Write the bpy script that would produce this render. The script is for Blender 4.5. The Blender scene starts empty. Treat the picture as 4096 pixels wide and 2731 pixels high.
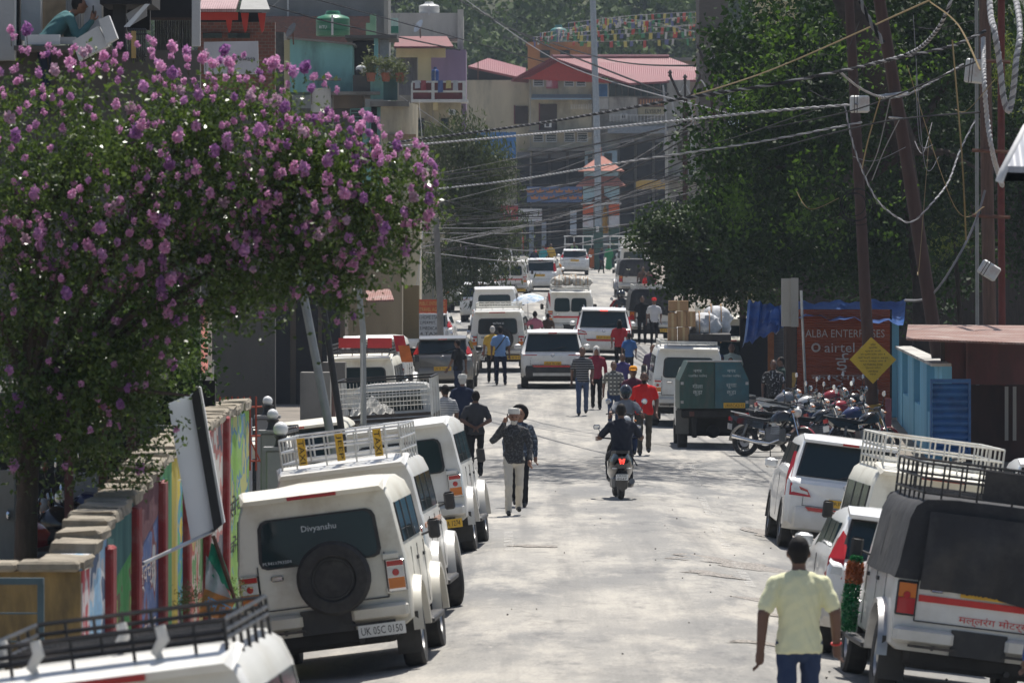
import bpy, math, random
import numpy as np
from mathutils import Vector, Matrix, Euler

random.seed(11)
rng = np.random.default_rng(11)
scn = bpy.context.scene
COL = scn.collection
PI = math.pi
rad = math.radians

# ------------------------------------------------------------------ camera, world, sun, exposure
F, CX, HY, H = 5689.0, 512.0, 281.0, 3.7          # focal length in pixels, image centre, horizon row, eye height
cam = bpy.data.cameras.new('camera')
cam.sensor_width = 36.0
cam.lens = F * 36.0 / 1024.0
cam.clip_start, cam.clip_end = 0.5, 4000.0
cam.dof.use_dof = True
cam.dof.focus_distance = 108.0
cam.dof.aperture_fstop = 8.0
cam_o = bpy.data.objects.new('camera', cam)
cam_o.location = (0, 0, H)
cam_o.rotation_euler = (PI / 2 - math.atan((341.0 - HY) / F), 0, 0)
COL.objects.link(cam_o)
scn.camera = cam_o

SUN_EL, SUN_AZ = rad(66), rad(14)                  # azimuth measured from +Y (ahead) towards +X
world = bpy.data.worlds.new('World'); scn.world = world; world.use_nodes = True
wn = world.node_tree
sky = wn.nodes.new('ShaderNodeTexSky'); sky.sky_type = 'NISHITA'; sky.sun_disc = False
sky.sun_elevation = SUN_EL; sky.sun_rotation = SUN_AZ; sky.dust_density = 2.0
bg = wn.nodes['Background']; bg.inputs['Strength'].default_value = 0.08
wn.links.new(sky.outputs[0], bg.inputs['Color'])
sl = bpy.data.lights.new('sun', 'SUN'); sl.energy = 5.0; sl.angle = rad(0.5); sl.color = (1.0, 0.955, 0.885)
so = bpy.data.objects.new('sun', sl); COL.objects.link(so)
sdir = Vector((math.sin(SUN_AZ) * math.cos(SUN_EL), math.cos(SUN_AZ) * math.cos(SUN_EL), math.sin(SUN_EL)))
so.rotation_euler = (-sdir).to_track_quat('-Z', 'Y').to_euler(); so.location = (0, 60, 90)
scn.view_settings.view_transform = 'Standard'; scn.view_settings.look = 'None'
scn.view_settings.gamma = 1.0; scn.view_settings.use_curve_mapping = False
scn.view_settings.exposure = 0.34
scn.render.engine = 'CYCLES'
scn.cycles.max_bounces = 6; scn.cycles.diffuse_bounces = 3; scn.cycles.glossy_bounces = 3
scn.cycles.transmission_bounces = 4; scn.cycles.transparent_max_bounces = 6; scn.cycles.volume_bounces = 0
scn.cycles.use_denoising = True
scn.cycles.caustics_reflective = False; scn.cycles.caustics_refractive = False

# ------------------------------------------------------------------ lie of the land
_PY = np.array([-200, 0, 100, 121, 154, 180, 200, 240, 285, 335, 375, 430, 520, 900.])
_PZ = np.array([0, 0, 0, .15, .65, 1.1, 1.5, 2.2, 3.0, 4.1, 5.0, 6.4, 9.0, 14.])
_gy = np.arange(-200, 900, 2.0); _gzv = np.interp(_gy, _PY, _PZ)
_k = np.ones(11) / 11; _gzs = np.convolve(np.pad(_gzv, 5, mode='edge'), _k, 'valid')
def prof(y): return float(np.interp(y, _gy, _gzs))
def drop(x, y):
    u = abs(x - 1.0)
    d = 0.128 * min(max(u - 1.4, 0.0), 3.4)
    k = 1.0 if y < 85 else (0.15 if y > 118 else 1.0 - 0.85 * (y - 85) / 33.0)
    return d * k
def gz(x, y): return prof(y) - drop(x, y)
def P(px, py, d): return Vector(((px - CX) * d / F, d, H + (HY - py) * d / F))
def S(d): return F / d
def PX(px, d): return (px - CX) * d / F

# ------------------------------------------------------------------ materials
MATS = {}
def nt(m): return m.node_tree
def mat(name, col, rough=0.6, metal=0.0, var=0.12, scale=6.0, dirt=None, dirt_amt=0.0, dirt_scale=2.5, bump=0.0, bump_scale=40.0, spec=0.5, emit=None, emit_s=1.0, coat=0.0, stretch=(1, 1, 1)):
    if name in MATS: return MATS[name]
    m = bpy.data.materials.new(name); m.use_nodes = True
    t = m.node_tree; b = t.nodes['Principled BSDF']
    b.inputs['Roughness'].default_value = rough; b.inputs['Metallic'].default_value = metal
    b.inputs['Specular IOR Level'].default_value = spec
    if coat: b.inputs['Coat Weight'].default_value = coat
    if emit:
        b.inputs['Emission Color'].default_value = (*emit, 1); b.inputs['Emission Strength'].default_value = emit_s
    tc = t.nodes.new('ShaderNodeTexCoord'); mp = t.nodes.new('ShaderNodeMapping'); mp.inputs['Scale'].default_value = stretch
    t.links.new(tc.outputs['Object'], mp.inputs['Vector'])
    n = t.nodes.new('ShaderNodeTexNoise'); n.inputs['Scale'].default_value = scale; n.inputs['Detail'].default_value = 5
    t.links.new(mp.outputs[0], n.inputs['Vector'])
    r = t.nodes.new('ShaderNodeMapRange'); r.inputs[1].default_value = 0.3; r.inputs[2].default_value = 0.7
    r.inputs[3].default_value = 1 - var; r.inputs[4].default_value = 1 + var
    t.links.new(n.outputs[0], r.inputs[0])
    mul = t.nodes.new('ShaderNodeMixRGB'); mul.blend_type = 'MULTIPLY'; mul.inputs[0].default_value = 1.0
    mul.inputs[1].default_value = (*col, 1); t.links.new(r.outputs[0], mul.inputs[2])
    out = mul.outputs[0]
    if dirt:
        n2 = t.nodes.new('ShaderNodeTexNoise'); n2.inputs['Scale'].default_value = dirt_scale; n2.inputs['Detail'].default_value = 8
        n2.inputs['Roughness'].default_value = 0.65
        t.links.new(mp.outputs[0], n2.inputs['Vector'])
        r2 = t.nodes.new('ShaderNodeMapRange'); r2.inputs[1].default_value = 0.48; r2.inputs[2].default_value = 0.68
        r2.inputs[3].default_value = 0.0; r2.inputs[4].default_value = dirt_amt
        t.links.new(n2.outputs[0], r2.inputs[0])
        mx = t.nodes.new('ShaderNodeMixRGB'); mx.inputs[2].default_value = (*dirt, 1)
        t.links.new(r2.outputs[0], mx.inputs[0]); t.links.new(out, mx.inputs[1]); out = mx.outputs[0]
    t.links.new(out, b.inputs['Base Color'])
    if bump:
        n3 = t.nodes.new('ShaderNodeTexNoise'); n3.inputs['Scale'].default_value = bump_scale; n3.inputs['Detail'].default_value = 4
        t.links.new(tc.outputs['Object'], n3.inputs['Vector'])
        bp = t.nodes.new('ShaderNodeBump'); bp.inputs['Strength'].default_value = bump; bp.inputs['Distance'].default_value = 0.02
        t.links.new(n3.outputs[0], bp.inputs['Height']); t.links.new(bp.outputs[0], b.inputs['Normal'])
    MATS[name] = m
    return m

def stripes(name, c1, c2, freq, axis='Z', ratio=0.5, rough=0.85, c3=None):
    """woven cloth with bands across one object axis (and a second axis when c3 is given: checks)"""
    if name in MATS: return MATS[name]
    m = bpy.data.materials.new(name); m.use_nodes = True; t = m.node_tree; b = t.nodes['Principled BSDF']
    b.inputs['Roughness'].default_value = rough
    tc = t.nodes.new('ShaderNodeTexCoord'); sx = t.nodes.new('ShaderNodeSeparateXYZ'); t.links.new(tc.outputs['Object'], sx.inputs[0])
    def band(ax, fr, ra):
        mu = t.nodes.new('ShaderNodeMath'); mu.operation = 'MULTIPLY'; mu.inputs[1].default_value = fr
        t.links.new(sx.outputs[ax], mu.inputs[0])
        fr_ = t.nodes.new('ShaderNodeMath'); fr_.operation = 'FRACT'; t.links.new(mu.outputs[0], fr_.inputs[0])
        lt = t.nodes.new('ShaderNodeMath'); lt.operation = 'LESS_THAN'; lt.inputs[1].default_value = ra
        t.links.new(fr_.outputs[0], lt.inputs[0]); return lt.outputs[0]
    mx = t.nodes.new('ShaderNodeMixRGB'); mx.inputs[1].default_value = (*c1, 1); mx.inputs[2].default_value = (*c2, 1)
    t.links.new(band(axis, freq, ratio), mx.inputs[0]); o = mx.outputs[0]
    if c3:
        m2 = t.nodes.new('ShaderNodeMixRGB'); m2.inputs[2].default_value = (*c3, 1)
        t.links.new(band('X', freq, ratio), m2.inputs[0]); t.links.new(o, m2.inputs[1]); o = m2.outputs[0]
    t.links.new(o, b.inputs['Base Color']); MATS[name] = m
    return m

def speckle(name, c1, c2, scale, thr=0.55, rough=0.85):
    if name in MATS: return MATS[name]
    m = bpy.data.materials.new(name); m.use_nodes = True; t = m.node_tree; b = t.nodes['Principled BSDF']
    b.inputs['Roughness'].default_value = rough
    tc = t.nodes.new('ShaderNodeTexCoord'); n = t.nodes.new('ShaderNodeTexNoise'); n.inputs['Scale'].default_value = scale
    t.links.new(tc.outputs['Object'], n.inputs['Vector'])
    r = t.nodes.new('ShaderNodeMapRange'); r.inputs[1].default_value = thr - .03; r.inputs[2].default_value = thr + .03
    t.links.new(n.outputs[0], r.inputs[0])
    mx = t.nodes.new('ShaderNodeMixRGB'); mx.inputs[1].default_value = (*c1, 1); mx.inputs[2].default_value = (*c2, 1)
    t.links.new(r.outputs[0], mx.inputs[0]); t.links.new(mx.outputs[0], b.inputs['Base Color']); MATS[name] = m
    return m

def leafmat(name, c1, c2, rough=0.35, trans=0.35, spec=0.5, scale=1.3):
    if name in MATS: return MATS[name]
    m = bpy.data.materials.new(name); m.use_nodes = True; t = m.node_tree; b = t.nodes['Principled BSDF']
    b.inputs['Roughness'].default_value = rough; b.inputs['Specular IOR Level'].default_value = spec
    g = t.nodes.new('ShaderNodeNewGeometry'); n = t.nodes.new('ShaderNodeTexNoise'); n.inputs['Scale'].default_value = scale; n.inputs['Detail'].default_value = 3
    t.links.new(g.outputs['Position'], n.inputs['Vector'])
    w = t.nodes.new('ShaderNodeTexWhiteNoise'); w.noise_dimensions = '1D'; t.links.new(g.outputs['Random Per Island'], w.inputs['W'])
    ad = t.nodes.new('ShaderNodeMath'); ad.operation = 'MULTIPLY_ADD'; ad.inputs[1].default_value = 0.6; ad.inputs[2].default_value = -0.1
    t.links.new(w.outputs[0], ad.inputs[0])
    a2 = t.nodes.new('ShaderNodeMath'); a2.operation = 'MULTIPLY_ADD'; a2.inputs[1].default_value = 0.8
    t.links.new(n.outputs[0], a2.inputs[0]); t.links.new(ad.outputs[0], a2.inputs[2])
    mx = t.nodes.new('ShaderNodeMixRGB'); mx.inputs[1].default_value = (*c1, 1); mx.inputs[2].default_value = (*c2, 1); mx.use_clamp = True
    t.links.new(a2.outputs[0], mx.inputs[0]); t.links.new(mx.outputs[0], b.inputs['Base Color'])
    tr = t.nodes.new('ShaderNodeBsdfTranslucent'); t.links.new(mx.outputs[0], tr.inputs['Color'])
    ms = t.nodes.new('ShaderNodeMixShader'); ms.inputs[0].default_value = trans
    t.links.new(b.outputs[0], ms.inputs[1]); t.links.new(tr.outputs[0], ms.inputs[2])
    t.links.new(ms.outputs[0], t.nodes['Material Output'].inputs['Surface']); MATS[name] = m
    return m

# ------------------------------------------------------------------ mesh helpers
def V(*a): return Vector(a[0]) if len(a) == 1 else Vector(a)
class MB:
    def __init__(s): s.v = []; s.f = []; s.m = []; s.k = 0
    def use(s, k): s.k = k; return s
    def add(s, vs, fs):
        o = len(s.v); s.v.extend([tuple(p) for p in vs])
        for f in fs: s.f.append(tuple(i + o for i in f)); s.m.append(s.k)
        return s
    def obox(s, c, ux, uy, uz):
        c = V(c); ux = V(ux); uy = V(uy); uz = V(uz)
        vs = [c + ux * i + uy * j + uz * k for k in (-1, 1) for j in (-1, 1) for i in (-1, 1)]
        return s.add(vs, [(0, 2, 3, 1), (4, 5, 7, 6), (0, 1, 5, 4), (2, 6, 7, 3), (0, 4, 6, 2), (1, 3, 7, 5)])
    def box(s, x0, x1, y0, y1, z0, z1):
        return s.obox(((x0 + x1) / 2, (y0 + y1) / 2, (z0 + z1) / 2), ((x1 - x0) / 2, 0, 0), (0, (y1 - y0) / 2, 0), (0, 0, (z1 - z0) / 2))
    def rbox(s, x0, x1, y0, y1, z0, z1, b=0.03):
        """box with its eight corners and twelve edges cut back by b"""
        rings = []
        for z, i in ((z0, b), (z0 + b, 0), (z1 - b, 0), (z1, b)):
            a0, a1, c0, c1 = x0 + i, x1 - i, y0 + i, y1 - i
            rings.append([(a0 + b, c0, z), (a1 - b, c0, z), (a1, c0 + b, z), (a1, c1 - b, z), (a1 - b, c1, z), (a0 + b, c1, z), (a0, c1 - b, z), (a0, c0 + b, z)])
        return s.loft(rings)
    def quad(s, *p): return s.add(p, [tuple(range(len(p)))])
    def loft(s, rings, cap0=True, cap1=True, close=True):
        n = len(rings[0]); vs = [p for r in rings for p in r]; fs = []
        for i in range(len(rings) - 1):
            for j in range(n if close else n - 1):
                a, b = i * n + j, i * n + (j + 1) % n
                fs.append((a, b, b + n, a + n))
        if cap0: fs.append(tuple(range(n - 1, -1, -1)))
        if cap1: fs.append(tuple((len(rings) - 1) * n + j for j in range(n)))
        return s.add(vs, fs)
    def tube(s, pts, r, n=6, cap=True):
        pts = [V(p) for p in pts]; m = len(pts); rr = r if hasattr(r, '__len__') else [r] * m
        t0 = (pts[1] - pts[0]).normalized(); up = Vector((0, 0, 1)) if abs(t0.z) < .9 else Vector((1, 0, 0))
        u = t0.cross(up).normalized(); rings = []
        for i in range(m):
            t = (pts[min(i + 1, m - 1)] - pts[max(i - 1, 0)]).normalized()
            u = (u - t * u.dot(t)).normalized(); w = t.cross(u)
            rings.append([pts[i] + (u * math.cos(2 * PI * j / n) + w * math.sin(2 * PI * j / n)) * rr[i] for j in range(n)])
        return s.loft(rings, cap, cap)
    def cyl(s, a, b, r0, r1=None, n=8): return s.tube([a, b], [r0, r0 if r1 is None else r1], n)
    def lathe(s, prof_, a, ax=(0, 0, 1), n=12):
        a = V(a); ax = V(ax).normalized(); up = Vector((0, 0, 1)) if abs(ax.z) < .9 else Vector((1, 0, 0))
        u = ax.cross(up).normalized(); w = ax.cross(u)
        return s.loft([[a + ax * h + (u * math.cos(2 * PI * j / n) + w * math.sin(2 * PI * j / n)) * r for j in range(n)] for r, h in prof_])
    def torus(s, c, ax, R, r, n=20, m=8, squash=1.0):
        c = V(c); ax = V(ax).normalized(); up = Vector((0, 0, 1)) if abs(ax.z) < .9 else Vector((1, 0, 0))
        u = ax.cross(up).normalized(); w = ax.cross(u); rings = []
        for i in range(n):
            d = u * math.cos(2 * PI * i / n) + w * math.sin(2 * PI * i / n)
            rings.append([c + d * (R + r * math.cos(2 * PI * j / m)) + ax * (r * squash * math.sin(2 * PI * j / m)) for j in range(m)])
        rings.append(rings[0]); return s.loft(rings, False, False)
    def ell(s, c, r, n=10, m=7, M=None):
        c = V(c); rings = []
        for i in range(m + 1):
            th = PI * i / m; zz = -math.cos(th); q = max(math.sin(th), 0.02)
            ring = []
            for j in range(n):
                p = Vector((r[0] * q * math.cos(2 * PI * j / n), r[1] * q * math.sin(2 * PI * j / n), r[2] * zz))
                ring.append(c + (M @ p if M else p))
            rings.append(ring)
        return s.loft(rings)
    def prism(s, poly, d, t):
        """flat polygon (list of 3D points) given thickness t along d"""
        d = V(d).normalized() * t; n = len(poly); poly = [V(p) for p in poly]
        vs = poly + [p + d for p in poly]
        fs = [tuple(range(n - 1, -1, -1)), tuple(range(n, 2 * n))] + [(i, (i + 1) % n, n + (i + 1) % n, n + i) for i in range(n)]
        return s.add(vs, fs)
    def text(s, txt, c, u, v, w, h=None, lift=0.0):
        """flat lettering centred at c; u = reading direction, v = up, fitted to width w (and height h)"""
        vs, fs, (bw, bh) = text_mesh(txt)
        u = V(u).normalized(); v = V(v).normalized(); n = u.cross(v); c = V(c) + n * lift
        sx = w / bw; sy = (h / bh) if h else sx
        return s.add([c + u * (x * sx) + v * (y * sy) for x, y in vs], fs)
    def mesh(s, name, mats, smooth=None):
        me = bpy.data.meshes.new(name); me.from_pydata(s.v, [], s.f)
        for m in (mats if isinstance(mats, (list, tuple)) else [mats]): me.materials.append(m)
        if any(s.m): me.polygons.foreach_set('material_index', s.m)
        if smooth is not None:
            me.polygons.foreach_set('use_smooth', [True] * len(me.polygons)); me.set_sharp_from_angle(angle=rad(smooth))
        me.update(); return me
    def build(s, name, mats, parent=None, smooth=None, loc=None):
        o = bpy.data.objects.new(name, s.mesh(name, mats, smooth)); COL.objects.link(o)
        if parent: o.parent = parent
        if loc: o.location = loc
        return o

_TX = {}
def text_mesh(txt):
    if txt in _TX: return _TX[txt]
    cu = bpy.data.curves.new('lettering', 'FONT'); cu.body = txt; cu.resolution_u = 2; cu.align_x = 'CENTER'
    o = bpy.data.objects.new('lettering', cu); COL.objects.link(o)
    me = bpy.data.meshes.new_from_object(o.evaluated_get(bpy.context.evaluated_depsgraph_get()))
    n = len(me.vertices); a = np.zeros(n * 3); me.vertices.foreach_get('co', a); a = a.reshape(-1, 3)
    fs = [tuple(p.vertices) for p in me.polygons]
    if n:
        lo, hi = a.min(0), a.max(0); a = a - (lo + hi) / 2
        r = ([(p[0], p[1]) for p in a], fs, (max(hi[0] - lo[0], .01), max(hi[1] - lo[1], .01)))
    else: r = ([], [], (1, 1))
    bpy.data.objects.remove(o); bpy.data.curves.remove(cu); bpy.data.meshes.remove(me)
    _TX[txt] = r; return r

def tag(o, label, cat, group=None):
    o['label'] = label; o['category'] = cat
    if group: o['group'] = group
    return o
def thing(name, label, cat, loc=(0, 0, 0), rot=(0, 0, 0), group=None):
    o = bpy.data.objects.new(name, None); COL.objects.link(o); o.empty_display_size = 0.2
    o.location = loc; o.rotation_euler = rot
    return tag(o, label, cat, group)
def struct(o, kind='structure'): o['kind'] = kind; return o
def dup(o, parent=None):
    c = o.copy(); COL.objects.link(c)
    if parent: c.parent = parent
    for ch in list(o.children): dup(ch, c)
    return c
def ground_pose(o, x, y, yaw=0.0, base=1.2):
    sx = (gz(x + base / 2, y) - gz(x - base / 2, y)) / base
    sy = (gz(x, y + 3.4) - gz(x, y + .6)) / 2.8
    o.location = (x, y, gz(x, y)); o.rotation_euler = Euler((math.atan(sy), -math.atan(sx), yaw), 'XYZ')
    return o
# ------------------------------------------------------------------ pixel-measured boxes at a true distance
def wb(mb, px0, px1, py0, py1, d, depth):
    a = P(px0, py1, d); b = P(px1, py0, d)
    return mb.box(a.x, b.x, d, d + depth, a.z, b.z)
def wpart(name, m, parent, px0, px1, py0, py1, d, depth, smooth=None):
    return wb(MB(), px0, px1, py0, py1, d, depth).build(name, m, parent, smooth)

def fast_mesh(name, verts, nper, mats, smooth=False):
    """verts (N*nper,3); N separate faces of nper corners"""
    n = len(verts) // nper; me = bpy.data.meshes.new(name)
    me.vertices.add(len(verts)); me.vertices.foreach_set('co', verts.astype(np.float32).ravel())
    me.loops.add(n * nper); me.loops.foreach_set('vertex_index', np.arange(n * nper, dtype=np.int32))
    me.polygons.add(n); me.polygons.foreach_set('loop_start', np.arange(0, n * nper, nper, dtype=np.int32))
    for m in (mats if isinstance(mats, (list, tuple)) else [mats]): me.materials.append(m)
    me.update(calc_edges=True); return me
def leaf_verts(c, size, aspect=0.5, droop=0.0, flat=0.0):
    n = len(c); a = rng.normal(size=(n, 3)); a[:, 2] = a[:, 2] * (1 - flat) - droop; a /= np.linalg.norm(a, axis=1)[:, None] + 1e-9
    b = rng.normal(size=(n, 3)); b -= a * (a * b).sum(1)[:, None]; b /= np.linalg.norm(b, axis=1)[:, None] + 1e-9
    s = (size * rng.uniform(.6, 1.35, n))[:, None]
    w = s * aspect * .5; nn = np.cross(a, b) * s * 0.12
    v = np.stack([c - a * s * .5, c + b * w + nn, c + a * s * .5, c - b * w + nn], 1)
    return v.reshape(-1, 3)
def leaf_obj(name, c, size, m, parent=None, aspect=0.5, droop=0.0, flat=0.0):
    sz = np.full(len(c), size) if np.isscalar(size) else size
    o = bpy.data.objects.new(name, fast_mesh(name, leaf_verts(np.asarray(c), sz, aspect, droop, flat), 4, m)); COL.objects.link(o)
    if parent: o.parent = parent
    return o

# ------------------------------------------------------------------ road, ground
def road_mat():
    m = bpy.data.materials.new('dusty_asphalt'); m.use_nodes = True; t = m.node_tree; b = t.nodes['Principled BSDF']
    b.inputs['Roughness'].default_value = 0.9; b.inputs['Specular IOR Level'].default_value = 0.25
    tc = t.nodes.new('ShaderNodeTexCoord')
    def noise(scale, det, st=(1, 1, 1), ro=.6):
        mp = t.nodes.new('ShaderNodeMapping'); mp.inputs['Scale'].default_value = st; t.links.new(tc.outputs['Object'], mp.inputs[0])
        n = t.nodes.new('ShaderNodeTexNoise'); n.inputs['Scale'].default_value = scale; n.inputs['Detail'].default_value = det; n.inputs['Roughness'].default_value = ro
        t.links.new(mp.outputs[0], n.inputs['Vector']); return n.outputs[0]
    def rng_(s, a, b_, c, d):
        r = t.nodes.new('ShaderNodeMapRange'); r.inputs[1].default_value = a; r.inputs[2].default_value = b_; r.inputs[3].default_value = c; r.inputs[4].default_value = d
        t.links.new(s, r.inputs[0]); return r.outputs[0]
    def mix(f, c1, c2, mode='MIX'):
        x = t.nodes.new('ShaderNodeMixRGB'); x.blend_type = mode
        if isinstance(f, float): x.inputs[0].default_value = f
        else: t.links.new(f, x.inputs[0])
        for i, c in ((1, c1), (2, c2)):
            if isinstance(c, tuple): x.inputs[i].default_value = (*c, 1)
            else: t.links.new(c, x.inputs[i])
        return x.outputs[0]
    big = rng_(noise(.35, 6, (1, .35, 1)), .38, .62, 0, 1)
    c = mix(big, (.20, .199, .195), (.32, .307, .282))
    dust = rng_(noise(.8, 10, (1, .22, 1), .72), .47, .60, 0, .85)
    c = mix(dust, c, (.43, .405, .36))
    worn = rng_(noise(1.3, 10, (1, .28, 1), .75), .54, .66, 0, .75)
    c = mix(worn, c, (.14, .14, .142))
    fine = rng_(noise(30, 6, (1, 1, 1), .75), .3, .7, .72, 1.28)
    c = mix(1.0, c, fine, 'MULTIPLY')
    tracks = rng_(noise(1.1, 5, (1.6, .03, 1), .6), .50, .64, 0, .45)
    c = mix(tracks, c, (.155, .153, .15))
    oil = rng_(noise(.7, 5, (1, .5, 1), .6), .64, .72, 0, .6)
    c = mix(oil, c, (.11, .108, .106))
    spots = rng_(noise(7, 4, (1, .5, 1), .8), .70, .76, 0, .7)
    c = mix(spots, c, (.09, .088, .085))
    vo = t.nodes.new('ShaderNodeTexVoronoi'); vo.feature = 'DISTANCE_TO_EDGE'; vo.inputs['Scale'].default_value = .55
    mp = t.nodes.new('ShaderNodeMapping'); mp.inputs['Scale'].default_value = (1, .3, 1); t.links.new(tc.outputs['Object'], mp.inputs[0])
    nz = t.nodes.new('ShaderNodeTexNoise'); nz.inputs['Scale'].default_value = 2.5; nz.inputs['Detail'].default_value = 6; t.links.new(tc.outputs['Object'], nz.inputs[0])
    mm = t.nodes.new('ShaderNodeMixRGB'); mm.inputs[0].default_value = .45; t.links.new(mp.outputs[0], mm.inputs[1]); t.links.new(nz.outputs[1], mm.inputs[2])
    t.links.new(mm.outputs[0], vo.inputs['Vector'])
    cr = rng_(vo.outputs[0], .0, .012, .4, 0)
    crm = t.nodes.new('ShaderNodeMath'); crm.operation = 'MULTIPLY'; t.links.new(cr, crm.inputs[0]); t.links.new(big, crm.inputs[1])
    c = mix(crm.outputs[0], c, (.13, .125, .12))
    t.links.new(c, b.inputs['Base Color'])
    bp = t.nodes.new('ShaderNodeBump'); bp.inputs['Strength'].default_value = .55; bp.inputs['Distance'].default_value = .03
    t.links.new(noise(14, 7, (1, 1, 1), .7), bp.inputs['Height']); t.links.new(bp.outputs[0], b.inputs['Normal'])
    return m
M_ROAD = road_mat()
M_EARTH = mat('packed_earth', (.20, .175, .145), .95, var=.25, scale=1.2, dirt=(.11, .10, .085), dirt_amt=.8, dirt_scale=.8, bump=.5, bump_scale=9)

def sheet(name, xs, ys, zf, m, uvz=0.0):
    vs = [(x, y, zf(x, y) + uvz) for y in ys for x in xs]; n = len(xs)
    fs = [(j * n + i, j * n + i + 1, (j + 1) * n + i + 1, (j + 1) * n + i) for j in range(len(ys) - 1) for i in range(n - 1)]
    b = MB(); b.add(vs, fs); return b.build(name, m, None, 60)
RX0, RX1 = -5.0, 7.2
road_x = lambda y: 0
ground = struct(sheet('ground', list(np.concatenate([[-400, -120, -60, -30, -15, -9], np.linspace(-6, 8, 24), [11, 17, 30, 60, 120, 400]])),
                      list(np.concatenate([np.arange(-60, 430, 6), np.arange(430, 901, 20)])), lambda x, y: gz(x, y) - .06 + max(0, (abs(x) - 60)) * .02, M_EARTH))
rough_bumps = lambda x, y: .008 * math.sin(x * 2.1 + y * .31) * math.sin(y * .47 + 1) + .006 * math.sin(x * 5.3 + y * 1.7)
road = struct(sheet('road', list(np.linspace(RX0, RX1, 62)), list(np.concatenate([np.arange(-30, 120, .8), np.arange(120, 401, 2.)])), lambda x, y: gz(x, y) + rough_bumps(x, y) * .5, M_ROAD))

def worn_paint():
    m = mat('worn_road_paint', (.62, .60, .56), .85, var=.1)
    t = m.node_tree; b = t.nodes['Principled BSDF']
    tc = t.nodes.new('ShaderNodeTexCoord'); n = t.nodes.new('ShaderNodeTexNoise'); n.inputs['Scale'].default_value = 5; n.inputs['Detail'].default_value = 8
    t.links.new(tc.outputs['Object'], n.inputs['Vector']); r = t.nodes.new('ShaderNodeMapRange'); r.inputs[1].default_value = .42; r.inputs[2].default_value = .6; r.inputs[4].default_value = .38
    t.links.new(n.outputs[0], r.inputs[0]); t.links.new(r.outputs[0], b.inputs['Alpha'])
    return m
M_PAINT = worn_paint()
for y0, y1, xa, xb in ((70, 76.5, 2.95, 3.0), (80.5, 88, 3.05, 3.12), (92, 99, 3.2, 3.3), (103, 113, 3.38, 3.55), (119, 131, 3.6, 3.8), (78, 84, -.05, -.05)):
    k = 10; w = .06 if xa > 0 else .07
    vs = []
    for i in range(k + 1):
        q = i / k; y = y0 + (y1 - y0) * q; x = xa + (xb - xa) * q
        vs += [(x - w, y, gz(x - w, y) + .012), (x + w, y, gz(x + w, y) + .012)]
    MB().add(vs, [(2 * i, 2 * i + 1, 2 * i + 3, 2 * i + 2) for i in range(k)]).build('lane_marking', M_PAINT, road)
# broken-up gravel where the surface has gone
M_GRAVEL = speckle('broken_gravel', (.17, .155, .14), (.34, .31, .275), 26, .52, .95)
def blob(x, y, rx, ry, name, m, par, lift=.012, n=26):
    ph = [random.uniform(0, 6.3) for _ in range(4)]
    vs = [(x, y, gz(x, y) + lift)]
    for i in range(n):
        a = 2 * PI * i / n; r = 1 + .3 * math.sin(2 * a + ph[0]) + .22 * math.sin(5 * a + ph[1]) + .15 * math.sin(9 * a + ph[2])
        xx, yy = x + rx * r * math.cos(a), y + ry * r * math.sin(a); vs.append((xx, yy, gz(xx, yy) + lift - .004))
    return MB().add(vs, [(0, 1 + i, 1 + (i + 1) % n) for i in range(n)]).build(name, m, par)
for x, y, a, b in ((2.95, 76, .75, 1.2), (3.75, 75.2, .6, .8), (2.55, 72.3, .38, .5), (3.6, 67.3, .7, 1.3), (3.1, 64.5, .25, .4), (4.4, 88, .7, 1.6), (2.6, 58.5, .3, .3), (.3, 79.5, .3, .35)):
    blob(x, y, a, b, 'broken_patch', M_GRAVEL, road)
st = []
for _ in range(70):
    x = random.choice([random.uniform(2.3, 4.4), random.uniform(-1, 4)]); y = random.uniform(50, 105); st.append((x, y, gz(x, y) + .012))
b = MB()
for x, y, z in st:
    r = random.uniform(.006, .016); b.ell((x, y, z), (r, r * 1.2, r * .8), 5, 3)
struct(b.build('loose_stones', mat('stone_chip', (.2, .19, .175), .9, var=.3), None), 'stuff')

# ------------------------------------------------------------------ wooded hillside far behind
def hill_z(x, y):
    return prof(y) + max(0, y - 455) * .27 + 6 * math.sin(x * .021 + 1) * max(0, min(1, (y - 470) / 80)) + .0006 * (x + 30) ** 2 * max(0, min(1, (y - 450) / 200))
hill = struct(sheet('hill', list(np.arange(-260, 261, 13)), list(np.arange(445, 801, 11)), lambda x, y: hill_z(x, y) - .2, mat('hill_soil', (.05, .06, .03), .95, var=.3, scale=.1)))
pts, szs = [], []
for i in range(330):
    y = 470 + 250 * rng.random() ** 1.3; x = rng.uniform(-.105, .105) * y
    if i < 200: y = rng.uniform(480, 610); x = rng.uniform(-28, 26) * y / 600 * 1.35
    z = hill_z(x, y); hh = rng.uniform(4, 9.5); rr = rng.uniform(2.2, 4.4)
    for k in range(rng.integers(9, 15)):
        u = rng.normal(size=3); u /= np.linalg.norm(u); u[2] = abs(u[2]) * 1.1 - .15
        cc = np.array([x, y, z + hh * .5]) + u * np.array([rr, rr, hh * .5]) * rng.uniform(.65, 1.0)
        q = 42; pts.append(cc + rng.normal(size=(q, 3)) * rr * .24); szs.append(np.full(q, rng.uniform(.5, .8)))
forest = leaf_obj('hill_forest', np.concatenate(pts), np.concatenate(szs), leafmat('hill_leaf', (.014, .036, .010), (.080, .125, .028), .7, .25, .2, .12), None, .7)
struct(forest, 'stuff')

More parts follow.
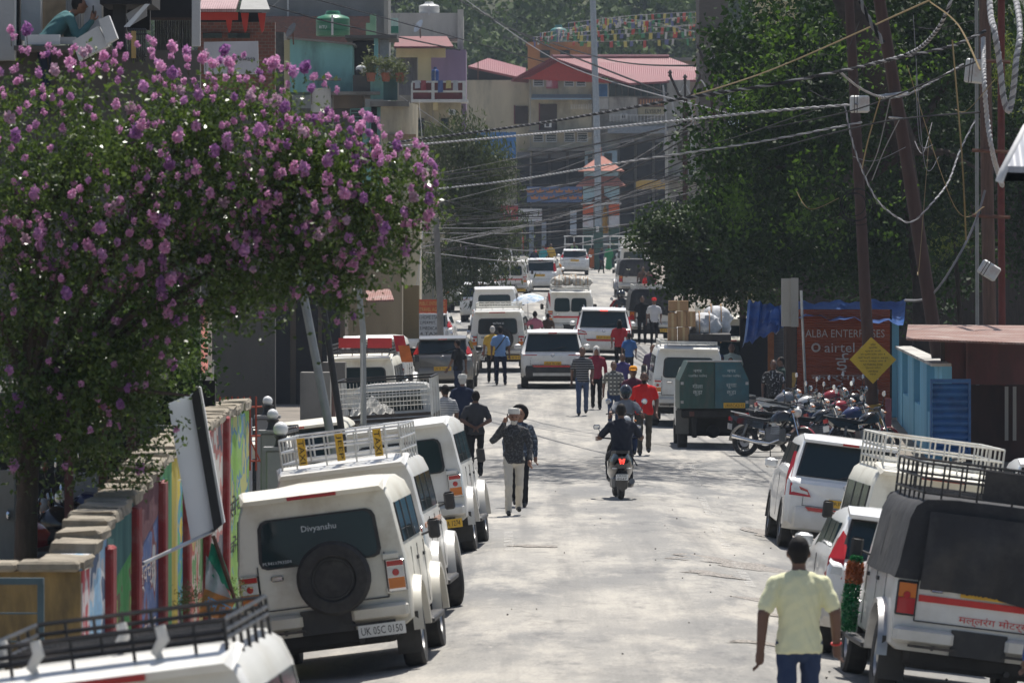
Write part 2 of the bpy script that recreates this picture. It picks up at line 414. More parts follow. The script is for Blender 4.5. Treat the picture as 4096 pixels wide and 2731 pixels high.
# ------------------------------------------------------------------ haze: one closed box of thin air round everything
hz = MB().box(-430, 430, -70, 820, -8, 135).build('haze', None)
hm = bpy.data.materials.new('thin_haze'); hm.use_nodes = True; t = hm.node_tree
t.nodes.remove(t.nodes['Principled BSDF'])
pv = t.nodes.new('ShaderNodeVolumePrincipled'); pv.inputs['Color'].default_value = (.72, .84, 1.0, 1); pv.inputs['Density'].default_value = 0.00017
pv.inputs['Anisotropy'].default_value = 0.1
t.links.new(pv.outputs[0], t.nodes['Material Output'].inputs['Volume'])
hz.data.materials.clear(); hz.data.materials.append(hm); struct(hz, 'stuff')
# ------------------------------------------------------------------ vehicle materials
WHITE = mat('old_white_paint', (.74, .735, .70), .35, var=.05, scale=3, dirt=(.50, .46, .38), dirt_amt=.5, dirt_scale=1.8, coat=.3)
CREAM = mat('cream_white_paint', (.76, .735, .64), .4, var=.06, scale=3, dirt=(.44, .38, .28), dirt_amt=.6, dirt_scale=2.0, coat=.2)
PURE = mat('clean_white_paint', (.80, .80, .79), .28, var=.03, dirt=(.6, .57, .5), dirt_amt=.25, coat=.5)
GREYP = mat('grey_metallic_paint', (.15, .155, .16), .35, .4, var=.06, coat=.4)
GLASS = mat('dark_window_glass', (.010, .024, .028), .06, var=.1, scale=2, spec=.45)
BLACKP = mat('black_plastic', (.022, .022, .024), .55, var=.25, dirt=(.10, .09, .075), dirt_amt=.45)
RUBBER = mat('dusty_rubber', (.026, .025, .025), .8, var=.3, scale=12, dirt=(.09, .083, .072), dirt_amt=.35, dirt_scale=5)
STEEL = mat('dull_steel', (.42, .42, .42), .4, .8, var=.15, dirt=(.2, .17, .14), dirt_amt=.4)
CHROME = mat('chrome', (.75, .75, .76), .12, 1.0, var=.03)
REDL = mat('red_lens', (.42, .012, .014), .18, var=.1, coat=.5)
AMBER = mat('amber_lens', (.62, .17, .012), .2, var=.1, coat=.5)
CLEARL = mat('clear_lens', (.62, .62, .6), .15, var=.1, coat=.5)
YPLATE = mat('yellow_number_plate', (.72, .42, .03), .5, var=.06, dirt=(.4, .28, .1), dirt_amt=.4)
WPLATE = mat('white_number_plate', (.72, .72, .70), .5, var=.05, dirt=(.45, .42, .36), dirt_amt=.4)
INK = mat('black_lettering', (.012, .012, .013), .6, var=.1)
WINK = mat('white_lettering', (.72, .74, .74), .6, var=.05)
RINK = mat('red_lettering', (.55, .03, .025), .5, var=.1)
RACKB = mat('black_rack_steel', (.02, .02, .022), .4, .3, var=.2, dirt=(.15, .12, .1), dirt_amt=.4)
RACKS = mat('silver_rack_steel', (.58, .58, .57), .35, .7, var=.15, dirt=(.25, .2, .16), dirt_amt=.5)
RACKW = mat('white_rack_steel', (.66, .65, .60), .5, .1, var=.1, dirt=(.3, .22, .15), dirt_amt=.5)
CANVAS = mat('black_canvas', (.022, .022, .025), .75, var=.35, scale=3, dirt=(.075, .07, .065), dirt_amt=.7, dirt_scale=1.6, bump=.8, bump_scale=5)
UNDER = mat('underbody', (.025, .023, .021), .9, var=.3)
MUD = mat('mud_flap', (.05, .047, .042), .9, var=.3)

def road_dust(m, col, top=.95):
    t = m.node_tree; b = t.nodes['Principled BSDF']; src = b.inputs['Base Color'].links[0].from_socket
    tc = t.nodes.new('ShaderNodeTexCoord'); sx = t.nodes.new('ShaderNodeSeparateXYZ'); t.links.new(tc.outputs['Object'], sx.inputs[0])
    n = t.nodes.new('ShaderNodeTexNoise'); n.inputs['Scale'].default_value = 4; n.inputs['Detail'].default_value = 7; t.links.new(tc.outputs['Object'], n.inputs[0])
    a = t.nodes.new('ShaderNodeMath'); a.operation = 'MULTIPLY_ADD'; a.inputs[1].default_value = .7; t.links.new(n.outputs[0], a.inputs[0]); t.links.new(sx.outputs[2], a.inputs[2])
    r = t.nodes.new('ShaderNodeMapRange'); r.inputs[1].default_value = top + .35; r.inputs[2].default_value = .55; r.inputs[3].default_value = 0; r.inputs[4].default_value = .7; t.links.new(a.outputs[0], r.inputs[0])
    mx = t.nodes.new('ShaderNodeMixRGB'); mx.inputs[2].default_value = (*col, 1); t.links.new(r.outputs[0], mx.inputs[0]); t.links.new(src, mx.inputs[1]); t.links.new(mx.outputs[0], b.inputs['Base Color'])
for _m in (WHITE, CREAM, PURE, GREYP): road_dust(_m, (.36, .32, .26))
def hp(wb_, zb, zbelt, wt, zt, y, lean=0.0):
    k = zt - zbelt
    h = [(wb_ - .07, zb), (wb_, zb + .05), (wb_ + .005, (zb + zbelt) / 2), (wb_, zbelt - .02), (wb_ - .018, zbelt + .12 * k), (wt + .02, zt - .30 * k), (wt - .025, zt - .13 * k), (wt - .11, zt - .035 * k), (wt * .5, zt)]
    yy = lambda z: y + lean * max(0, (z - zbelt)) / max(k, .01)
    r = [(x, yy(z), z) for x, z in h]
    return r + [(-x, q, z) for x, q, z in reversed(r)]

def add_wheel(par, x, y, r=.355, w=.21, rim=STEEL, name='wheel', turn=0.0, spokes=8):
    s = 1 if x > 0 else -1
    ax = V(s * math.cos(turn), -s * math.sin(turn) * s, 0)
    o = MB().lathe([(r * .60, -w / 2), (r * .93, -w / 2), (r, -w * .36), (r, w * .36), (r * .93, w / 2), (r * .62, w / 2 - .01), (r * .60, w * .3)], (0, 0, 0), ax, 26).build(name, RUBBER, par, 35, (x, y, r))
    b = MB().lathe([(r * .60, -w * .3), (r * .61, w * .40), (r * .56, w * .42), (r * .52, w * .25), (r * .25, w * .2), (r * .22, w * .38), (.03, w * .42)], (0, 0, 0), ax, 20)
    b.build('rim', rim, o, 30)
    return o

def plate(par, txt, x, y, z, w, h, back, twist=0.0, front=False):
    o = MB().box(-w / 2, w / 2, -.008, .008, -h / 2, h / 2).build('number_plate', back, par, None, (x, y, z))
    o.rotation_euler = (0, twist, PI if front else 0)
    MB().text(txt, (0, -.011, 0), (1, 0, 0), (0, 0, 1), w * .88, h * .62).build('lettering', INK, o)
    return o

def roof_rack(par, m, x, y0, y1, z, h, nb=7, r=.013, sign=None):
    b = MB()
    for zz in (z + .03, z + h * .55, z + h):
        for s in (-1, 1): b.cyl((s * x, y0, zz), (s * x, y1, zz), r, n=5)
        for y in (y0, y1): b.cyl((-x, y, zz), (x, y, zz), r, n=5)
    o = b.build('roof_rack', m, par)
    b = MB(); n = 6
    for i in range(n + 1):
        y = y0 + (y1 - y0) * i / n
        for s in (-1, 1): MB().cyl((s * x, y, z - .12), (s * x, y, z + h), r * .9, n=5).build('rack_upright', m, o)
    for i in range(1, 8):
        xx = -x + 2 * x * i / 8
        for y in (y0, y1): MB().cyl((xx, y, z - .1 if y == y0 and i % 2 else z + .03), (xx, y, z + h), r * .8, n=5).build('rack_upright', m, o)
    b = MB()
    for i in range(nb + 6):
        y = y0 + (y1 - y0) * i / (nb + 5); b.box(-x, x, y - .012, y + .012, z + .02, z + .034)
    struct(b.build('rack_floor', m, o), 'stuff')
    if sign:
        for k, (sx, tx) in enumerate(sign):
            q = MB().box(-.045, .045, -.006, .006, -h * .5, h * .5).build('rack_sign', YPLATE, o, None, (sx, y0 - .02, z + h * .5))
            MB().text(tx, (0, -.009, 0), (0, 0, -1), (1, 0, 0), h * .85, .06).build('lettering', INK, q)
    return o

def jeep(label, x, y, yaw, paint=CREAM, group=None, rack=None, rack_h=.22, plate_txt='UK 05 TA 1274', plate_back=YPLATE, plate_x=.52, window_txt=None, window_sub=None,
         spare=True, stripe=None, canvas=False, name='jeep', h=1.88, split_window=False, plate_z=.44, belt_stripe=None, sign=None, garland=False, rim=STEEL, red_bar=True, detail=True, door_txt=None, lean=.05, turn=0.0, L=4.0):
    t = thing(name, label, 'jeep', group=group); ground_pose(t, x, y, yaw)
    W, ZB, BELT = .825, .46, 1.16
    ya, yf, wr = .74, 3.36, .40
    ys = [0, .04, .2, ya - .44, ya - .36, ya - .2, ya, ya + .2, ya + .36, ya + .44, 1.6, 2.2, 2.5, 2.62, yf - .44, yf - .36, yf - .2, yf, yf + .2, yf + .36, yf + .44, L - .08, L]
    rings = []
    for yy in ys:
        zb = ZB
        for c in (ya, yf):
            d = abs(yy - c)
            if d < .44: zb = max(zb, min(.84, .36 + math.sqrt(max(0, .46 ** 2 - d * d))) if d > .01 else .82)
        if yy <= 2.5:
            tuck = .02 if yy == 0 else 0
            rings.append(hp(W - tuck, zb, BELT, .735 - tuck, h - tuck, yy, lean if yy < .3 else 0))
        elif yy <= 2.62: rings.append(hp(W, zb, BELT - .01, .72, h - .04, yy))
        else:
            k = (yy - 2.62) / (L - 2.62); rings.append(hp(W - .05 * k, zb, 1.0, W - .08 - .05 * k, 1.17 - .07 * k, yy))
    b = MB(); b.loft(rings); body = b.build('body', paint, t, 32)
    # rear visor carrying the high brake light
    if not canvas: MB().loft([[(-.70, -.10, h - .10), (.70, -.10, h - .10), (.74, .25, h + .012), (-.74, .25, h + .012)], [(-.66, -.13, h - .055), (.66, -.13, h - .055), (.70, .25, h + .03), (-.70, .25, h + .03)]]).build('roof_visor', paint, t, 40)
    if red_bar: MB().box(-.24, .24, -.142, -.10, h - .094, h - .062).build('brake_light_bar', REDL, t)
    if canvas:
        # dark cloth hood over the whole cabin, hanging in folds over the tail
        rr = []
        for yy in (-.035, -.03, .3, 1.2, 2.0, 2.35):
            wv = .012 * math.sin(yy * 9)
            rr.append([(px * (1.018 if pz > 1.2 else 1.03), yy + (.06 * (pz - 1.1) if yy < 0 else 0), (pz if pz > 1.2 else 1.12) + (.028 if pz > 1.3 else 0) + wv) for px, py, pz in hp(W, 1.05, BELT, .735, h, 0)])
        MB().loft(rr).build('canvas_hood', CANVAS, t, 35)
        n = 22; rows = 12; vs = []
        for j in range(rows + 1):
            for i in range(n + 1):
                u = i / n * 2 - 1; q = j / rows
                zz = h - .10 - q * (.72 + .10 * max(0, u))
                vs.append((u * (.60 + .02 * q), -.075 - .03 * math.sin(u * 8 + q * 3) * q - .025 * math.sin(u * 19 + 1) * q - .05 * math.sin(q * PI), zz))
        MB().add(vs, [(j * (n + 1) + i, j * (n + 1) + i + 1, (j + 1) * (n + 1) + i + 1, (j + 1) * (n + 1) + i) for j in range(rows) for i in range(n)]).build('rear_flap', CANVAS, t, 60)
    # glass
    yr = lambda z: lean * max(0, (z - BELT)) / (h - BELT)
    if not canvas:
        z0, z1 = 1.16, 1.60
        spans = ((-.56, -.03), (.03, .56)) if split_window else ((-.565, .565),)
        for xa, xb in spans:
            cut = .07; poly = []
            for px, pz in ((xa + cut, z0), (xb - cut, z0), (xb - .02, z0 + .02), (xb, z0 + cut), (xb - .02, z1 - cut), (xb - .05, z1 - .02), (xb - .1, z1), (xa + .1, z1), (xa + .05, z1 - .02), (xa + .02, z1 - cut), (xa, z0 + cut), (xa + .02, z0 + .02)): poly.append(V(px, yr(pz) - .012, pz))
            cx = (xa + xb) / 2; cz = (z0 + z1) / 2
            fr = [V(cx + (p.x - cx) * 1.06, p.y + .006, cz + (p.z - cz) * 1.09) for p in poly]
            g = MB().prism(fr, (0, 1, 0), .02).build('rear_window', BLACKP, t)
            MB().prism(poly, (0, 1, 0), .006).build('pane', GLASS, g)
            if window_txt and xa < 0 < xb or (window_txt and split_window and xa < 0):
                MB().text(window_txt, (.02, yr(1.49) - .016, 1.485), (1, 0, 0), (0, .05, .7), .34, .075).build('window_lettering', WINK, g)
                if window_sub: MB().text(window_sub, (-.42, yr(1.2) - .016, 1.2), (1, 0, 0), (0, .05, .7), .28, .03).build('window_lettering', WINK, g)
    else: z0 = 1.1
    for s in (-1, 1):
        sx = lambda z: (W - .018) + (.755 - W + .018) * min(1, max(0, (z - BELT - .1) / (h - BELT - .3)))
        for a, c in ((.16, .72), (.82, 1.5), (1.58, 2.3)):
            zz0, zz1 = 1.25, 1.64
            if canvas and a < 1.5: continue
            g = MB().prism([(s * (sx(z) + .012), q, z) for q, z in ((a, zz0), (c, zz0), (c, zz1), (a, zz1))], (-s, 0, 0), .02).build('side_window', GLASS, t)
            for q in ((a - .02, a), (c, c + .02)): MB().prism([(s * (sx(z) + .016), yy, z) for yy, z in ((q[0], zz0), (q[1], zz0), (q[1], zz1), (q[0], zz1))], (-s, 0, 0), .02).build('frame', BLACKP, g)
        for yy in (.78, 1.54, 2.4):
            MB().box(s * (W + .003) - .004, s * (W + .003) + .004, yy - .005, yy + .005, .55, 1.17).build('door_seam', BLACKP, t)
        for yy in (1.42, 2.25): MB().box(s * W - .02, s * W + .02, yy - .07, yy + .07, 1.02, 1.055).build('door_handle', BLACKP, t)
        # fender flares over both wheels
        for c in (ya, yf):
            pr = []
            for i in range(13):
                a = PI * i / 12; ry, rz = .47, .45
                pr.append([(s * (W - .02), c + math.cos(a) * ry, .38 + math.sin(a) * rz), (s * (W + .075), c + math.cos(a) * (ry + .02), .375 + math.sin(a) * (rz + .01)), (s * (W + .08), c + math.cos(a) * (ry + .06), .38 + math.sin(a) * (rz + .05)), (s * (W - .02), c + math.cos(a) * (ry + .07), .38 + math.sin(a) * (rz + .075))])
            MB().loft(pr).build('wheel_flare', paint if not canvas else STEEL, t, 50)
            add_wheel(t, s * .745, c, .36, .21, rim, turn=turn if c == yf else 0)
        MB().box(s * .55, s * (W + .10) if s > 0 else s * .55, 1.28, 2.8, .38, .43) if False else None
        MB().rbox(min(s * .6, s * .93), max(s * .6, s * .93), 1.3, 2.78, .37, .43, .015).build('side_step', BLACKP, t)
        MB().box(s * .74 - .12, s * .74 + .12, .22, .235, .16, .56).build('mud_flap', MUD, t)
        # mirror on its arm near the windscreen
        mo = MB().cyl((s * (W - .05), 2.5, 1.2), (s * (W + .10), 2.52, 1.24), .012, n=5).build('mirror_arm', BLACKP, t)
        MB().rbox(s * (W + .12) - .06, s * (W + .12) + .06, 2.5, 2.55, 1.16, 1.36, .02).build('mirror', BLACKP, mo, 40)
        # lamp cluster
        lx = s * .715
        g = MB().rbox(lx - .095, lx + .095, -.035, .03, .78, 1.10, .012).build('tail_lamp', CHROME if not canvas else BLACKP, t, 40)
        cols = ((1.035, 1.085, REDL), (.925, 1.03, CLEARL), (.815, .92, AMBER)) if not canvas else ((.95, 1.08, AMBER), (.80, .945, REDL))
        for a, c, m in cols: MB().box(lx - .08, lx + .08, -.045, -.02, a, c).build('lens', m, g)
        MB().lathe([(.035, 0), (.03, .012)], (lx + .0, -.045, .97), (0, -1, 0), 10).build('lens', REDL, g)
        if belt_stripe: MB().box(s * (W + .006) - .004, s * (W + .006) + .004, .04, 2.5, 1.07, 1.12).build('side_stripe', belt_stripe, t)
        # bumper ends
        MB().rbox(min(s * .24, s * .80), max(s * .24, s * .80), -.10, .06, .53, .68, .03).build('bumper_end', paint, t, 40)
    # bumper centre, underside, hitch
    MB().box(-.26, .26, -.03, .05, .46, .70).build('bumper_centre', BLACKP, t)
    MB().rbox(-.66, .66, .05, 3.6, .30, .5, .05).build('underbody', UNDER, t)
    MB().cyl((-.7, ya, .34), (.7, ya, .34), .05, n=8).build('axle', UNDER, t)
    MB().cyl((-.42, -.02, .52), (-.42, .3, .30), .022, n=6).build('tow_bracket', BLACKP, t); MB().cyl((.3, .02, .35), (.3, .6, .36), .03, n=6).build('tail_pipe', BLACKP, t)
    for a_ in (-.66, .22): MB().box(a_, a_ + .44, -.115, -.08, .50, .525).build('bumper_bar', RACKB, t)
    # rear door: seam, hinges, handle
    if detail:
        b = MB()
        for xx in (-.62, .62): b.box(xx - .005, xx + .005, -.012, .01, .74, 1.18)
        b.box(-.62, .62, -.012, .01, .735, .746)
        b.build('door_seam', BLACKP, t)
        for zz in (1.13, .80): MB().rbox(.60, .76, -.022, .01, zz - .03, zz + .03, .008).build('door_hinge', paint, t)
        MB().rbox(-.50, -.38, -.028, 0, 1.02, 1.07, .01).build('rear_handle', CHROME, t)
    if spare:
        sw = MB().lathe([(.20, -.10), (.32, -.10), (.36, -.06), (.36, .06), (.33, .10), (.23, .105), (.21, .08)], (.12, -.14, .99), (0, -1, 0), 30).build('spare_wheel', RUBBER, t, 35)
        MB().lathe([(.21, -.1), (.215, .075), (.19, .08), (.165, .02), (.09, .0), (.085, .05), (.03, .06)], (.12, -.14, .99), (0, -1, 0), 24).torus((.12, -.222, .99), (0, 1, 0), .195, .012, 24, 6).torus((.12, -.19, .99), (0, 1, 0), .10, .014, 18, 6).build('rim', mat('spare_rim', (.05, .05, .052), .3, .7, var=.2), sw, 30)
    plate(t, plate_txt, plate_x, -.125 if plate_z < .6 else -.02, plate_z, .46 if plate_z < .6 else .54, .12, plate_back)
    if stripe:
        MB().box(-.60, .60, -.010, .006, .925, .985).build('rear_stripe', stripe, t)
        for s in (-1, 1): MB().box(s * .72 - .09, s * .72 + .09, -.010, .006, 1.12, 1.17).build('rear_stripe', AMBER, t)
    if door_txt: MB().text(door_txt, (.12, -.012, .80), (1, 0, 0), (0, 0, 1), .66, .10).build('door_lettering', RINK, t)
    # nose: grille, lamps, bumper
    MB().box(-.5, .5, L - .01, L + .02, .72, 1.0).build('grille', BLACKP, t)
    for s in (-1, 1): MB().lathe([(.11, 0), (.09, .04)], (s * .62, L, .86), (0, 1, 0), 14).build('headlamp', CLEARL, t, 40)
    MB().rbox(-.84, .84, L - .02, L + .14, .46, .64, .04).build('front_bumper', BLACKP, t, 40)
    MB().prism([(-.66, 2.66, 1.22), (.66, 2.66, 1.22), (.58, 2.535, h - .14), (-.58, 2.535, h - .14)], (0, 1, .3), .016).build('windscreen', GLASS, t)
    if rack:
        roof_rack(t, rack, .66, .12, 2.35, h + .03, rack_h, sign=sign)
    if canvas and rack_h > .25: MB().box(-.12, .34, .085, .105, h + .05, h + .03 + rack_h).build('rack_board', CANVAS, t)
    if garland:
        gm = [leafmat('green_tinsel', (.01, .16, .04), (.02, .26, .08), .25, .1, .9, 9), leafmat('orange_tinsel', (.45, .09, .02), (.62, .2, .05), .25, .1, .9, 9)]
        gx, gy = -(W + .12), 2.44
        g = None
        for (za, zb_, r, m) in ((1.10, 1.17, .055, gm[0]), (.92, 1.12, .085, gm[1]), (.46, .96, .085, gm[0])):
            n = 2200; zz = rng.uniform(za, zb_, n); a = rng.uniform(0, 6.28, n); rr = r * np.sqrt(rng.random(n)) * (1 - .25 * ((zz - za) / (zb_ - za) - .3) ** 2)
            o = leaf_obj('tinsel', np.stack([gx + rr * np.cos(a), gy + rr * np.sin(a), zz], 1), .05, m, g, .25, .8)
            if g is None: g = o; g.name = 'tinsel_garland'; g.parent = t
    return t

def car(label, x, y, yaw, L=4.2, W=1.75, hgt=1.55, paint=PURE, group=None, name='car', cat='car', zwin=1.0, rear_run=.38, hood=1.0, lamps='side', plate_txt='UK 05 TA 4410', plate_back=YPLATE, plate_z=.86, rails=False,
        black_bumper=False, red_line=False, wr=.315, lit=False, spoiler=True, rim=STEEL, badge=True, wtxt=None):
    t = thing(name, label, cat, group=group); ground_pose(t, x, y, yaw)
    w = W / 2; ya = .80; yf = ya + L * .62; zb0 = .30
    rt = rear_run
    def top(yy):
        pts = [(0, zwin - .08), (.05, zwin - .02), (.10, zwin), (rt, hgt - .055), (rt + .25, hgt - .012), (L * .42, hgt), (L * .55, hgt - .03), (L * .76, 1.02), (L * .95, .86), (L, .72)]
        return np.interp(yy, [p[0] for p in pts], [p[1] for p in pts])
    ys = sorted(set([0, .05, .10, rt * .5 + .05, rt, rt + .25, L * .3, L * .42, L * .55, L * .65, L * .76, L * .85, L * .95, L] + [c + o for c in (ya, yf) for o in (-.40, -.34, -.2, 0, .2, .34, .40)]))
    rings = []
    for yy in ys:
        zt = top(yy); zb = zb0 + (.06 if yy < .1 else 0)
        for c in (ya, yf):
            d = abs(yy - c)
            if d < .40: zb = max(zb, .28 + math.sqrt(max(0, .41 ** 2 - d * d)))
        zb = min(zb, .70); k = max(0, zt - zwin)
        tuck = .07 if yy == 0 else (.02 if yy == .05 else (.10 if yy == L else (.04 if yy > L * .9 else 0)))
        bel = min(zwin - .03, zt - .05)
        rings.append(hp(w - tuck, zb, bel, (w - tuck) - .03 - .14 * min(1, k / (hgt - zwin)), zt, yy))
    MB().loft(rings).build('body', paint, t, 38)
    # tailgate glass lying on the sloped back
    def on(z, off):  # y on the tailgate slope at height z
        q = (z - zwin) / (hgt - .055 - zwin); return .10 + (rt - .10) * q - off
    wi = lambda z: (w - .03 - .14 * (z - zwin) / (hgt - zwin)) - .10
    z0, z1 = zwin + .05, hgt - .13
    g = MB().prism([(-wi(z0) - .03, on(z0 - .02, .012), z0 - .02), (wi(z0) + .03, on(z0 - .02, .012), z0 - .02), (wi(z1) + .03, on(z1 + .02, .012), z1 + .02), (-wi(z1) - .03, on(z1 + .02, .012), z1 + .02)], (0, 1, -.3), .012).build('rear_window', BLACKP, t)
    MB().prism([(-wi(z0), on(z0, .018), z0), (wi(z0), on(z0, .018), z0), (wi(z1), on(z1, .018), z1), (-wi(z1), on(z1, .018), z1)], (0, 1, -.3), .008).build('pane', GLASS, g)
    if wtxt: MB().text(wtxt, (.0, on(z0 + .2, .022), z0 + .2), (1, 0, 0), (0, .4, .9), .3, .07).build('window_lettering', WINK, g)
    MB().cyl((-.1, on(z0, .025), z0 + .01), (.35, on(z0 + .1, .025), z0 + .12), .008, n=4).build('wiper', BLACKP, t)
    if spoiler: MB().loft([[(-wi(z1) - .06, rt - .14, hgt - .10), (wi(z1) + .06, rt - .14, hgt - .10), (wi(z1) + .06, rt + .2, hgt - .03), (-wi(z1) - .06, rt + .2, hgt - .03)], [(-wi(z1) - .06, rt - .15, hgt - .06), (wi(z1) + .06, rt - .15, hgt - .06), (wi(z1) + .06, rt + .2, hgt + .012), (-wi(z1) - .06, rt + .2, hgt + .012)]]).build('spoiler', paint, t, 40)
    lm = mat('lit_red_lens', (.5, .02, .02), .3, emit=(1, .06, .04), emit_s=1.6) if lit else REDL
    MB().box(-.12, .12, rt - .165, rt - .14, hgt - .095, hgt - .06).build('brake_light_bar', lm, t)
    # side glass
    for s in (-1, 1):
        for a, c in ((rt + .12, rt + .55), (rt + .62, L * .42), (L * .42 + .08, L * .60)):
            zz0 = zwin + .045; zz1 = hgt - .17
            xw = lambda z: (w - .03) - .14 * (z - zwin) / (hgt - zwin) + .012
            sh = .10 if a > L * .4 else 0
            MB().prism([(s * (xw(zz0) + .0), a, zz0), (s * xw(zz0), c + sh, zz0), (s * xw(zz1), c - sh, zz1), (s * xw(zz1), a + (.12 if a < rt + .2 else 0), zz1)], (-s, 0, 0), .03).build('side_window', GLASS, t)
        for c in (ya, yf):
            add_wheel(t, s * (w - .11), c, wr, .20, rim)
            pr = []
            for i in range(11):
                a = PI * i / 10; R = .395
                pr.append([(s * (w - .25), c + math.cos(a) * R, .30 + math.sin(a) * R), (s * (w + .006), c + math.cos(a) * R, .30 + math.sin(a) * R), (s * (w + .006), c + math.cos(a) * (R + .035), .30 + math.sin(a) * (R + .035)), (s * (w - .02), c + math.cos(a) * (R + .035), .30 + math.sin(a) * (R + .035))])
            MB().loft(pr).build('wheel_arch', BLACKP, t)
        MB().box(s * (w + .002) - .004, s * (w + .002) + .004, L * .42 + .03, L * .42 + .04, .42, zwin).build('door_seam', BLACKP, t)
        MB().rbox(min(s * w, s * (w + .19)), max(s * w, s * (w + .19)), L * .60, L * .60 + .09, zwin + .02, zwin + .17, .03).build('mirror', BLACKP if paint is GREYP else paint, t, 40)
        # tail lamps
        if lamps == 'side':
            g = MB().loft([[(s * (w - .02), .16, zwin + .05), (s * (w + .008), .20, zwin + .05), (s * (w - .06), rt + .02, hgt - .26), (s * (w - .1), rt - .02, hgt - .26)], [(s * (w - .05), -.012 + .06, .78), (s * (w + .012), .22, .78), (s * (w + .012), .34, zwin - .02), (s * (w - .05), .10, zwin + .0)]]).build('tail_lamp', REDL, t)
            MB().prism([(s * (w - .04), -.004, .80), (s * (w - .36), -.02, .80), (s * (w - .30), -.02, .90), (s * (w - .04), .02, .98)], (0, 1, 0), .05).build('lens', REDL, g)
            MB().prism([(s * (w - .10), -.024, .85), (s * (w - .32), -.03, .83), (s * (w - .30), -.03, .87), (s * (w - .10), -.018, .91)], (0, 1, 0), .02).build('lens', CLEARL, g)
            MB().prism([(s * (w - .02), .14, zwin - .06), (s * (w - .10), .06, zwin - .06), (s * (w - .16), rt - .03, hgt - .30), (s * (w - .12), rt, hgt - .30)], (0, 1, 0), .05).build('lens', REDL, g)
        elif lamps == 'high':
            g = MB().loft([[(s * (w - .15), -.008, .80), (s * (w + .008), .12, .80), (s * (w + .008), .30, .82), (s * (w - .12), .12, .82)], [(s * (w - .16), .05, zwin + .02), (s * (w + .0), .14, zwin + .02), (s * (w - .03), .34, zwin + .05), (s * (w - .14), .2, zwin + .05)], [(s * (w - .20), rt * .8, hgt - .24), (s * (w - .13), rt * .8, hgt - .24), (s * (w - .12), rt + .1, hgt - .26), (s * (w - .2), rt + .05, hgt - .26)]]).build('tail_lamp', REDL, t)
            MB().prism([(s * (w - .14), -.02, .84), (s * (w - .03), .05, .84), (s * (w - .04), .05, .92), (s * (w - .14), -.008, .92)], (0, -1, 0), .02).build('lens', CLEARL, g)
        else:   # slim dark wrap-round lamps
            g = MB().prism([(s * (w - .28), -.004, .86), (s * (w - .06), .0, .74), (s * (w + .008), .16, .76), (s * (w + .008), .28, .93), (s * (w - .05), .05, .95), (s * (w - .45), .02, .94)], (0, 1, 0), .03).build('tail_lamp', mat('smoked_red_lens', (.12, .01, .012), .15, var=.1, coat=.5), t)
            MB().prism([(s * (w - .44), -.006, .925), (s * (w - .06), -.006, .925), (s * (w - .06), -.006, .945), (s * (w - .44), -.006, .945)], (0, 1, 0), .02).build('lens', REDL, g)
        MB().box(s * (w - .22) - .08, s * (w - .22) + .08, -.012, .03, .50, .53).build('reflector', REDL, t)
        if rails: MB().tube([(s * (w - .26), rt + .2, hgt), (s * (w - .25), rt + .35, hgt + .05), (s * (w - .25), L * .5, hgt + .04), (s * (w - .27), L * .56, hgt - .02)], .018, 6).build('roof_rail', CHROME, t, 50)
    # bumper and number plate
    bm = BLACKP if black_bumper else paint
    rr = []
    for zz, o in ((.30, .04), (.34, -.03), (.56, -.055), (.64, -.02)):
        rr.append([(-w + .02, .34, zz), (-w + .0, .16, zz), (-w + .16, o, zz), (w - .16, o, zz), (w, .16, zz), (w - .02, .34, zz), (w - .1, .36, zz), (w - .2, .12, zz), (-w + .2, .12, zz), (-w + .1, .36, zz)])
    MB().loft(rr).build('rear_bumper', bm, t, 45)
    if black_bumper: MB().box(-.55, .55, -.064, -.03, .36, .44).build('skid_plate', STEEL, t)
    if red_line: MB().prism([(-.52, -.06, .60), (.52, -.06, .60), (.46, -.06, .655), (-.58, -.06, .655)], (0, 1, 0), .03).build('reflector_strip', REDL, t)
    plate(t, plate_txt, 0, -.02 if plate_z > .66 else -.07, plate_z, .48, .11, plate_back)
    b = MB(); b.box(-.62, .62, -.008, .02, .665, .672)
    for s in (-1, 1): b.box(s * .62 - .003, s * .62 + .003, -.006, .02, .66, .8)
    b.build('tailgate_seam', BLACKP, t)
    if badge: MB().torus((0, -.02, zwin - .07), (0, 1, 0), .045, .008, 16, 5).build('badge', CHROME, t)
    MB().rbox(-w + .16, w - .16, .1, L - .3, .2, .34, .04).build('underbody', UNDER, t)
    MB().prism([(-w * .72, L * .755, 1.05), (w * .72, L * .755, 1.05), (w * .62, L * .57, hgt - .09), (-w * .62, L * .57, hgt - .09)], (0, .4, 1), .012).build('windscreen', GLASS, t)
    for s in (-1, 1): MB().ell((s * (w - .2), L - .12, .70), (.13, .08, .06)).build('headlamp', CLEARL, t, 60)
    return t
# ------------------------------------------------------------------ parked and moving vehicles
YAWL, YAWR = rad(-3.2), rad(2.6)
jeep('cream white jeep with black spare wheel and Divyanshu lettered on its dark rear window', -1.71, 55.2, YAWL, CREAM, plate_txt='UK 05C 0150', plate_back=WPLATE, window_txt='Divyanshu', window_sub='M.9411793504', lean=.05)
jeep('white jeep with black roof rack wrapped in rags, cut by the bottom edge', -1.93, 30.0, YAWL, WHITE, rack=RACKB, rack_h=.13, plate_txt='UK 05 TA 0912')
jeep('white jeep with silver roof rack carrying yellow sign strips, ahead of the Divyanshu jeep', -1.63, 62.2, YAWL, WHITE, rack=RACKS, rack_h=.30, belt_stripe=AMBER, sign=((-.42, 'TAXI'), (0, 'JEEP'), (.42, 'TAXI')), turn=-.35, red_bar=False, spare=False, plate_x=.3)
jeep('tall white jeep with bare roof, third in the line behind the Divyanshu jeep', -1.36, 78.0, YAWL, WHITE, spare=False, red_bar=False)
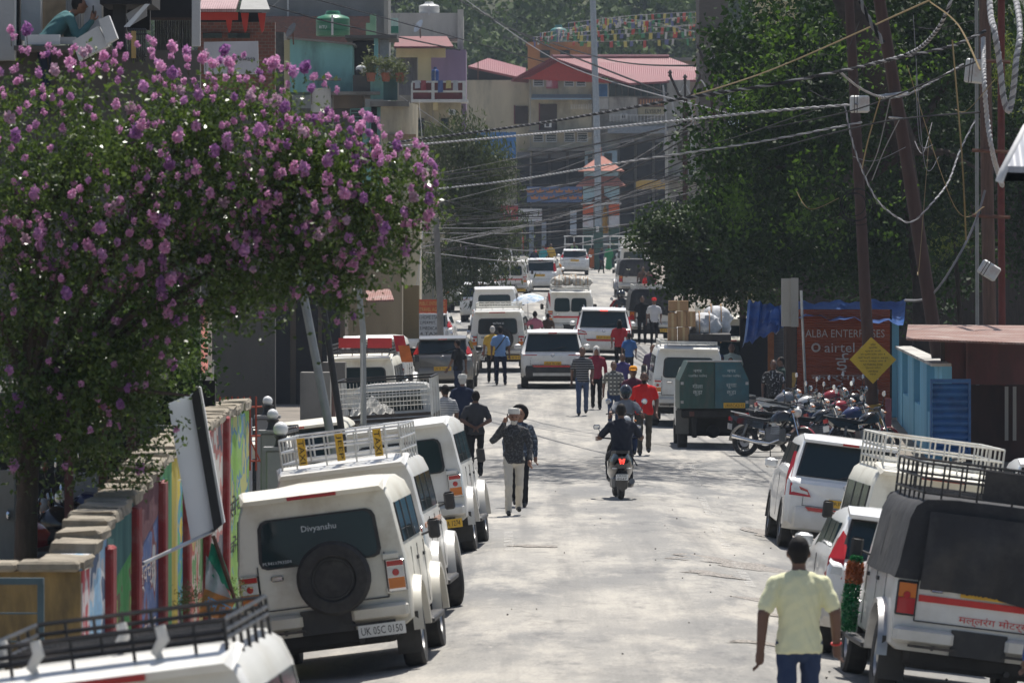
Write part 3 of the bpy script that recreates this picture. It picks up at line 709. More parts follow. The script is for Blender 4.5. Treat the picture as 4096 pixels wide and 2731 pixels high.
jeep('white jeep with black roof bars parked beside the globe lamp pillar', -3.75, 80, YAWL, CREAM, rack=RACKB, rack_h=.10, red_bar=False)
car('cream white people carrier with pale teal rear window beyond the leaning poles', -3.15, 88, YAWL, L=4.4, W=1.8, hgt=1.84, paint=CREAM, lamps='high', zwin=1.12, name='people_carrier')
jeep('white jeep carrying red boards on its roof rack, far along the parked row', -3.35, 126, YAWL, CREAM, rack=RACKB, rack_h=.2, spare=False, red_bar=False)
jeep('white jeep with bare roof between the red board jeep and the grey hatchback', -3.5, 143, YAWL, WHITE, spare=False, red_bar=False)
car('silver hatchback parked at the kerb beyond the grey one', -2.75, 186, rad(-2), L=3.8, W=1.65, hgt=1.5, paint=PURE, lamps='high', wr=.30, name='hatchback')
jeep('pale jeep with roof rack under the drooping tree', -2.1, 250, rad(-3), WHITE, rack=RACKW, rack_h=.15, spare=False, red_bar=False)
car('white car parked nose out by the far left shops', -1.1, 318, rad(-8), L=4.0, W=1.7, hgt=1.55, lamps='high', name='hatchback')
jeep('white jeep parked on the far right before the pagoda gate', 7.5, 345, rad(3), WHITE, rack=RACKW, rack_h=.15, spare=False, red_bar=False)
car('grey hatchback with yellow plate parked behind the man in black', -1.9, 157, rad(-2), L=3.8, W=1.65, hgt=1.5, paint=GREYP, lamps='high', plate_z=.62, wr=.30, name='hatchback')
jeep('white jeep with large spare wheel and a roof rail, behind the man in blue shirt', -.42, 172, rad(-2), WHITE, rack=RACKW, rack_h=.16, window_txt='workout at', plate_txt='UK 05 TA 2231')
car('white utility car with slim dark red lamps and black bumper in mid street', 1.13, 158, rad(0), L=4.25, W=1.76, hgt=1.62, lamps='slim', black_bumper=True, plate_txt='UK04 TB 1045', red_line=True, wr=.335, plate_z=.70, rails=True, name='utility_car')
car('white utility car with lit brake light, ahead of the slim lamped one', 2.95, 184, rad(0), L=4.3, W=1.78, hgt=1.66, lamps='side', lit=True, red_line=True, rails=True, plate_z=.72, name='utility_car')
jeep('white jeep with knotted sacks on its roof driving up the middle of the street', 2.05, 200, rad(1), WHITE, rack=RACKW, rack_h=.14, split_window=True, spare=False, stripe=RINK, red_bar=False, plate_x=.0)
jeep('white jeep stacked with cartons and white sacks on its roof, next to the garbage truck', 4.1, 133, rad(1), WHITE, rack=RACKW, rack_h=.08, spare=False, plate_x=.42, plate_txt='UK 05 TA 3316', red_bar=False)
jeep('white jeep with black cloth back and red striped tailgate, cut by the frame edge', 4.22, 52.4, YAWR, WHITE, rack=RACKB, rack_h=.30, canvas=True, spare=False, plate_txt='UK05TA2753', plate_x=.05, plate_z=1.065, garland=True, stripe=RINK, door_txt='मल्लरंग मोटर्स', red_bar=False, h=1.86)
car('white hatchback with tall red tail lamp squeezed beside the black cloth jeep', 3.93, 57.6, rad(1.5), L=3.7, W=1.70, hgt=1.52, lamps='high', wr=.30, name='hatchback', zwin=.98)
jeep('cream jeep with pale roof rack between the hatchback and the silver badge car', 4.50, 62.5, YAWR, CREAM, rack=RACKW, rack_h=.30, spare=False, plate_txt='UK 05 TA 1918')
car('white people carrier with red L shaped lamps and yellow HR plate', 4.76, 83, rad(1.0), L=4.4, W=1.735, hgt=1.69, lamps='side', red_line=True, plate_txt='HR38A J1207', plate_z=.74, zwin=1.06, rear_run=.33, wr=.32, name='people_carrier')
car('white car showing only its windscreen side at the frame edge', 7.85, 80, rad(0), L=4.0, W=1.72, hgt=1.62, lamps='high', name='hatchback')
jeep('open backed jeep with dark interior where the red capped man sits', 5.0, 204, rad(2), WHITE, canvas=True, spare=False, red_bar=False, rack=RACKW, rack_h=.12)
jeep('white jeep with a tall pale roof rack beyond the garbage truck', 6.15, 166, rad(2), CREAM, rack=RACKW, rack_h=.30, spare=False, red_bar=False)
car('small white van parked ahead of the garbage truck', 5.75, 149, rad(2), L=3.7, W=1.5, hgt=1.72, paint=CREAM, lamps='high', zwin=1.1, rear_run=.16, wr=.28, name='van', cat='van')
car('white hatchback with orange plate driving away near the pagoda gate', 3.68, 335, rad(0), L=3.7, W=1.68, hgt=1.5, lamps='high', name='hatchback')
car('white people carrier just beyond the jeep with the red pennant', 1.45, 292, rad(-5), L=4.3, W=1.7, hgt=1.72, lamps='high', name='people_carrier', zwin=1.05)
jeep('white jeep with split rear window and red pennant pole on the far stretch', -.08, 276, rad(-3), WHITE, rack=RACKW, rack_h=.12, split_window=True, spare=False, stripe=RINK, red_bar=False)
car('dark windowed white roofed car half hidden before the pennant jeep', -1.25, 232, rad(-2), L=4.2, W=1.74, hgt=1.62, lamps='slim', name='utility_car')
jeep('white jeep with plain bright roof ahead of the spare wheel jeep', -.62, 206, rad(-2), PURE, spare=False, red_bar=False)
jeep('pale jeep under the drooping tree on the far verge', 6.1, 282, rad(2), WHITE, canvas=True, spare=False, red_bar=False)
jeep('pale jeep with roof bars just past the one under the drooping tree', 6.9, 322, rad(2), WHITE, rack=RACKW, rack_h=.2, spare=False, red_bar=False)
# ------------------------------------------------------------------ people: one continuous skin per figure
SKIN = mat('brown_skin', (.23, .115, .07), .55, var=.08); SKIND = mat('dark_brown_skin', (.13, .065, .042), .55, var=.08)
HAIR = mat('black_hair', (.010, .008, .008), .75, var=.3, scale=60, spec=.25); GREYH = mat('grey_hair', (.45, .44, .42), .7, var=.2)
EYE = mat('dark_eye', (.01, .01, .01), .2)
def cloth(n, c, **k): return mat('cloth_' + n, c, .9, var=.05, scale=5, bump=.15, bump_scale=60, spec=.15, **k)
SHOE = mat('dark_shoe', (.03, .025, .02), .6, var=.2); SHOEW = mat('pale_shoe', (.5, .49, .46), .7, var=.1)
BLK = cloth('black', (.014, .014, .016)); NAVY = cloth('navy', (.018, .026, .055)); DENIM = cloth('denim', (.032, .05, .105)); GREYC = cloth('charcoal', (.05, .05, .055))
_PEOPLE = []
class Cap:
    def __init__(s, a, b, r0, r1, m): s.a, s.b, s.r0, s.r1, s.m = V(a), V(b), r0, r1, m
    def geo(s, mb):
        d = s.b - s.a; L = max(d.length, 1e-4); u = d / L; pts, rr = [], []
        for k in (0, .3, .7): pts.append(s.a - u * s.r0 * (1 - k) * .98); rr.append(s.r0 * math.sqrt(1 - (1 - k) ** 2) + .002)
        for k in (0, .33, .66, 1): pts.append(s.a + d * k); rr.append(s.r0 + (s.r1 - s.r0) * k)
        for k in (.3, .7, .98): pts.append(s.b + u * s.r1 * k); rr.append(s.r1 * math.sqrt(1 - k * k) + .002)
        mb.tube(pts, rr, 10)
    def sdf(s, p):
        a, b = np.array(s.a), np.array(s.b); d = b - a; q = np.clip(((p - a) @ d) / max(d @ d, 1e-9), 0, 1)
        return np.linalg.norm(p - a - q[:, None] * d, axis=1) - (s.r0 + (s.r1 - s.r0) * q)
class Ell:
    def __init__(s, c, r, m, M=None): s.c, s.r, s.m, s.M = V(c), r, m, M
    def geo(s, mb): mb.ell(s.c, s.r, 14, 10, s.M)
    def sdf(s, p):
        q = p - np.array(s.c)
        if s.M: q = q @ np.array(s.M)
        return (np.linalg.norm(q / np.array(s.r), axis=1) - 1) * min(s.r)
class Tor:
    """stack of ellipses along an axis: trunk, skirt, trouser leg"""
    def __init__(s, a, b, side, rows, m):
        s.a, s.b, s.m, s.rows = V(a), V(b), m, rows; d = s.b - s.a; s.L = d.length; s.ax = d / s.L
        sd = V(side); s.u = (sd - s.ax * sd.dot(s.ax)).normalized(); s.w = s.ax.cross(s.u)
    def geo(s, mb):
        R = []
        for t, rx, ry in s.rows:
            c = s.a + s.ax * (t * s.L); R.append([c + s.u * (rx * math.cos(2 * PI * j / 18)) + s.w * (ry * math.sin(2 * PI * j / 18)) for j in range(18)])
        mb.loft(R)
    def sdf(s, p):
        q = p - np.array(s.a); t = (q @ np.array(s.ax)) / s.L; tt = [r[0] for r in s.rows]
        rx = np.interp(t, tt, [r[1] for r in s.rows]); ry = np.interp(t, tt, [r[2] for r in s.rows])
        x = q @ np.array(s.u); y = q @ np.array(s.w); d = (np.sqrt((x / rx) ** 2 + (y / ry) ** 2) - 1) * np.minimum(rx, ry)
        return np.maximum(d, np.maximum(tt[0] - t, t - tt[-1]) * s.L)

def person(label, x, y, yaw, h=1.70, top=BLK, bottom=BLK, skin=SKIN, hair=HAIR, style='short', pose=None, sleeve='short', shoe=SHOE, skirt=None, voxel=.022, z=None, group=None, hat=None, build=1.0, tucked=False, cat='person', on=None, tight=False):
    p = pose or {}; k = h / 1.70; ln = p.get('lean', 0.0); up = p.get('up', 0.0)
    j = dict(hr=(.09, 0, .91), hl=(-.09, 0, .91), kr=(.10, .02, .49), kl=(-.10, .02, .49), ar=(.105, -.01, .085), al=(-.105, -.01, .085),
             sr=(.178, ln * .92, 1.345), sl=(-.178, ln * .92, 1.345), er=(.245, ln * .6 - .03, 1.12), el=(-.245, ln * .6 - .03, 1.12), wr=(.255, ln * .4 + .05, .87), wl=(-.255, ln * .4 + .05, .87),
             pv=(0, 0, .93), nk=(0, ln, 1.45), hd=(0, ln * 1.08 + .025, 1.585))
    j.update(p.get('j', {})); j = {a: V(b) * k for a, b in j.items()}
    side = (j['sr'] - j['sl']).normalized(); pr = []; M = {}
    mats = []
    def mi(m):
        if m not in mats: mats.append(m)
        return mats.index(m)
    T, B, Sk, Hr, Sh = mi(top), mi(bottom), mi(skin), mi(hair), mi(shoe)
    bw = build
    rows = [(-.02 if tucked else -.17, .178 * bw, .126 * bw), (0, .170 * bw, .122 * bw), (.18, .150 * bw, .110 * bw), (.42, .158 * bw, .118 * bw), (.66, .178 * bw, .120 * bw), (.82, .165 * bw, .106), (.92, .115, .088), (1.0, .062, .062)]
    pr.append(Tor(j['pv'], j['nk'], side, [(t, a * k, b * k) for t, a, b in rows], T))
    pr.append(Ell(j['pv'] + V(0, 0, -.05 * k), (.138 * k, .10 * k, .11 * k), B))
    nk = j['nk']; hd = j['hd']
    for q_ in ('sr', 'sl'): pr.append(Cap(nk - V(0, 0, .045 * k), j[q_], .062 * k, .066 * k, T))
    pr.append(Cap(nk - V(0, 0, .04 * k), hd - V(0, .02 * k, .06 * k), .055 * k, .052 * k, Sk))
    fx = V(p.get('look', (0, 1, 0))).normalized()
    pr.append(Ell(hd, (.076 * k, .093 * k, .112 * k), Sk)); pr.append(Ell(hd + fx * .028 * k - V(0, 0, .055 * k), (.056 * k, .062 * k, .062 * k), Sk))
    sdv = fx.cross(V(0, 0, 1))
    pr.append(Cap(hd + fx * .088 * k + V(0, 0, .008 * k), hd + fx * .108 * k - V(0, 0, .022 * k), .010 * k, .015 * k, Sk))
    for s in (-1, 1): pr.append(Ell(hd + sdv * s * .078 * k - V(0, 0, .012 * k), (.016 * k, .02 * k, .032 * k), Sk))
    if style != 'bald':
        pr.append(Ell(hd - fx * .020 * k + V(0, 0, .022 * k), (.081 * k, .092 * k, .102 * k), Hr)); pr.append(Ell(hd - fx * .048 * k - V(0, 0, .035 * k), (.064 * k, .046 * k, .058 * k), Hr))
    if style == 'curly':
        for i in range(16):
            a = 2 * PI * i / 16; r = .105 * k
            pr.append(Ell(hd + sdv * math.cos(a) * r + V(0, 0, .03 * k + math.sin(a) * r) - fx * .03 * k, (.05 * k,) * 3, Hr)) if math.sin(a) > -.75 else None
        pr.append(Ell(hd - fx * .06 * k, (.12 * k, .08 * k, .12 * k), Hr))
    if style == 'long': pr.append(Tor(hd - fx * .07 * k + V(0, 0, .03 * k), hd - fx * .10 * k - V(0, 0, .52 * k), side, [(0, .075 * k, .04 * k), (.4, .085 * k, .035 * k), (1, .05 * k, .02 * k)], Hr))
    if style == 'scarf':
        sc = mi(hat or top); pr.append(Ell(hd - fx * .02 * k + V(0, 0, .02 * k), (.096 * k, .105 * k, .12 * k), sc)); pr.append(Tor(hd - fx * .05 * k, hd - fx * .09 * k - V(0, 0, .42 * k), side, [(0, .09 * k, .05 * k), (1, .14 * k, .05 * k)], sc))
    if style == 'beard': pr.append(Ell(hd + fx * .035 * k - V(0, 0, .08 * k), (.055 * k, .058 * k, .05 * k), Hr))
    ext = MB()
    for s, c in ((1, 'r'), (-1, 'l')):
        sh, el, w, hp_, kn, an = (j[q + c] for q in ('s', 'e', 'w', 'h', 'k', 'a'))
        if sleeve == 'long':
            pr.append(Cap(sh, el, .066 * k, .055 * k, T)); pr.append(Cap(el, w, .055 * k, .043 * k, T))
        else:
            m = sh.lerp(el, .72); pr.append(Cap(sh, m, .068 * k, .066 * k, T)); pr.append(Cap(sh, el, .048 * k, .044 * k, Sk)); pr.append(Cap(el, w, .046 * k * bw, .031 * k * bw, Sk))
        hv = p.get('hand' + c); hv = V(hv).normalized() if hv else (w - el).normalized()
        if tight is False: pass
        pe = w + hv * .085 * k; pr.append(Cap(w, w.lerp(pe, .5), .028 * k, .036 * k, Sk)); pr.append(Cap(w.lerp(pe, .5), pe, .036 * k, .034 * k, Sk))
        # fingers and thumb, rooted in the palm
        fwd = V(0, 1, 0) if abs(hv.y) < .8 else V(0, 0, 1); ac = (fwd - hv * fwd.dot(hv)).normalized(); cu = hv.cross(ac) * s
        ext.use(Sk)
        for q, (o, L) in enumerate(((-.028, .06), (-.010, .075), (.010, .08), (.028, .07))):
            a = pe + ac * o * k; b = a + hv * L * .55 * k + cu * .012 * k; e = b + hv * L * .42 * k + cu * .03 * k; ext.tube([a - hv * .015 * k, b, e], [.0095 * k, .009 * k, .007 * k], 5)
        a = w + hv * .035 * k + ac * .03 * k; ext.tube([a, a + ac * .03 * k + hv * .035 * k, a + ac * .036 * k + hv * .07 * k + cu * .012 * k], [.012 * k, .011 * k, .008 * k], 5)
        if not skirt or p.get('seated'):
            pr.append(Cap(hp_, kn, .086 * k, .066 * k, B)); pr.append(Cap(kn, an, .066 * k, .055 * k, B)); 
            ft = V(p.get('toe' + c, (0, 1, 0)))
            pr.append(Cap(an - V(0, .02 * k, .025 * k), an + ft * .16 * k - V(0, 0, .045 * k), .042 * k, .034 * k, Sh))
        else:
            pr.append(Cap(an - V(0, .02 * k, .025 * k), an + V(0, .16 * k, -.045 * k), .042 * k, .034 * k, Sh))
    if skirt: pr.append(Tor(j['pv'] + V(0, 0, -.02), V(j['pv'].x, .02, .10 * k), side, [(0, .15 * k, .12 * k), (.25, .18 * k, .15 * k), (1, .24 * k, .2 * k)], mi(skirt)))
    ext.use(mi(EYE))
    for s in (-1, 1): ext.ell(hd + fx * .086 * k + sdv * s * .032 * k + V(0, 0, .004 * k), (.012 * k, .007 * k, .007 * k), 6, 4)
    ext.ell(hd + fx * .090 * k - V(0, 0, .062 * k), (.022 * k, .006 * k, .004 * k), 6, 4)
    raw = MB()
    for q in pr:
        if q: q.geo(raw)
    me = raw.mesh('person', mats); o = bpy.data.objects.new('person', me); COL.objects.link(o)
    rm = o.modifiers.new('skin', 'REMESH'); rm.mode = 'VOXEL'; rm.voxel_size = voxel
    sm = o.modifiers.new('soft', 'SMOOTH'); sm.iterations = 3; sm.factor = .5
    o.location = (x, y, gz(x, y) - .014 if z is None else z); o.rotation_euler = (0, 0, yaw)
    tag(o, label, cat, group); _PEOPLE.append((o, [q for q in pr if q], ext, mats)); o['_hd'] = tuple(hd)
    return o
def finish_people():
    dg = bpy.context.evaluated_depsgraph_get(); done = []
    for o, pr, ext, mats in _PEOPLE: done.append(bpy.data.meshes.new_from_object(o.evaluated_get(dg)))
    for (o, pr, ext, mats), me in zip(_PEOPLE, done):
        n = len(me.vertices); v = np.zeros(n * 3); me.vertices.foreach_get('co', v); v = v.reshape(-1, 3)
        fs = [tuple(q.vertices) for q in me.polygons]
        c = np.array([v[list(f)].mean(0) for f in fs]); D = np.stack([q.sdf(c) for q in pr]); idx = np.array([q.m for q in pr])[D.argmin(0)]
        # creases in the cloth
        skinny = {i for i, m_ in enumerate(mats) if m_.name.startswith(('brown_skin', 'dark_brown', 'black_hair', 'grey_hair'))}
        w = np.ones(n)
        for f, i_ in zip(fs, idx):
            if int(i_) in skinny: w[list(f)] = 0
        nr = np.zeros(n * 3); me.vertices.foreach_get('normal', nr); nr = nr.reshape(-1, 3); ph = (hash(o.name) % 97) * .37
        ws = np.sin(v[:, 2] * 34 + 9 * np.sin(v[:, 0] * 11 + ph) + v[:, 1] * 15) * .55 + np.sin(v[:, 0] * 46 + v[:, 2] * 21 + 5 * np.sin(v[:, 2] * 9 + ph)) * .3 + np.sin(v[:, 2] * 71 - v[:, 0] * 33 + ph) * .25
        v = v + nr * (ws * w * .0055)[:, None]
        b = MB(); b.v = [tuple(q) for q in v]; b.f = fs; b.m = [int(i) for i in idx]
        off = len(b.v); b.v += ext.v; b.f += [tuple(i + off for i in f) for f in ext.f]; b.m += ext.m
        old = o.data; o.modifiers.clear(); o.data = b.mesh('person', mats, 70); bpy.data.meshes.remove(old); bpy.data.meshes.remove(me)
        del o['_hd']
def headgear(o, kind, m, h=1.7, look=(0, 1, 0)):
    k = h / 1.7; c = V(o['_hd']); f = V(look).normalized(); sd = f.cross(V(0, 0, 1))
    if kind == 'cap':
        b = MB(); b.lathe([(.094 * k, 0), (.094 * k, .03 * k), (.085 * k, .075 * k), (.05 * k, .10 * k), (.005, .105 * k)], c + V(0, 0, .035 * k) - f * .01, (0, 0, 1), 16)
        b.prism([c + f * .06 * k + sd * .07 * k + V(0, 0, .045 * k), c + f * .15 * k + sd * .045 * k + V(0, 0, .03 * k), c + f * .15 * k - sd * .045 * k + V(0, 0, .03 * k), c + f * .06 * k - sd * .07 * k + V(0, 0, .045 * k)], (0, 0, 1), .01)
        return b.build('cap', m, o, 50)
    if kind == 'skullcap': return MB().lathe([(.096 * k, 0), (.098 * k, .045 * k), (.085 * k, .085 * k), (.01, .095 * k)], c + V(0, 0, .035 * k) - f * .01, (0, 0, 1), 16).build('skull_cap', m, o, 50)
    if kind == 'helmet':
        b = MB(); b.ell(c + V(0, 0, .02 * k) - f * .008, (.125 * k, .145 * k, .145 * k), 16, 12); g = b.build('helmet', m, o, 60)
        MB().ell(c + f * .045 * k + V(0, 0, .0), (.105 * k, .108 * k, .055 * k), 14, 8).build('visor', GLASS, g, 60); return g
    if kind == 'chin': return None

WALK = {'j': dict(kr=(.09, .12, .50), ar=(.09, .05, .085), kl=(-.09, -.02, .50), al=(-.09, -.26, .14), er=(.25, -.10, 1.13), wr=(.26, -.10, .88), el=(-.25, .04, 1.12), wl=(-.24, .18, .90))}
WALK2 = {'j': dict(kl=(-.09, .12, .50), al=(-.09, .10, .085), kr=(.09, .0, .49), ar=(.09, -.18, .12), el=(-.25, -.10, 1.13), wl=(-.26, -.06, .88), er=(.25, .02, 1.12), wr=(.24, .14, .89))}
RIDE = {'seated': 1, 'lean': .08, 'j': dict(pv=(0, 0, .80), hr=(.10, .02, .78), hl=(-.10, .02, .78), kr=(.17, .40, .72), kl=(-.17, .40, .72), ar=(.16, .34, .34), al=(-.16, .34, .34), sr=(.18, .05, 1.22), sl=(-.18, .05, 1.22), nk=(0, .05, 1.32), hd=(0, .08, 1.46),
        er=(.30, .26, 1.06), el=(-.30, .26, 1.06), wr=(.31, .50, 1.02), wl=(-.31, .50, 1.02))}
AWAY, FACE = 0.0, PI

# the man walking away in front
q = person('man in pale yellow short sleeved shirt and blue jeans walking away', 2.20, 43.6, rad(3), 1.76, cloth('pale_yellow', (.74, .73, .48)), DENIM, SKIND, pose={'j': dict(WALK['j'], er=(.265, -.03, 1.14), wr=(.29, .09, .90), el=(-.27, -.06, 1.13), wl=(-.29, -.05, .87))}, voxel=.011, build=1.02)
MB().torus((.287 * 1.035, .085 * 1.035, .935), (.1, .3, -1), .036, .008, 14, 5).build('red_thread', RINK, q)
# two walking towards the camera
q = person('bearded man in skull cap, dark patterned shirt and pale trousers holding phone to his ear', .03, 90, FACE + .06, 1.70, speckle('dark_print_cloth', (.026, .027, .03), (.075, .078, .082), 40, .56), cloth('stone', (.52, .49, .43)), SKIN, GREYH, 'beard', {'look': (0, 1, -.15), 'j': dict(WALK['j'], er=(.34, .10, 1.20), wr=(.17, .17, 1.46)), 'handr': (-.3, -.1, .9)}, 'long', voxel=.013)
headgear(q, 'skullcap', cloth('offwhite', (.62, .60, .55)))
MB().rbox(.105, .118, .10, .17, 1.50, 1.63, .003).build('phone', BLACKP, q)
MB().tube([(-.15, .09, 1.40), (0, .14, 1.20), (.17, .12, .98)], .012, 5).build('bag_strap', BLACKP, q)
person('curly haired woman in dark dress walking close behind the skull capped man', .13, 93.4, FACE - .05, 1.64, speckle('blue_print_cloth', (.03, .04, .06), (.13, .17, .22), 26, .58), BLK, SKIN, HAIR, 'curly', WALK2, 'long', voxel=.014)
# walking up the left of the street
person('man in charcoal tee and black trousers walking away with hands behind him', -.68, 107, AWAY, 1.62, GREYC, BLK, SKIND, pose={'j': dict(WALK['j'], er=(.28, -.08, 1.12), wr=(.06, -.17, 1.0), el=(-.28, -.08, 1.12), wl=(-.06, -.17, 1.0))}, voxel=.018)
q = person('man in white cap and navy shirt walking between charcoal tee man and pickup', -1.02, 117, AWAY, 1.68, NAVY, BLK, SKIND, GREYH, voxel=.02); headgear(q, 'skullcap', cloth('capwhite', (.6, .59, .55)), 1.68)
person('man in thin striped shirt leaning on the pickup cage', -1.30, 111, rad(28), 1.66, stripes('thin_stripe_cloth', (.50, .50, .50), (.10, .105, .12), 30), DENIM, SKIND, pose={'j': dict(el=(-.3, .15, 1.18), wl=(-.38, .30, 1.05))}, voxel=.02)
person('man in sky blue shirt with a bag strap standing behind the spare wheel jeep', -.33, 161, AWAY, 1.68, cloth('sky_blue', (.20, .34, .60)), NAVY, SKIND, pose={'j': dict(kr=(.12, .02, .49), ar=(.14, 0, .08))}, voxel=.024)
MB().tube([(.15, -.06, 1.40), (.02, -.14, 1.2), (-.16, -.1, .98)], .018, 5).build('bag_strap', BLACKP, bpy.data.objects[_PEOPLE[-1][0].name])
person('man in mustard shirt beside the sky blue shirt', -.56, 163, AWAY, 1.64, cloth('mustard', (.52, .33, .06)), BLK, SKIND, GREYH, voxel=.026)
person('man in black tee with white print beside the grey hatchback', -1.42, 150, rad(60), 1.62, BLK, NAVY, SKIND, voxel=.026, pose=WALK)
# coming towards the camera right of centre
person('man in black tee with thin white stripes and jeans walking towards the camera', 1.72, 139, FACE, 1.70, stripes('white_stripe_tee', (.025, .027, .032), (.30, .30, .31), 17, 'Z', .22), cloth('jeans', (.06, .085, .15)), SKIND, pose=WALK, voxel=.02)
person('woman in maroon tunic and black trousers with a white veil', 2.12, 143, FACE, 1.60, cloth('maroon', (.23, .03, .05)), BLK, SKIN, HAIR, 'scarf', WALK2, 'long', hat=cloth('veil', (.62, .60, .56)), voxel=.022)
person('boy in black and cream checked shirt behind the helmeted rider', 2.36, 132, FACE, 1.55, stripes('check_cloth', (.42, .41, .36), (.05, .05, .05), 11, 'Z', .5, c3=(.12, .12, .115)), DENIM, SKIND, voxel=.022, pose=WALK)
q = person('bearded man in bright red polo shirt beside the motorcycle', 2.72, 117, FACE, 1.74, cloth('red', (.55, .022, .022)), cloth('olive', (.06, .055, .045)), SKIND, HAIR, 'beard', WALK, voxel=.018, build=1.08)
q = person('person in orange cap walking behind the red polo shirt', 2.62, 123, FACE, 1.68, cloth('plum', (.10, .03, .05)), BLK, SKIND, voxel=.024, pose=WALK2); headgear(q, 'cap', cloth('orange', (.72, .30, .03)), 1.68)
person('woman in red top with long black hair walking away near the lit brake light', 3.25, 172, AWAY, 1.62, cloth('crimson', (.32, .022, .03)), BLK, SKIND, HAIR, 'long', WALK, voxel=.026)
person('child in blue shirt beside the long haired woman', 3.42, 166, AWAY, 1.38, cloth('blue', (.05, .13, .33)), BLK, SKIND, voxel=.026, pose=WALK2)
person('woman with dark plait beside the carton laden jeep', 3.66, 148, FACE, 1.55, cloth('dusk', (.10, .07, .12)), BLK, SKIN, HAIR, 'long', voxel=.026)
person('person in purple shirt between the checked boy and the orange cap', 2.72, 140, FACE, 1.52, cloth('violet', (.06, .05, .15)), BLK, SKIND, voxel=.026, pose=WALK)
# round the umbrella
q = person('woman in pink top walking under the pale umbrella', .74, 183, AWAY, 1.60, cloth('pink', (.42, .14, .19)), cloth('teal', (.03, .12, .13)), SKIND, HAIR, 'short', {'j': dict(el=(-.28, .12, 1.18), wl=(-.20, .22, 1.36))}, voxel=.028)
person('woman with yellow headscarf ahead of the pale umbrella', .28, 187, AWAY, 1.60, BLK, BLK, SKIND, HAIR, 'scarf', hat=cloth('headscarf', (.50, .33, .05)), skirt=BLK, voxel=.028)
person('boy with bare dark head walking past the umbrella', 1.20, 190, AWAY, 1.36, cloth('brown', (.06, .04, .03)), BLK, SKIND, voxel=.028, pose=WALK)
# seated and loading round the jeeps on the far side
q = person('man in red cap and pale shirt sitting at the back of the open jeep', 5.02, 201, FACE, 1.66, cloth('pale_grey', (.50, .50, .52)), BLK, SKIND, voxel=.03, pose=WALK); headgear(q, 'cap', cloth('capred', (.60, .03, .03)), 1.66)
person('person in black beside the red capped man', 4.62, 202, FACE, 1.72, BLK, BLK, SKIND, voxel=.03)
person('man in pale green shirt standing beyond the garbage truck', 5.52, 143, FACE, 1.74, cloth('pale_green', (.38, .42, .36)), GREYC, SKIND, voxel=.026, build=1.05)
person('man in blue with a dark red cap beyond the garbage truck', 4.92, 146, AWAY, 1.66, NAVY, BLK, SKIND, cloth('wine', (.12, .03, .035)), voxel=.028)
person('woman in blue headscarf between the green shirt and the wine cap', 5.18, 141, FACE, 1.50, cloth('royal', (.03, .06, .16)), BLK, SKIN, HAIR, 'scarf', hat=cloth('slate', (.05, .07, .11)), voxel=.028)
person('woman in dark dress looking over the garbage truck', 5.38, 140, FACE, 1.46, BLK, BLK, SKIN, HAIR, 'short', voxel=.028)
person('person in black and white print at the dark stall', 6.02, 131, FACE, 1.68, speckle('print_tee', (.02, .02, .022), (.4, .4, .4), 20, .62), BLK, SKIND, voxel=.026)
person('person in dark green at the stall near the shop shutter', 6.35, 134, rad(100), 1.66, cloth('bottle', (.03, .05, .045)), BLK, SKIND, voxel=.026)
# far stretch
FARC = [('woman in orange saree', 2.38, 300, cloth('saffron', (.50, .18, .02)), 1), ('woman in teal tunic', 1.9, 345, cloth('turquoise', (.05, .30, .33)), 1), ('man in brown', 6.35, 276, cloth('brown2', (.09, .055, .04)), 0), ('woman in wine', 6.0, 290, cloth('wine2', (.16, .04, .045)), 1), ('man in black', 6.75, 284, BLK, 0),
        ('man in grey', 6.3, 262, GREYC, 0), ('woman in orange', 5.0, 352, cloth('tangerine', (.42, .12, .04)), 1), ('woman in green and red', 5.95, 350, cloth('emerald', (.04, .22, .10)), 1), ('man in white', 7.0, 338, cloth('white2', (.55, .55, .56)), 0), ('man in olive', 3.9, 356, cloth('leaf', (.20, .30, .16)), 0),
        ('woman in red', 2.1, 352, cloth('scarlet', (.42, .04, .04)), 1), ('man in dark blue', 1.3, 330, NAVY, 0), ('woman in rust', 7.9, 340, cloth('rust', (.30, .08, .05)), 1), ('man in maroon', 7.4, 350, cloth('maroon2', (.18, .03, .05)), 0)]
where = ['passing the people carrier', 'near the far banners', 'on the shaded verge', 'beside the shaded verge', 'behind the brown clothed man', 'heading down from the gate', 'below the pagoda gate', 'in front of the pagoda steps', 'beside the gate railing', 'left of the gate post', 'under the white banner', 'beside the parked people carrier', 'beyond the gate railing', 'beside the rust clothed woman']
for (lb, xx, yy, m, sk), w in zip(FARC, where):
    person(lb + ' walking ' + w, xx, yy, rng.uniform(-.4, .4) + (PI if rng.random() < .5 else 0), 1.58 if sk else 1.68, m, BLK, SKIND, HAIR, 'long' if sk else 'short', WALK if rng.random() < .5 else WALK2, 'long', skirt=m if sk else None, voxel=.045, group='people on the far stretch of the street')
CROWD = [('black', BLK), ('slate', GREYC), ('navy', NAVY), ('pink', cloth('pink', (.42, .14, .19))), ('red', cloth('red', (.55, .022, .022))), ('white', cloth('white2', (.55, .55, .56))), ('green', cloth('emerald', (.04, .22, .10))), ('mustard', cloth('mustard', (.52, .33, .06)))]
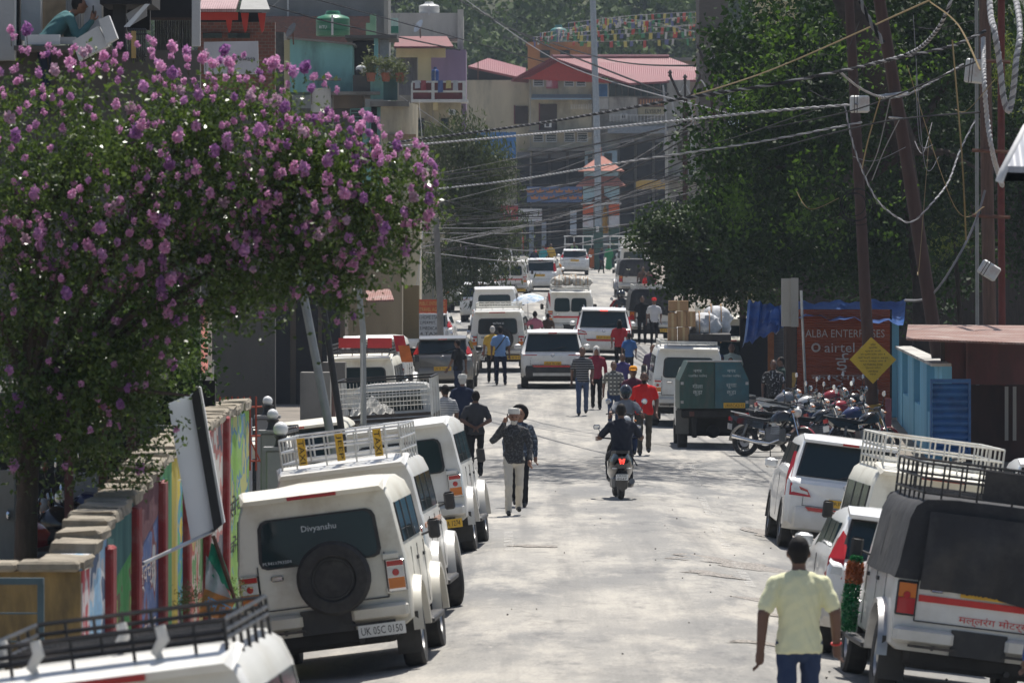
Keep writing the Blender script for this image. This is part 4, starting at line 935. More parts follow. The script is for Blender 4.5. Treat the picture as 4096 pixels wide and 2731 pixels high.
for i in range(22):
    nm, m = CROWD[i % 8]; dd = 335 + 32 * rng.random(); px = rng.uniform(505, 660) if i < 16 else rng.uniform(628, 646)
    if i >= 16: dd = rng.uniform(225, 300); px = 512 + rng.uniform(5.9, 6.8) * F / dd
    if 555 < px < 592 and dd < 348: continue
    person('distant pedestrian in %s among the far crowd, %s' % (nm, ('near the banners', 'by the gate steps', 'on the shaded verge')[0 if i < 8 else 1 if i < 16 else 2]), PX(px, dd), dd, rng.uniform(0, 6.28), rng.uniform(1.5, 1.72), m, BLK, SKIND, HAIR, 'short', WALK if i % 2 else WALK2, 'long', voxel=.055, group='distant crowd at the crossroads')
# one sleeve at the very edge
person('person in royal blue shirt at the very edge beside the black cloth jeep', 4.56, 47.6, rad(20), 1.66, cloth('royal2', (.035, .07, .23)), NAVY, SKIND, sleeve='long', voxel=.016)
# ------------------------------------------------------------------ motorcycles and the scooter
BIKEB = mat('black_bike_paint', (.012, .012, .014), .18, var=.1, coat=.6); BIKER = mat('red_bike_paint', (.25, .012, .018), .2, var=.1, coat=.6); BIKEG = mat('grey_bike_paint', (.2, .2, .21), .25, .4, var=.1, coat=.5)
BIKEN = mat('blue_bike_paint', (.02, .03, .10), .2, var=.1, coat=.6); BIKEW = mat('silver_bike_paint', (.5, .5, .5), .3, .3, var=.1, coat=.5)
SEATM = mat('black_seat_vinyl', (.016, .016, .017), .45, var=.2); ENG = mat('engine_alloy', (.16, .16, .16), .4, .6, var=.3); MIRR = mat('mirror_glass', (.6, .64, .7), .05, .9, var=.02)
def bike_wheel(par, y, R=.30, w=.05):
    o = MB().torus((0, 0, 0), (1, 0, 0), R - w, w, 26, 8, .95).build('wheel', RUBBER, par, 40, (0, y, R))
    b = MB().torus((0, 0, 0), (1, 0, 0), R - w * 1.9, .016, 22, 6)
    for i in range(6):
        a = 2 * PI * i / 6; b.cyl((0, 0, 0), (0, math.cos(a) * (R - w * 1.9), math.sin(a) * (R - w * 1.9)), .012, n=5)
    b.cyl((-.06, 0, 0), (.06, 0, 0), .035, n=10); b.build('rim', ENG, o)
    MB().lathe([(.11, 0), (.11, .006)], (.045, 0, 0), (1, 0, 0), 16).build('brake_disc', STEEL, o)
    return o
def motorcycle(paint=BIKEB, fender=None):
    """rider axis along +y, front wheel at +y"""
    t = bpy.data.objects.new('motorcycle', None); COL.objects.link(t); fender = fender or BIKEB
    bike_wheel(t, -.62, .30, .055); bike_wheel(t, .66, .30, .048)
    # fuel tank
    R = []
    for yy, w, z0, z1 in ((-.08, .07, .70, .80), (.0, .11, .70, .88), (.12, .15, .70, .95), (.28, .145, .72, .97), (.38, .09, .74, .92)):
        R.append([(-w, yy, z0), (-w * 1.1, yy, (z0 + z1) / 2), (-w * .8, yy, z1 - .03), (0, yy, z1), (w * .8, yy, z1 - .03), (w * 1.1, yy, (z0 + z1) / 2), (w, yy, z0)])
    MB().loft(R).build('fuel_tank', paint, t, 50)
    R = []
    for yy, w, z1 in ((-.78, .08, .86), (-.6, .11, .845), (-.35, .13, .80), (-.15, .12, .775), (-.02, .08, .80)): R.append([(-w, yy, z1 - .07), (-w, yy, z1 - .015), (-w * .6, yy, z1), (w * .6, yy, z1), (w, yy, z1 - .015), (w, yy, z1 - .07)])
    MB().loft(R).build('seat', SEATM, t, 45)
    R = []
    for yy, w, z0, z1 in ((-.98, .03, .82, .86), (-.8, .07, .68, .82), (-.5, .09, .60, .76), (-.2, .08, .56, .73)): R.append([(-w, yy, z0), (-w, yy, z1), (w, yy, z1), (w, yy, z0)])
    MB().loft(R).build('side_panel', paint, t, 40)
    MB().rbox(-.13, .13, -.16, .24, .26, .62, .05).build('engine', ENG, t)
    for k in range(4): MB().box(-.14, .14, .0, .2, .46 + k * .04, .475 + k * .04).build('cooling_fin', STEEL, t)
    b = MB()
    for s in (-1, 1): b.tube([(s * .06, -.62, .30), (s * .09, -.1, .34), (s * .09, .18, .60), (s * .03, .40, .86)], .018, 6); b.tube([(s * .07, -.62, .30), (s * .1, -.55, .62), (s * .08, -.2, .70), (s * .03, .38, .88)], .015, 6)
    b.build('frame', BIKEB, t)
    for s in (-1, 1):
        MB().tube([(s * .075, .66, .30), (s * .075, .55, .62), (s * .075, .42, .98)], .022, 7).build('fork', CHROME, t)
        MB().tube([(s * .11, -.68, .30), (s * .11, -.55, .66)], [.03, .03], 8).build('shock_absorber', ENG, t)
        MB().tube([(s * .05, .40, 1.0), (s * .22, .40, 1.07), (s * .30, .32, 1.06), (s * .39, .26, 1.04)], .013, 6).build('handlebar', BIKEB, t)
        mo = MB().tube([(s * .27, .34, 1.06), (s * .30, .36, 1.18), (s * .34, .35, 1.26)], .008, 5).build('mirror_stalk', BIKEB, t)
        MB().lathe([(.055, 0), (.06, .012), (.04, .03)], (s * .35, .34, 1.29), (0, 1, 0), 12).build('mirror', MIRR, mo, 40)
        MB().ell((s * .17, .50, .92), (.03, .05, .022), 8, 6).build('indicator', AMBER, t, 60)
    MB().ell((0, .52, .92), (.09, .10, .10), 12, 8).build('headlamp', CLEARL, t, 60)
    MB().rbox(-.10, .10, .40, .47, .95, 1.06, .02).build('instrument_pod', BIKEB, t)
    R = []
    for i in range(9):
        a = rad(20 + 120 * i / 8); y0, z0 = .66 + .33 * math.cos(a), .30 + .33 * math.sin(a); R.append([(-.055, y0, z0), (-.04, .66 + .345 * math.cos(a), .30 + .345 * math.sin(a)), (.04, .66 + .345 * math.cos(a), .30 + .345 * math.sin(a)), (.055, y0, z0)])
    MB().loft(R).build('front_fender', fender, t, 50)
    R = []
    for i in range(8):
        a = rad(60 + 120 * i / 7); R.append([(-.07, -.62 + .35 * math.cos(a), .32 + .35 * math.sin(a)), (-.05, -.62 + .37 * math.cos(a), .32 + .37 * math.sin(a)), (.05, -.62 + .37 * math.cos(a), .32 + .37 * math.sin(a)), (.07, -.62 + .35 * math.cos(a), .32 + .35 * math.sin(a))])
    MB().loft(R).build('rear_fender', BIKEB, t, 50)
    MB().box(-.06, .06, -1.02, -.985, .74, .82).build('tail_lamp', REDL, t)
    MB().box(-.09, .09, -1.015, -1.0, .56, .68).build('number_plate', WPLATE, t)
    MB().tube([(.12, .2, .34), (.15, 0, .26), (.16, -.3, .28), (.17, -.85, .40)], [.02, .025, .045, .045], 8).build('exhaust', CHROME, t, 50)
    MB().tube([(-.08, -.1, .28), (-.22, -.14, .02)], .012, 5).build('side_stand', BIKEB, t)
    MB().tube([(.08, -.6, .86), (.1, -.95, .92), (-.1, -.95, .92), (-.08, -.6, .86)], .012, 5).build('grab_rail', STEEL, t)
    return t
def recolour(t, paint, fender=None):
    for c in t.children:
        n = c.name.split('.')[0]
        if n in ('fuel_tank', 'side_panel') or (fender and n == 'front_fender'):
            c.material_slots[0].link = 'OBJECT'; c.material_slots[0].material = paint if n != 'front_fender' else fender
proto = motorcycle()
SPOTS = [ # px, d, yaw, lean, paint, fender, label
    (772, 117.5, rad(62), 8, BIKEB, BIKER, 'black motorcycle with dark red front mudguard at the near end of the row', True),
    (792, 120.5, rad(-66), 9, BIKEB, None, 'black motorcycle parked tail to the street behind the HR plate car', False),
    (806, 123.5, rad(-70), 8, BIKEB, None, 'black motorcycle with a long low seat in the middle of the row', False),
    (800, 127.0, rad(-72), 9, BIKEW, None, 'motorcycle with pale lettered tank in the row by the orange shutter', False),
    (834, 124.0, rad(-60), 8, BIKER, None, 'motorcycle with red tank beside the dark pole', False),
    (848, 120.0, rad(-58), 8, BIKEN, None, 'dark blue motorcycle at the foot of the dark pole', False),
    (780, 130.0, rad(-66), 9, BIKEG, None, 'grey motorcycle at the far end of the row beside the truck', False),
    (866, 117.0, rad(-52), 8, BIKEB, None, 'black motorcycle with round mirror by the small red board', False),
    (826, 131.0, rad(-66), 8, BIKER, None, 'red and black motorcycle pressed against the orange shutter', False),
    (818, 118.5, rad(-62), 8, BIKEB, None, 'black motorcycle nose in beside the pale tanked one', False),
    (846, 129.0, rad(-75), 8, BIKEB, None, 'black motorcycle with upright bars behind the red tanked one', False)]
first = True
for px, d, yaw, lean, pa, fe, lb, fwd in SPOTS:
    t = proto if first else dup(proto); first = False
    x = PX(px, d); tag(t, lb, 'motorcycle', 'motorcycles parked before the orange shutter')
    t.location = (x, d, gz(x, d) + .01); t.rotation_euler = Euler((0, rad(-lean), yaw + (PI if fwd else 0)), 'XYZ'); recolour(t, pa, fe)
for i, (px, d, yaw, pa, lb) in enumerate(((28, 61, rad(80), BIKEB, 'black motorcycle in the dark shed, nearest the concrete post'), (52, 63, rad(70), BIKEN, 'blue sheened motorcycle lying against the others in the shed'), (85, 64, rad(100), BIKEB, 'black motorcycle between the two maroon posts'),
        (118, 66, rad(75), BIKEN, 'motorcycle with blue side panel behind the mural wall top'), (42, 59, rad(95), BIKER, 'motorcycle with red trim low in the dark shed'), (100, 61, rad(60), BIKEB, 'black motorcycle leaning by the second maroon post'))):
    t = dup(proto); x = PX(px, d); tag(t, lb, 'motorcycle', 'motorcycles piled in the dark shed'); z = P(0, 0, d).z * 0 + .25 + .05 * i
    t.location = (x, d, z); t.rotation_euler = Euler((0, rad(-14 - 5 * i), yaw), 'XYZ'); recolour(t, pa)
for px, d, yaw, pa, lb in ((462, 166, 150, BIKEB, 'black motorcycle parked beside the spare wheel jeep'), (455, 172, 165, BIKER, 'dark red motorcycle behind the one at the spare wheel jeep'), (404, 128, 20, BIKEW, 'pale scooter like motorcycle at the shop behind the pickup')):
    t = dup(proto); x = PX(px, d); tag(t, lb, 'motorcycle'); t.location = (x, d, gz(x, d)); t.rotation_euler = Euler((0, rad(-8), rad(yaw)), 'XYZ'); recolour(t, pa)
# ridden machines
t = dup(proto); tag(t, 'motorcycle ridden towards the camera by the man in a dark helmet', 'motorcycle'); recolour(t, BIKEB)
x, d = PX(626, 111), 111; t.location = (x, d, gz(x, d)); t.rotation_euler = (0, 0, PI)
q = person('man in grey tee and dark helmet riding a motorcycle towards the camera', x, d + .2, PI, 1.70, cloth('ash', (.22, .23, .25)), DENIM, SKIN, pose=RIDE, voxel=.018); headgear(q, 'helmet', mat('dark_helmet', (.02, .022, .03), .15, coat=.6))
t = dup(proto); tag(t, 'motorcycle carrying two helmeted riders up the street', 'motorcycle'); recolour(t, BIKEB)
x, d = PX(621, 216), 216; t.location = (x, d, gz(x, d)); t.rotation_euler = (0, 0, 0)
q = person('helmeted pillion rider in dark jacket on the far motorcycle', x + .03, d - .55, 0, 1.72, cloth('jacket', (.05, .055, .06)), NAVY, SKIND, pose=RIDE, sleeve='long', voxel=.03); headgear(q, 'helmet', mat('dark_helmet', (.02, .022, .03)), 1.72)
q = person('helmeted rider in red sleeves steering the far motorcycle', x - .08, d - .1, 0, 1.68, cloth('brick', (.28, .05, .05)), NAVY, SKIND, pose=RIDE, sleeve='long', voxel=.03); headgear(q, 'helmet', mat('dark_helmet', (.02, .022, .03)), 1.68)

# scooter seen from behind with its rider
x, d = PX(622, 96), 96
sc = thing('scooter', 'black scooter with glowing red tail lamp ridden away by the man in black', 'scooter', (x, d, gz(x, d)), (0, 0, rad(3)))
for y0 in (.25, 1.45):
    o = MB().torus((0, 0, 0), (1, 0, 0), .18, .058, 22, 8, 1.0).build('wheel', RUBBER, sc, 40, (0, y0, .24)); MB().lathe([(.13, -.05), (.13, .05), (.04, .06)], (0, 0, 0), (1, 0, 0), 14).build('rim', ENG, o)
R = []
for yy, w, z0, z1 in ((.0, .08, .58, .74), (.08, .14, .46, .79), (.3, .20, .36, .79), (.6, .21, .32, .76), (.85, .17, .30, .66)): R.append([(-w * .7, yy, z0), (-w, yy, z0 + .12), (-w, yy, z1 - .12), (-w * .7, yy, z1), (w * .7, yy, z1), (w, yy, z1 - .12), (w, yy, z0 + .12), (w * .7, yy, z0)])
MB().loft(R).build('tail_body', BIKEB, sc, 45)
R = [[(-w, yy, z - .05), (-w, yy, z), (w, yy, z), (w, yy, z - .05)] for yy, w, z in ((.02, .10, .84), (.3, .15, .83), (.6, .15, .80), (.88, .12, .80))]
MB().loft(R).build('seat', SEATM, sc, 40)
MB().prism([(-.055, -.012, .70), (-.03, -.012, .61), (-.012, -.012, .61), (-.008, -.012, .66), (.008, -.012, .66), (.012, -.012, .61), (.03, -.012, .61), (.055, -.012, .70), (.03, -.012, .705), (0, -.012, .68), (-.03, -.012, .705)], (0, 1, 0), .03).build('tail_lamp', mat('lit_red_lens', (.5, .02, .02), .3, emit=(1, .06, .04), emit_s=1.6), sc)
for s in (-1, 1): MB().ell((s * .12, .03, .54), (.045, .02, .012), 8, 5).build('indicator', CLEARL, sc, 60)
pl = MB().box(-.105, .105, -.03, -.018, .34, .44).build('number_plate', WPLATE, sc)
for k, tx in enumerate(('UK05E', '8247')): MB().text(tx, (0, -.034, .415 - .05 * k), (1, 0, 0), (0, 0, 1), .16, .035).build('lettering', INK, pl)
MB().prism([(-.07, .0, .46), (-.105, -.01, .34), (-.09, .02, .20), (0, .03, .14), (.09, .02, .20), (.105, -.01, .34), (.07, .0, .46)], (0, 1, 0), .02).build('mud_guard', BIKEB, sc)
MB().tube([(.15, .75, .22), (.17, .3, .26), (.17, .0, .32)], [.03, .055, .05], 10).build('exhaust', ENG, sc, 50)
MB().rbox(-.16, -.04, .1, .7, .18, .40, .04).build('engine', ENG, sc)
MB().rbox(-.18, .18, .85, 1.25, .28, .34, .02).build('footboard', BIKEB, sc)
R = [[(-w, 1.25 + o, z), (0, 1.30 + o, z), (w, 1.25 + o, z), (w, 1.33 + o, z), (0, 1.40 + o, z), (-w, 1.33 + o, z)] for z, w, o in ((.32, .16, .0), (.6, .2, .02), (.85, .16, -.04), (.98, .10, -.08))]
MB().loft(R).build('front_apron', BIKEB, sc, 40)
for s in (-1, 1):
    MB().tube([(0, 1.2, 1.0), (s * .2, 1.15, 1.02), (s * .34, 1.08, 1.02)], .016, 6).build('handlebar', BIKEB, sc)
    mo = MB().tube([(s * .25, 1.14, 1.03), (s * .33, 1.15, 1.2)], .007, 5).build('mirror_stalk', BIKEB, sc); MB().rbox(s * .35 - .06, s * .35 + .06, 1.13, 1.16, 1.17, 1.25, .02).build('mirror', MIRR, mo)
q = person('man in black shirt riding the scooter away', x, d + .55, rad(3), 1.76, cloth('ink', (.02, .023, .034)), BLK, SKIND, pose={**RIDE, 'j': dict(RIDE['j'], er=(.34, .18, 1.02), el=(-.34, .18, 1.02), wr=(.34, .46, 1.0), wl=(-.34, .46, 1.0), ar=(.17, .42, .36), al=(-.17, .42, .36))}, voxel=.016, build=1.1)
# ------------------------------------------------------------------ garbage tipper, pickup, loads on roofs
x, d = PX(714.5, 121), 121
GRN = mat('dark_green_hopper', (.018, .062, .052), .45, var=.2, dirt=(.075, .075, .06), dirt_amt=.8, stretch=(2, 1, .6)); TEAL = mat('teal_hopper_door', (.025, .10, .125), .45, var=.2, dirt=(.06, .08, .075), dirt_amt=.6)
g = thing('garbage_truck', 'dark green garbage tipper with two Hindi lettered rear doors and orange plate', 'truck', (x, d, gz(x, d)), (0, 0, rad(1)))
hw, z0, z1 = .74, .86, 1.86
poly = [(-hw, z0), (hw, z0), (hw, 1.46), (.56, z1), (-.56, z1), (-hw, 1.46)]
MB().loft([[(a, 0, c) for a, c in poly], [(a, 2.1, c) for a, c in poly]]).build('hopper', GRN, g)
for s, m in ((-1, GRN), (1, TEAL)):
    o = MB().prism([(s * .012, -.03, z0 + .01), (s * (hw - .015), -.03, z0 + .01), (s * (hw - .015), -.03, 1.45), (s * .55, -.03, z1 - .015), (s * .012, -.03, z1 - .015)], (0, 1, 0), .03).build('rear_door', m, g)
    for tx, zz, w, hh in (('नगर' if s < 0 else 'नगर', 1.66, .18, .06), ('पालिका परिषद' if s < 0 else 'पालिका परिषद', 1.56, .40, .06), ('गीला' if s < 0 else 'सूखा', 1.34, .22, .11), ('कूड़ा', 1.19, .20, .11)): MB().text(tx, (s * .36, -.034, zz), (1, 0, 0), (0, 0, 1), w, hh).build('lettering', mat('faded_truck_ink', (.52, .55, .52), .8, var=.3, scale=20, dirt=(.1, .16, .15), dirt_amt=.5, dirt_scale=14), o)
    for zz in (1.0, 1.4): MB().box(s * (hw - .05) - .03, s * (hw - .05) + .03, -.045, -.03, zz - .03, zz + .03).build('hinge', STEEL, o)
MB().box(-.66, .66, 1.95, 2.02, .26, .7).build('dark_filler', UNDER, g)  # added dark filler board, stands in for the shade under the hopper
MB().cyl((-.58, -.02, z1 + .01), (.58, -.02, z1 + .01), .02, n=6).build('top_bar', STEEL, g)
plate(g, 'UK05CA2115', .42, -.05, .93, .46, .11, YPLATE)
MB().rbox(-.70, .70, .05, 2.2, .66, .84, .03).build('chassis', UNDER, g)
for s in (-1, 1):
    add_wheel(g, s * .66, .55, .31, .2, UNDER); add_wheel(g, s * .64, 2.9, .31, .18, UNDER)
    MB().box(s * .68 - .14, s * .68 + .14, .16, .18, .32, .82).build('mud_flap', mat('grey_mud_flap', (.12, .115, .10), .9), g)
    MB().box(s * .48 - .05, s * .48 + .05, -.01, .03, .70, .80).build('tail_lamp', mat('dirty_lens', (.10, .03, .02), .4), g)
    MB().rbox(s * .42 - .05, s * .42 + .05, .02, .5, .24, .66, .02).build('spring_hanger', UNDER, g)
MB().ell((0, .55, .36), (.15, .14, .14), 12, 8).build('differential', UNDER, g, 60); MB().cyl((-.62, .55, .31), (.62, .55, .31), .045, n=8).build('axle', UNDER, g)
MB().loft([hp(.72, .4, 1.1, .62, 1.78, 2.25), hp(.72, .4, 1.1, .62, 1.80, 2.5), hp(.72, .4, 1.1, .62, 1.78, 3.1), hp(.70, .4, .95, .62, 1.1, 3.5)]).build('cab', WHITE, g, 35)

# pickup with a barred cage over its bed
x, d = PX(389, 106), 106
pk = thing('pickup_truck', 'dusty white pickup with barred cage over its bed', 'pickup truck'); ground_pose(pk, x, d, rad(-3))
MB().loft([hp(.82, .5, 1.15, .72, 1.80, yy) for yy in (2.1, 2.3, 2.9)] + [hp(.82, .5, 1.02, .76, 1.16, 3.35), hp(.80, .5, .98, .72, 1.08, 4.2)]).build('cab', WHITE, pk, 35)
MB().prism([(-.58, 2.085, 1.28), (.58, 2.085, 1.28), (.54, 2.085, 1.66), (-.54, 2.085, 1.66)], (0, 1, 0), .02).build('cab_rear_window', GLASS, pk)
DK = mat('dark_slat_bed', (.045, .035, .028), .8, var=.3, dirt=(.10, .09, .075), dirt_amt=.5)
b = MB().box(-.88, .88, .03, 2.05, .62, .74).build('bed_floor', DK, pk)
for k in range(7): MB().box(-.88, .88, 0.0, .03, .72 + k * .085, .785 + k * .085).build('tailgate_slat', DK, pk)
for s in (-1, 1):
    for k in range(6): MB().box(s * .87 - .015, s * .87 + .015, .04, 2.03, .76 + k * .085, .82 + k * .085).build('side_slat', DK, pk)
    add_wheel(pk, s * .72, .85, .35, .22); add_wheel(pk, s * .72, 3.5, .35, .22)
    for yy in (.02, .7, 1.4, 2.04): MB().box(s * .88 - .022, s * .88 + .022, yy - .022, yy + .022, .7, 1.92).build('cage_post', RACKW, pk)
    MB().box(s * .88 - .02, s * .88 + .02, .0, 2.06, 1.92, 1.95).build('cage_rail', RACKB, pk)
for yy in (.02, 2.04): MB().box(-.88, .88, yy - .02, yy + .02, 1.92, 1.955).build('cage_rail', RACKB, pk); MB().box(-.86, .86, yy - .012, yy + .012, 1.60, 1.63).build('cage_rail', RACKW, pk)
b = MB()
for k in range(26): b.cyl((-.82 + k * .0656, .02, 1.35), (-.82 + k * .0656, .02, 1.9), .005, n=4)
for zz in (1.44, 1.52, 1.72, 1.8): b.cyl((-.86, .02, zz), (.86, .02, zz), .005, n=4)
struct(b.build('cage_mesh', RACKW, pk), 'stuff')
MB().rbox(-.7, .7, .1, 4.0, .34, .56, .04).build('chassis', UNDER, pk)
for s in (-1, 1): MB().box(s * .76 - .07, s * .76 + .07, -.02, .02, .56, .66).build('tail_lamp', REDL, pk)
plate(pk, 'UK05CA 0871', 0, -.02, .58, .44, .1, YPLATE)
# crumpled plastic sheet over the bed
vs = []; n = 14
for j_ in range(n + 1):
    for i in range(n + 1):
        u, w = i / n - .5, j_ / n - .5; vs.append((u * .8 - .28, .5 + w * .9, 1.28 + .30 * math.exp(-(u * 3) ** 2 - (w * 3) ** 2) + .05 * math.sin(u * 21 + w * 13) + .04 * math.sin(w * 31)))
so_ = MB().add(vs, [(a * (n + 1) + i, a * (n + 1) + i + 1, (a + 1) * (n + 1) + i + 1, (a + 1) * (n + 1) + i) for a in range(n) for i in range(n)]).build('plastic_sheet', mat('grey_plastic_sheet', (.42, .41, .38), .3, var=.2), None)
so_.location = pk.location; so_.rotation_euler = pk.rotation_euler; tag(so_, 'crumpled grey plastic sheet heaped in the caged pickup bed', 'sheet')

# loads on roofs
CARD = mat('carton_cardboard', (.36, .22, .115), .85, var=.12, scale=5); TAPE = mat('packing_tape', (.45, .33, .17), .5)
bx, by = 4.1, 133; bz = gz(bx, by) + 1.99
def carton(lb, cx, cy, cz, w, l, hh, rz=0.0):
    o = MB().rbox(-w / 2, w / 2, -l / 2, l / 2, 0, hh, .008).build('carton', CARD, None); o.location = (bx + cx, by + cy, bz + cz); o.rotation_euler = (0, 0, rz)
    tag(o, lb, 'carton', 'cartons on the jeep roof'); MB().box(-.025, .025, -l / 2 - .002, l / 2 + .002, -.001, hh + .002).build('tape', TAPE, o)
for i, (cx, cz, w, hh, lb) in enumerate(((-.34, .0, .22, .32, 'small brown carton at the lower outer corner of the roof load'), (-.08, .0, .26, .34, 'brown carton second along the bottom of the roof load'), (-.34, .33, .20, .34, 'upright brown carton above the outer corner carton'), (-.12, .35, .22, .36, 'tall brown carton in the middle of the roof load'), (.1, .35, .2, .36, 'tall brown carton nearest the white sacks'), (-.2, .72, .46, .24, 'wide orange brown carton on top of the roof load'))):
    carton(lb, cx, .4, cz, w, .4, hh)
SACK = mat('woven_white_sack', (.52, .53, .54), .75, var=.15, scale=12, dirt=(.35, .37, .42), dirt_amt=.5, dirt_scale=6, bump=.6, bump_scale=20)
def sack(lb, c, r, seed, m=SACK, grp=None):
    random.seed(seed); b = MB(); ph = [random.uniform(0, 6) for _ in range(4)]; rings = []
    for i in range(11):
        th = PI * i / 10; ring = []
        for k in range(16):
            a = 2 * PI * k / 16; q = max(.03, math.sin(th)) ** .7 * (1 + .13 * math.sin(3 * a + ph[0] + th * 4) + .09 * math.sin(5 * a + ph[1] - th * 6) + .07 * math.sin(7 * th + ph[2] + 2 * a))
            ring.append((c[0] + r[0] * q * math.cos(a), c[1] + r[1] * q * math.sin(a), c[2] - r[2] * math.cos(th)))
        rings.append(ring)
    b.loft(rings); o = b.build('sack', m, None, 60); tag(o, lb, 'sack', grp)
    for off in (-.35, .3): MB().tube([(c[0] + off * r[0], c[1] + r[1] * 1.06 * math.cos(q_ * .4), c[2] + r[2] * 1.1 * math.sin(q_ * .4)) for q_ in range(16)], .012, 4).build('rope', CARD, o)
    return o
sack('bulging white sack tied on the jeep roof beside the cartons', (bx + .42, by + .7, bz + .34), (.36, .45, .34), 1)
sack('second white sack on the jeep roof, behind the bulging one', (bx + .72, by + 1.3, bz + .42), (.36, .4, .42), 2)
o = MB().rbox(-.05, .95, .3, 1.5, 0.0, .2, .03).build('bundle', BLACKP, None); o.location = (bx - .02 + .1, by - .15, bz + .0); tag(o, 'flat black tarpaulin bundle under the white sacks', 'bundle')
jx, jy = 2.05, 200; jz = gz(jx, jy) + 2.06
for i, (cx, cy, cz, nm_) in enumerate(((-.46, .4, .14, 'outermost'), (-.1, .5, .17, 'left of centre'), (.28, .4, .15, 'right of centre'), (.55, .7, .12, 'innermost'), (-.3, 1.0, .2, 'outer rear row'), (.12, 1.1, .22, 'middle rear row'), (.48, 1.3, .16, 'inner rear row'))):
    sack('knotted pale sack on the mid street jeep roof, ' + nm_ + ' of the load', (jx + cx, jy + cy, jz + cz), (.22, .3, .17), 10 + i, mat('grey_white_sack', (.5, .49, .45), .85, var=.2, scale=9, dirt=(.25, .22, .18), dirt_amt=.6, dirt_scale=5), 'sacks on the mid street jeep')
# red boards on the far jeep's rack
for s, lb in ((-1, 'outer red board standing on the far jeep rack'), (1, 'inner red board standing on the far jeep rack')):
    o = MB().box(-.27, .27, -.01, .01, -.11, .11).build('board', mat('red_board', (.55, .03, .03), .5), None); o.location = (-3.35 + .1 + s * .32, 126.0, gz(-3.35, 126) + 2.16); tag(o, lb, 'board')
# umbrella
ux, uy = .50, 183.2; uz = gz(ux, uy) + 1.93
um = thing('umbrella', 'pale blue and white umbrella over the woman in pink', 'umbrella', (ux, uy, uz))
R = [[(r * math.cos(2 * PI * k / 16), r * math.sin(2 * PI * k / 16), zz - (.03 if k % 2 and r > .3 else 0)) for k in range(16)] for r, zz in ((.02, .2), (.2, .18), (.4, .1), (.56, -.02))]
MB().loft(R, True, False).build('canopy', speckle('umbrella_cloth', (.62, .66, .70), (.35, .47, .62), 6, .56), um, 60).rotation_euler = (rad(8), rad(-10), 0)
MB().cyl((0, 0, .2), (.02, .0, -.65), .012, n=6).build('shaft', STEEL, um)
for k in range(8): MB().cyl((0, 0, .12), (.5 * math.cos(2 * PI * k / 8), .5 * math.sin(2 * PI * k / 8), -.02), .005, n=4).build('rib', STEEL, um)
# rags tied to the near rack, pennants
RAG = mat('white_rag', (.62, .60, .56), .9, var=.2)
rk = bpy.data.objects['jeep.001']
for i, (lx, ly, lb) in enumerate(((-.35, .12, 'white rag knotted on the near rack, nearest the middle'), (.0, 1.0, 'white rag hanging from the near rack centre'), (.32, .12, 'long white rag tied near the rack corner'), (-.6, .6, 'white rag on the far side of the near rack'))):
    b = MB(); b.tube([(0, 0, .02), (.02, -.01, -.05), (-.02, .01, -.12), (.03, 0, -.19)], [.03, .035, .03, .008], 7); o = b.build('rag', RAG, None, 60); tag(o, lb, 'rag')
    o.location = rk.matrix_basis @ V(lx, ly - .02, 2.03)
for px, py, dd, lb in ((522, 252, 277, 'long red pennant on a pole beside the split window jeep'), (548, 305, 199, 'small red flag on the wing of the sack laden jeep')):
    a = P(px, py, dd); t = thing('pennant', lb, 'flag', a); L = .9 if dd < 250 else 2.2
    MB().cyl((0, 0, -.6), (.0, 0, L * .5), .012, n=5).build('pole', STEEL, t)
    vs = []; 
    for i in range(7):
        u = i / 6; vs += [(.03 + u * .10 + .02 * math.sin(i), .03 * math.sin(i * 1.7), L * .48 - u * L * .75 + .05), (-.02 + u * .16, .02 * math.cos(i * 1.3), L * .48 - u * L * .75 - .12 * (1 - u))]
    MB().add(vs, [(2 * i, 2 * i + 1, 2 * i + 3, 2 * i + 2) for i in range(6)]).build('cloth', RINK, t)
# ------------------------------------------------------------------ building materials
def plaster(n, c, d=(.10, .095, .085), amt=.75, sc=.55, **k): return mat('plaster_' + n, c, .92, var=.14, scale=1.2, dirt=d, dirt_amt=amt, dirt_scale=sc, stretch=(1, 1, .3), bump=.25, bump_scale=14, **k)
PL_BEIGE = plaster('beige', (.47, .41, .29)); PL_CREAM = plaster('cream', (.56, .48, .28), amt=.4); PL_GREY = plaster('grey', (.33, .32, .29)); PL_TEAL = plaster('teal', (.20, .43, .42), (.05, .085, .08), .9, .5)
PL_PURP = plaster('lavender', (.27, .20, .31), amt=.45); PL_WHITE = plaster('weathered_white', (.50, .48, .44), (.10, .09, .09), .9, .8); PL_ORANGE = plaster('ochre', (.46, .20, .075), amt=.6); PL_BLUE = plaster('sky_blue', (.18, .44, .60), (.10, .24, .34), .4)
CONC = plaster('concrete', (.19, .18, .165), (.05, .048, .042), .8); CONCD = plaster('dark_concrete', (.085, .08, .075)); VOID = mat('dark_interior', (.012, .012, .014), .95, var=.2)  # VOID: near black colour paints in the shade of openings and recesses
MAROON = mat('maroon_panel', (.15, .025, .032), .7, var=.12, dirt=(.08, .03, .03), dirt_amt=.4); REDW = mat('red_gable_board', (.42, .038, .028), .7, var=.1)
FRAMEW = mat('white_frame', (.58, .58, .57), .6, var=.08); WOOD = mat('dark_wood', (.045, .028, .02), .8, var=.3, stretch=(4, 4, .5)); RUST = mat('rusty_steel', (.12, .05, .03), .85, var=.3, dirt=(.05, .025, .02), dirt_amt=.7, dirt_scale=4)
BLUEW = mat('blue_wall', (.035, .15, .38), .7, var=.12, dirt=(.03, .08, .2), dirt_amt=.5)
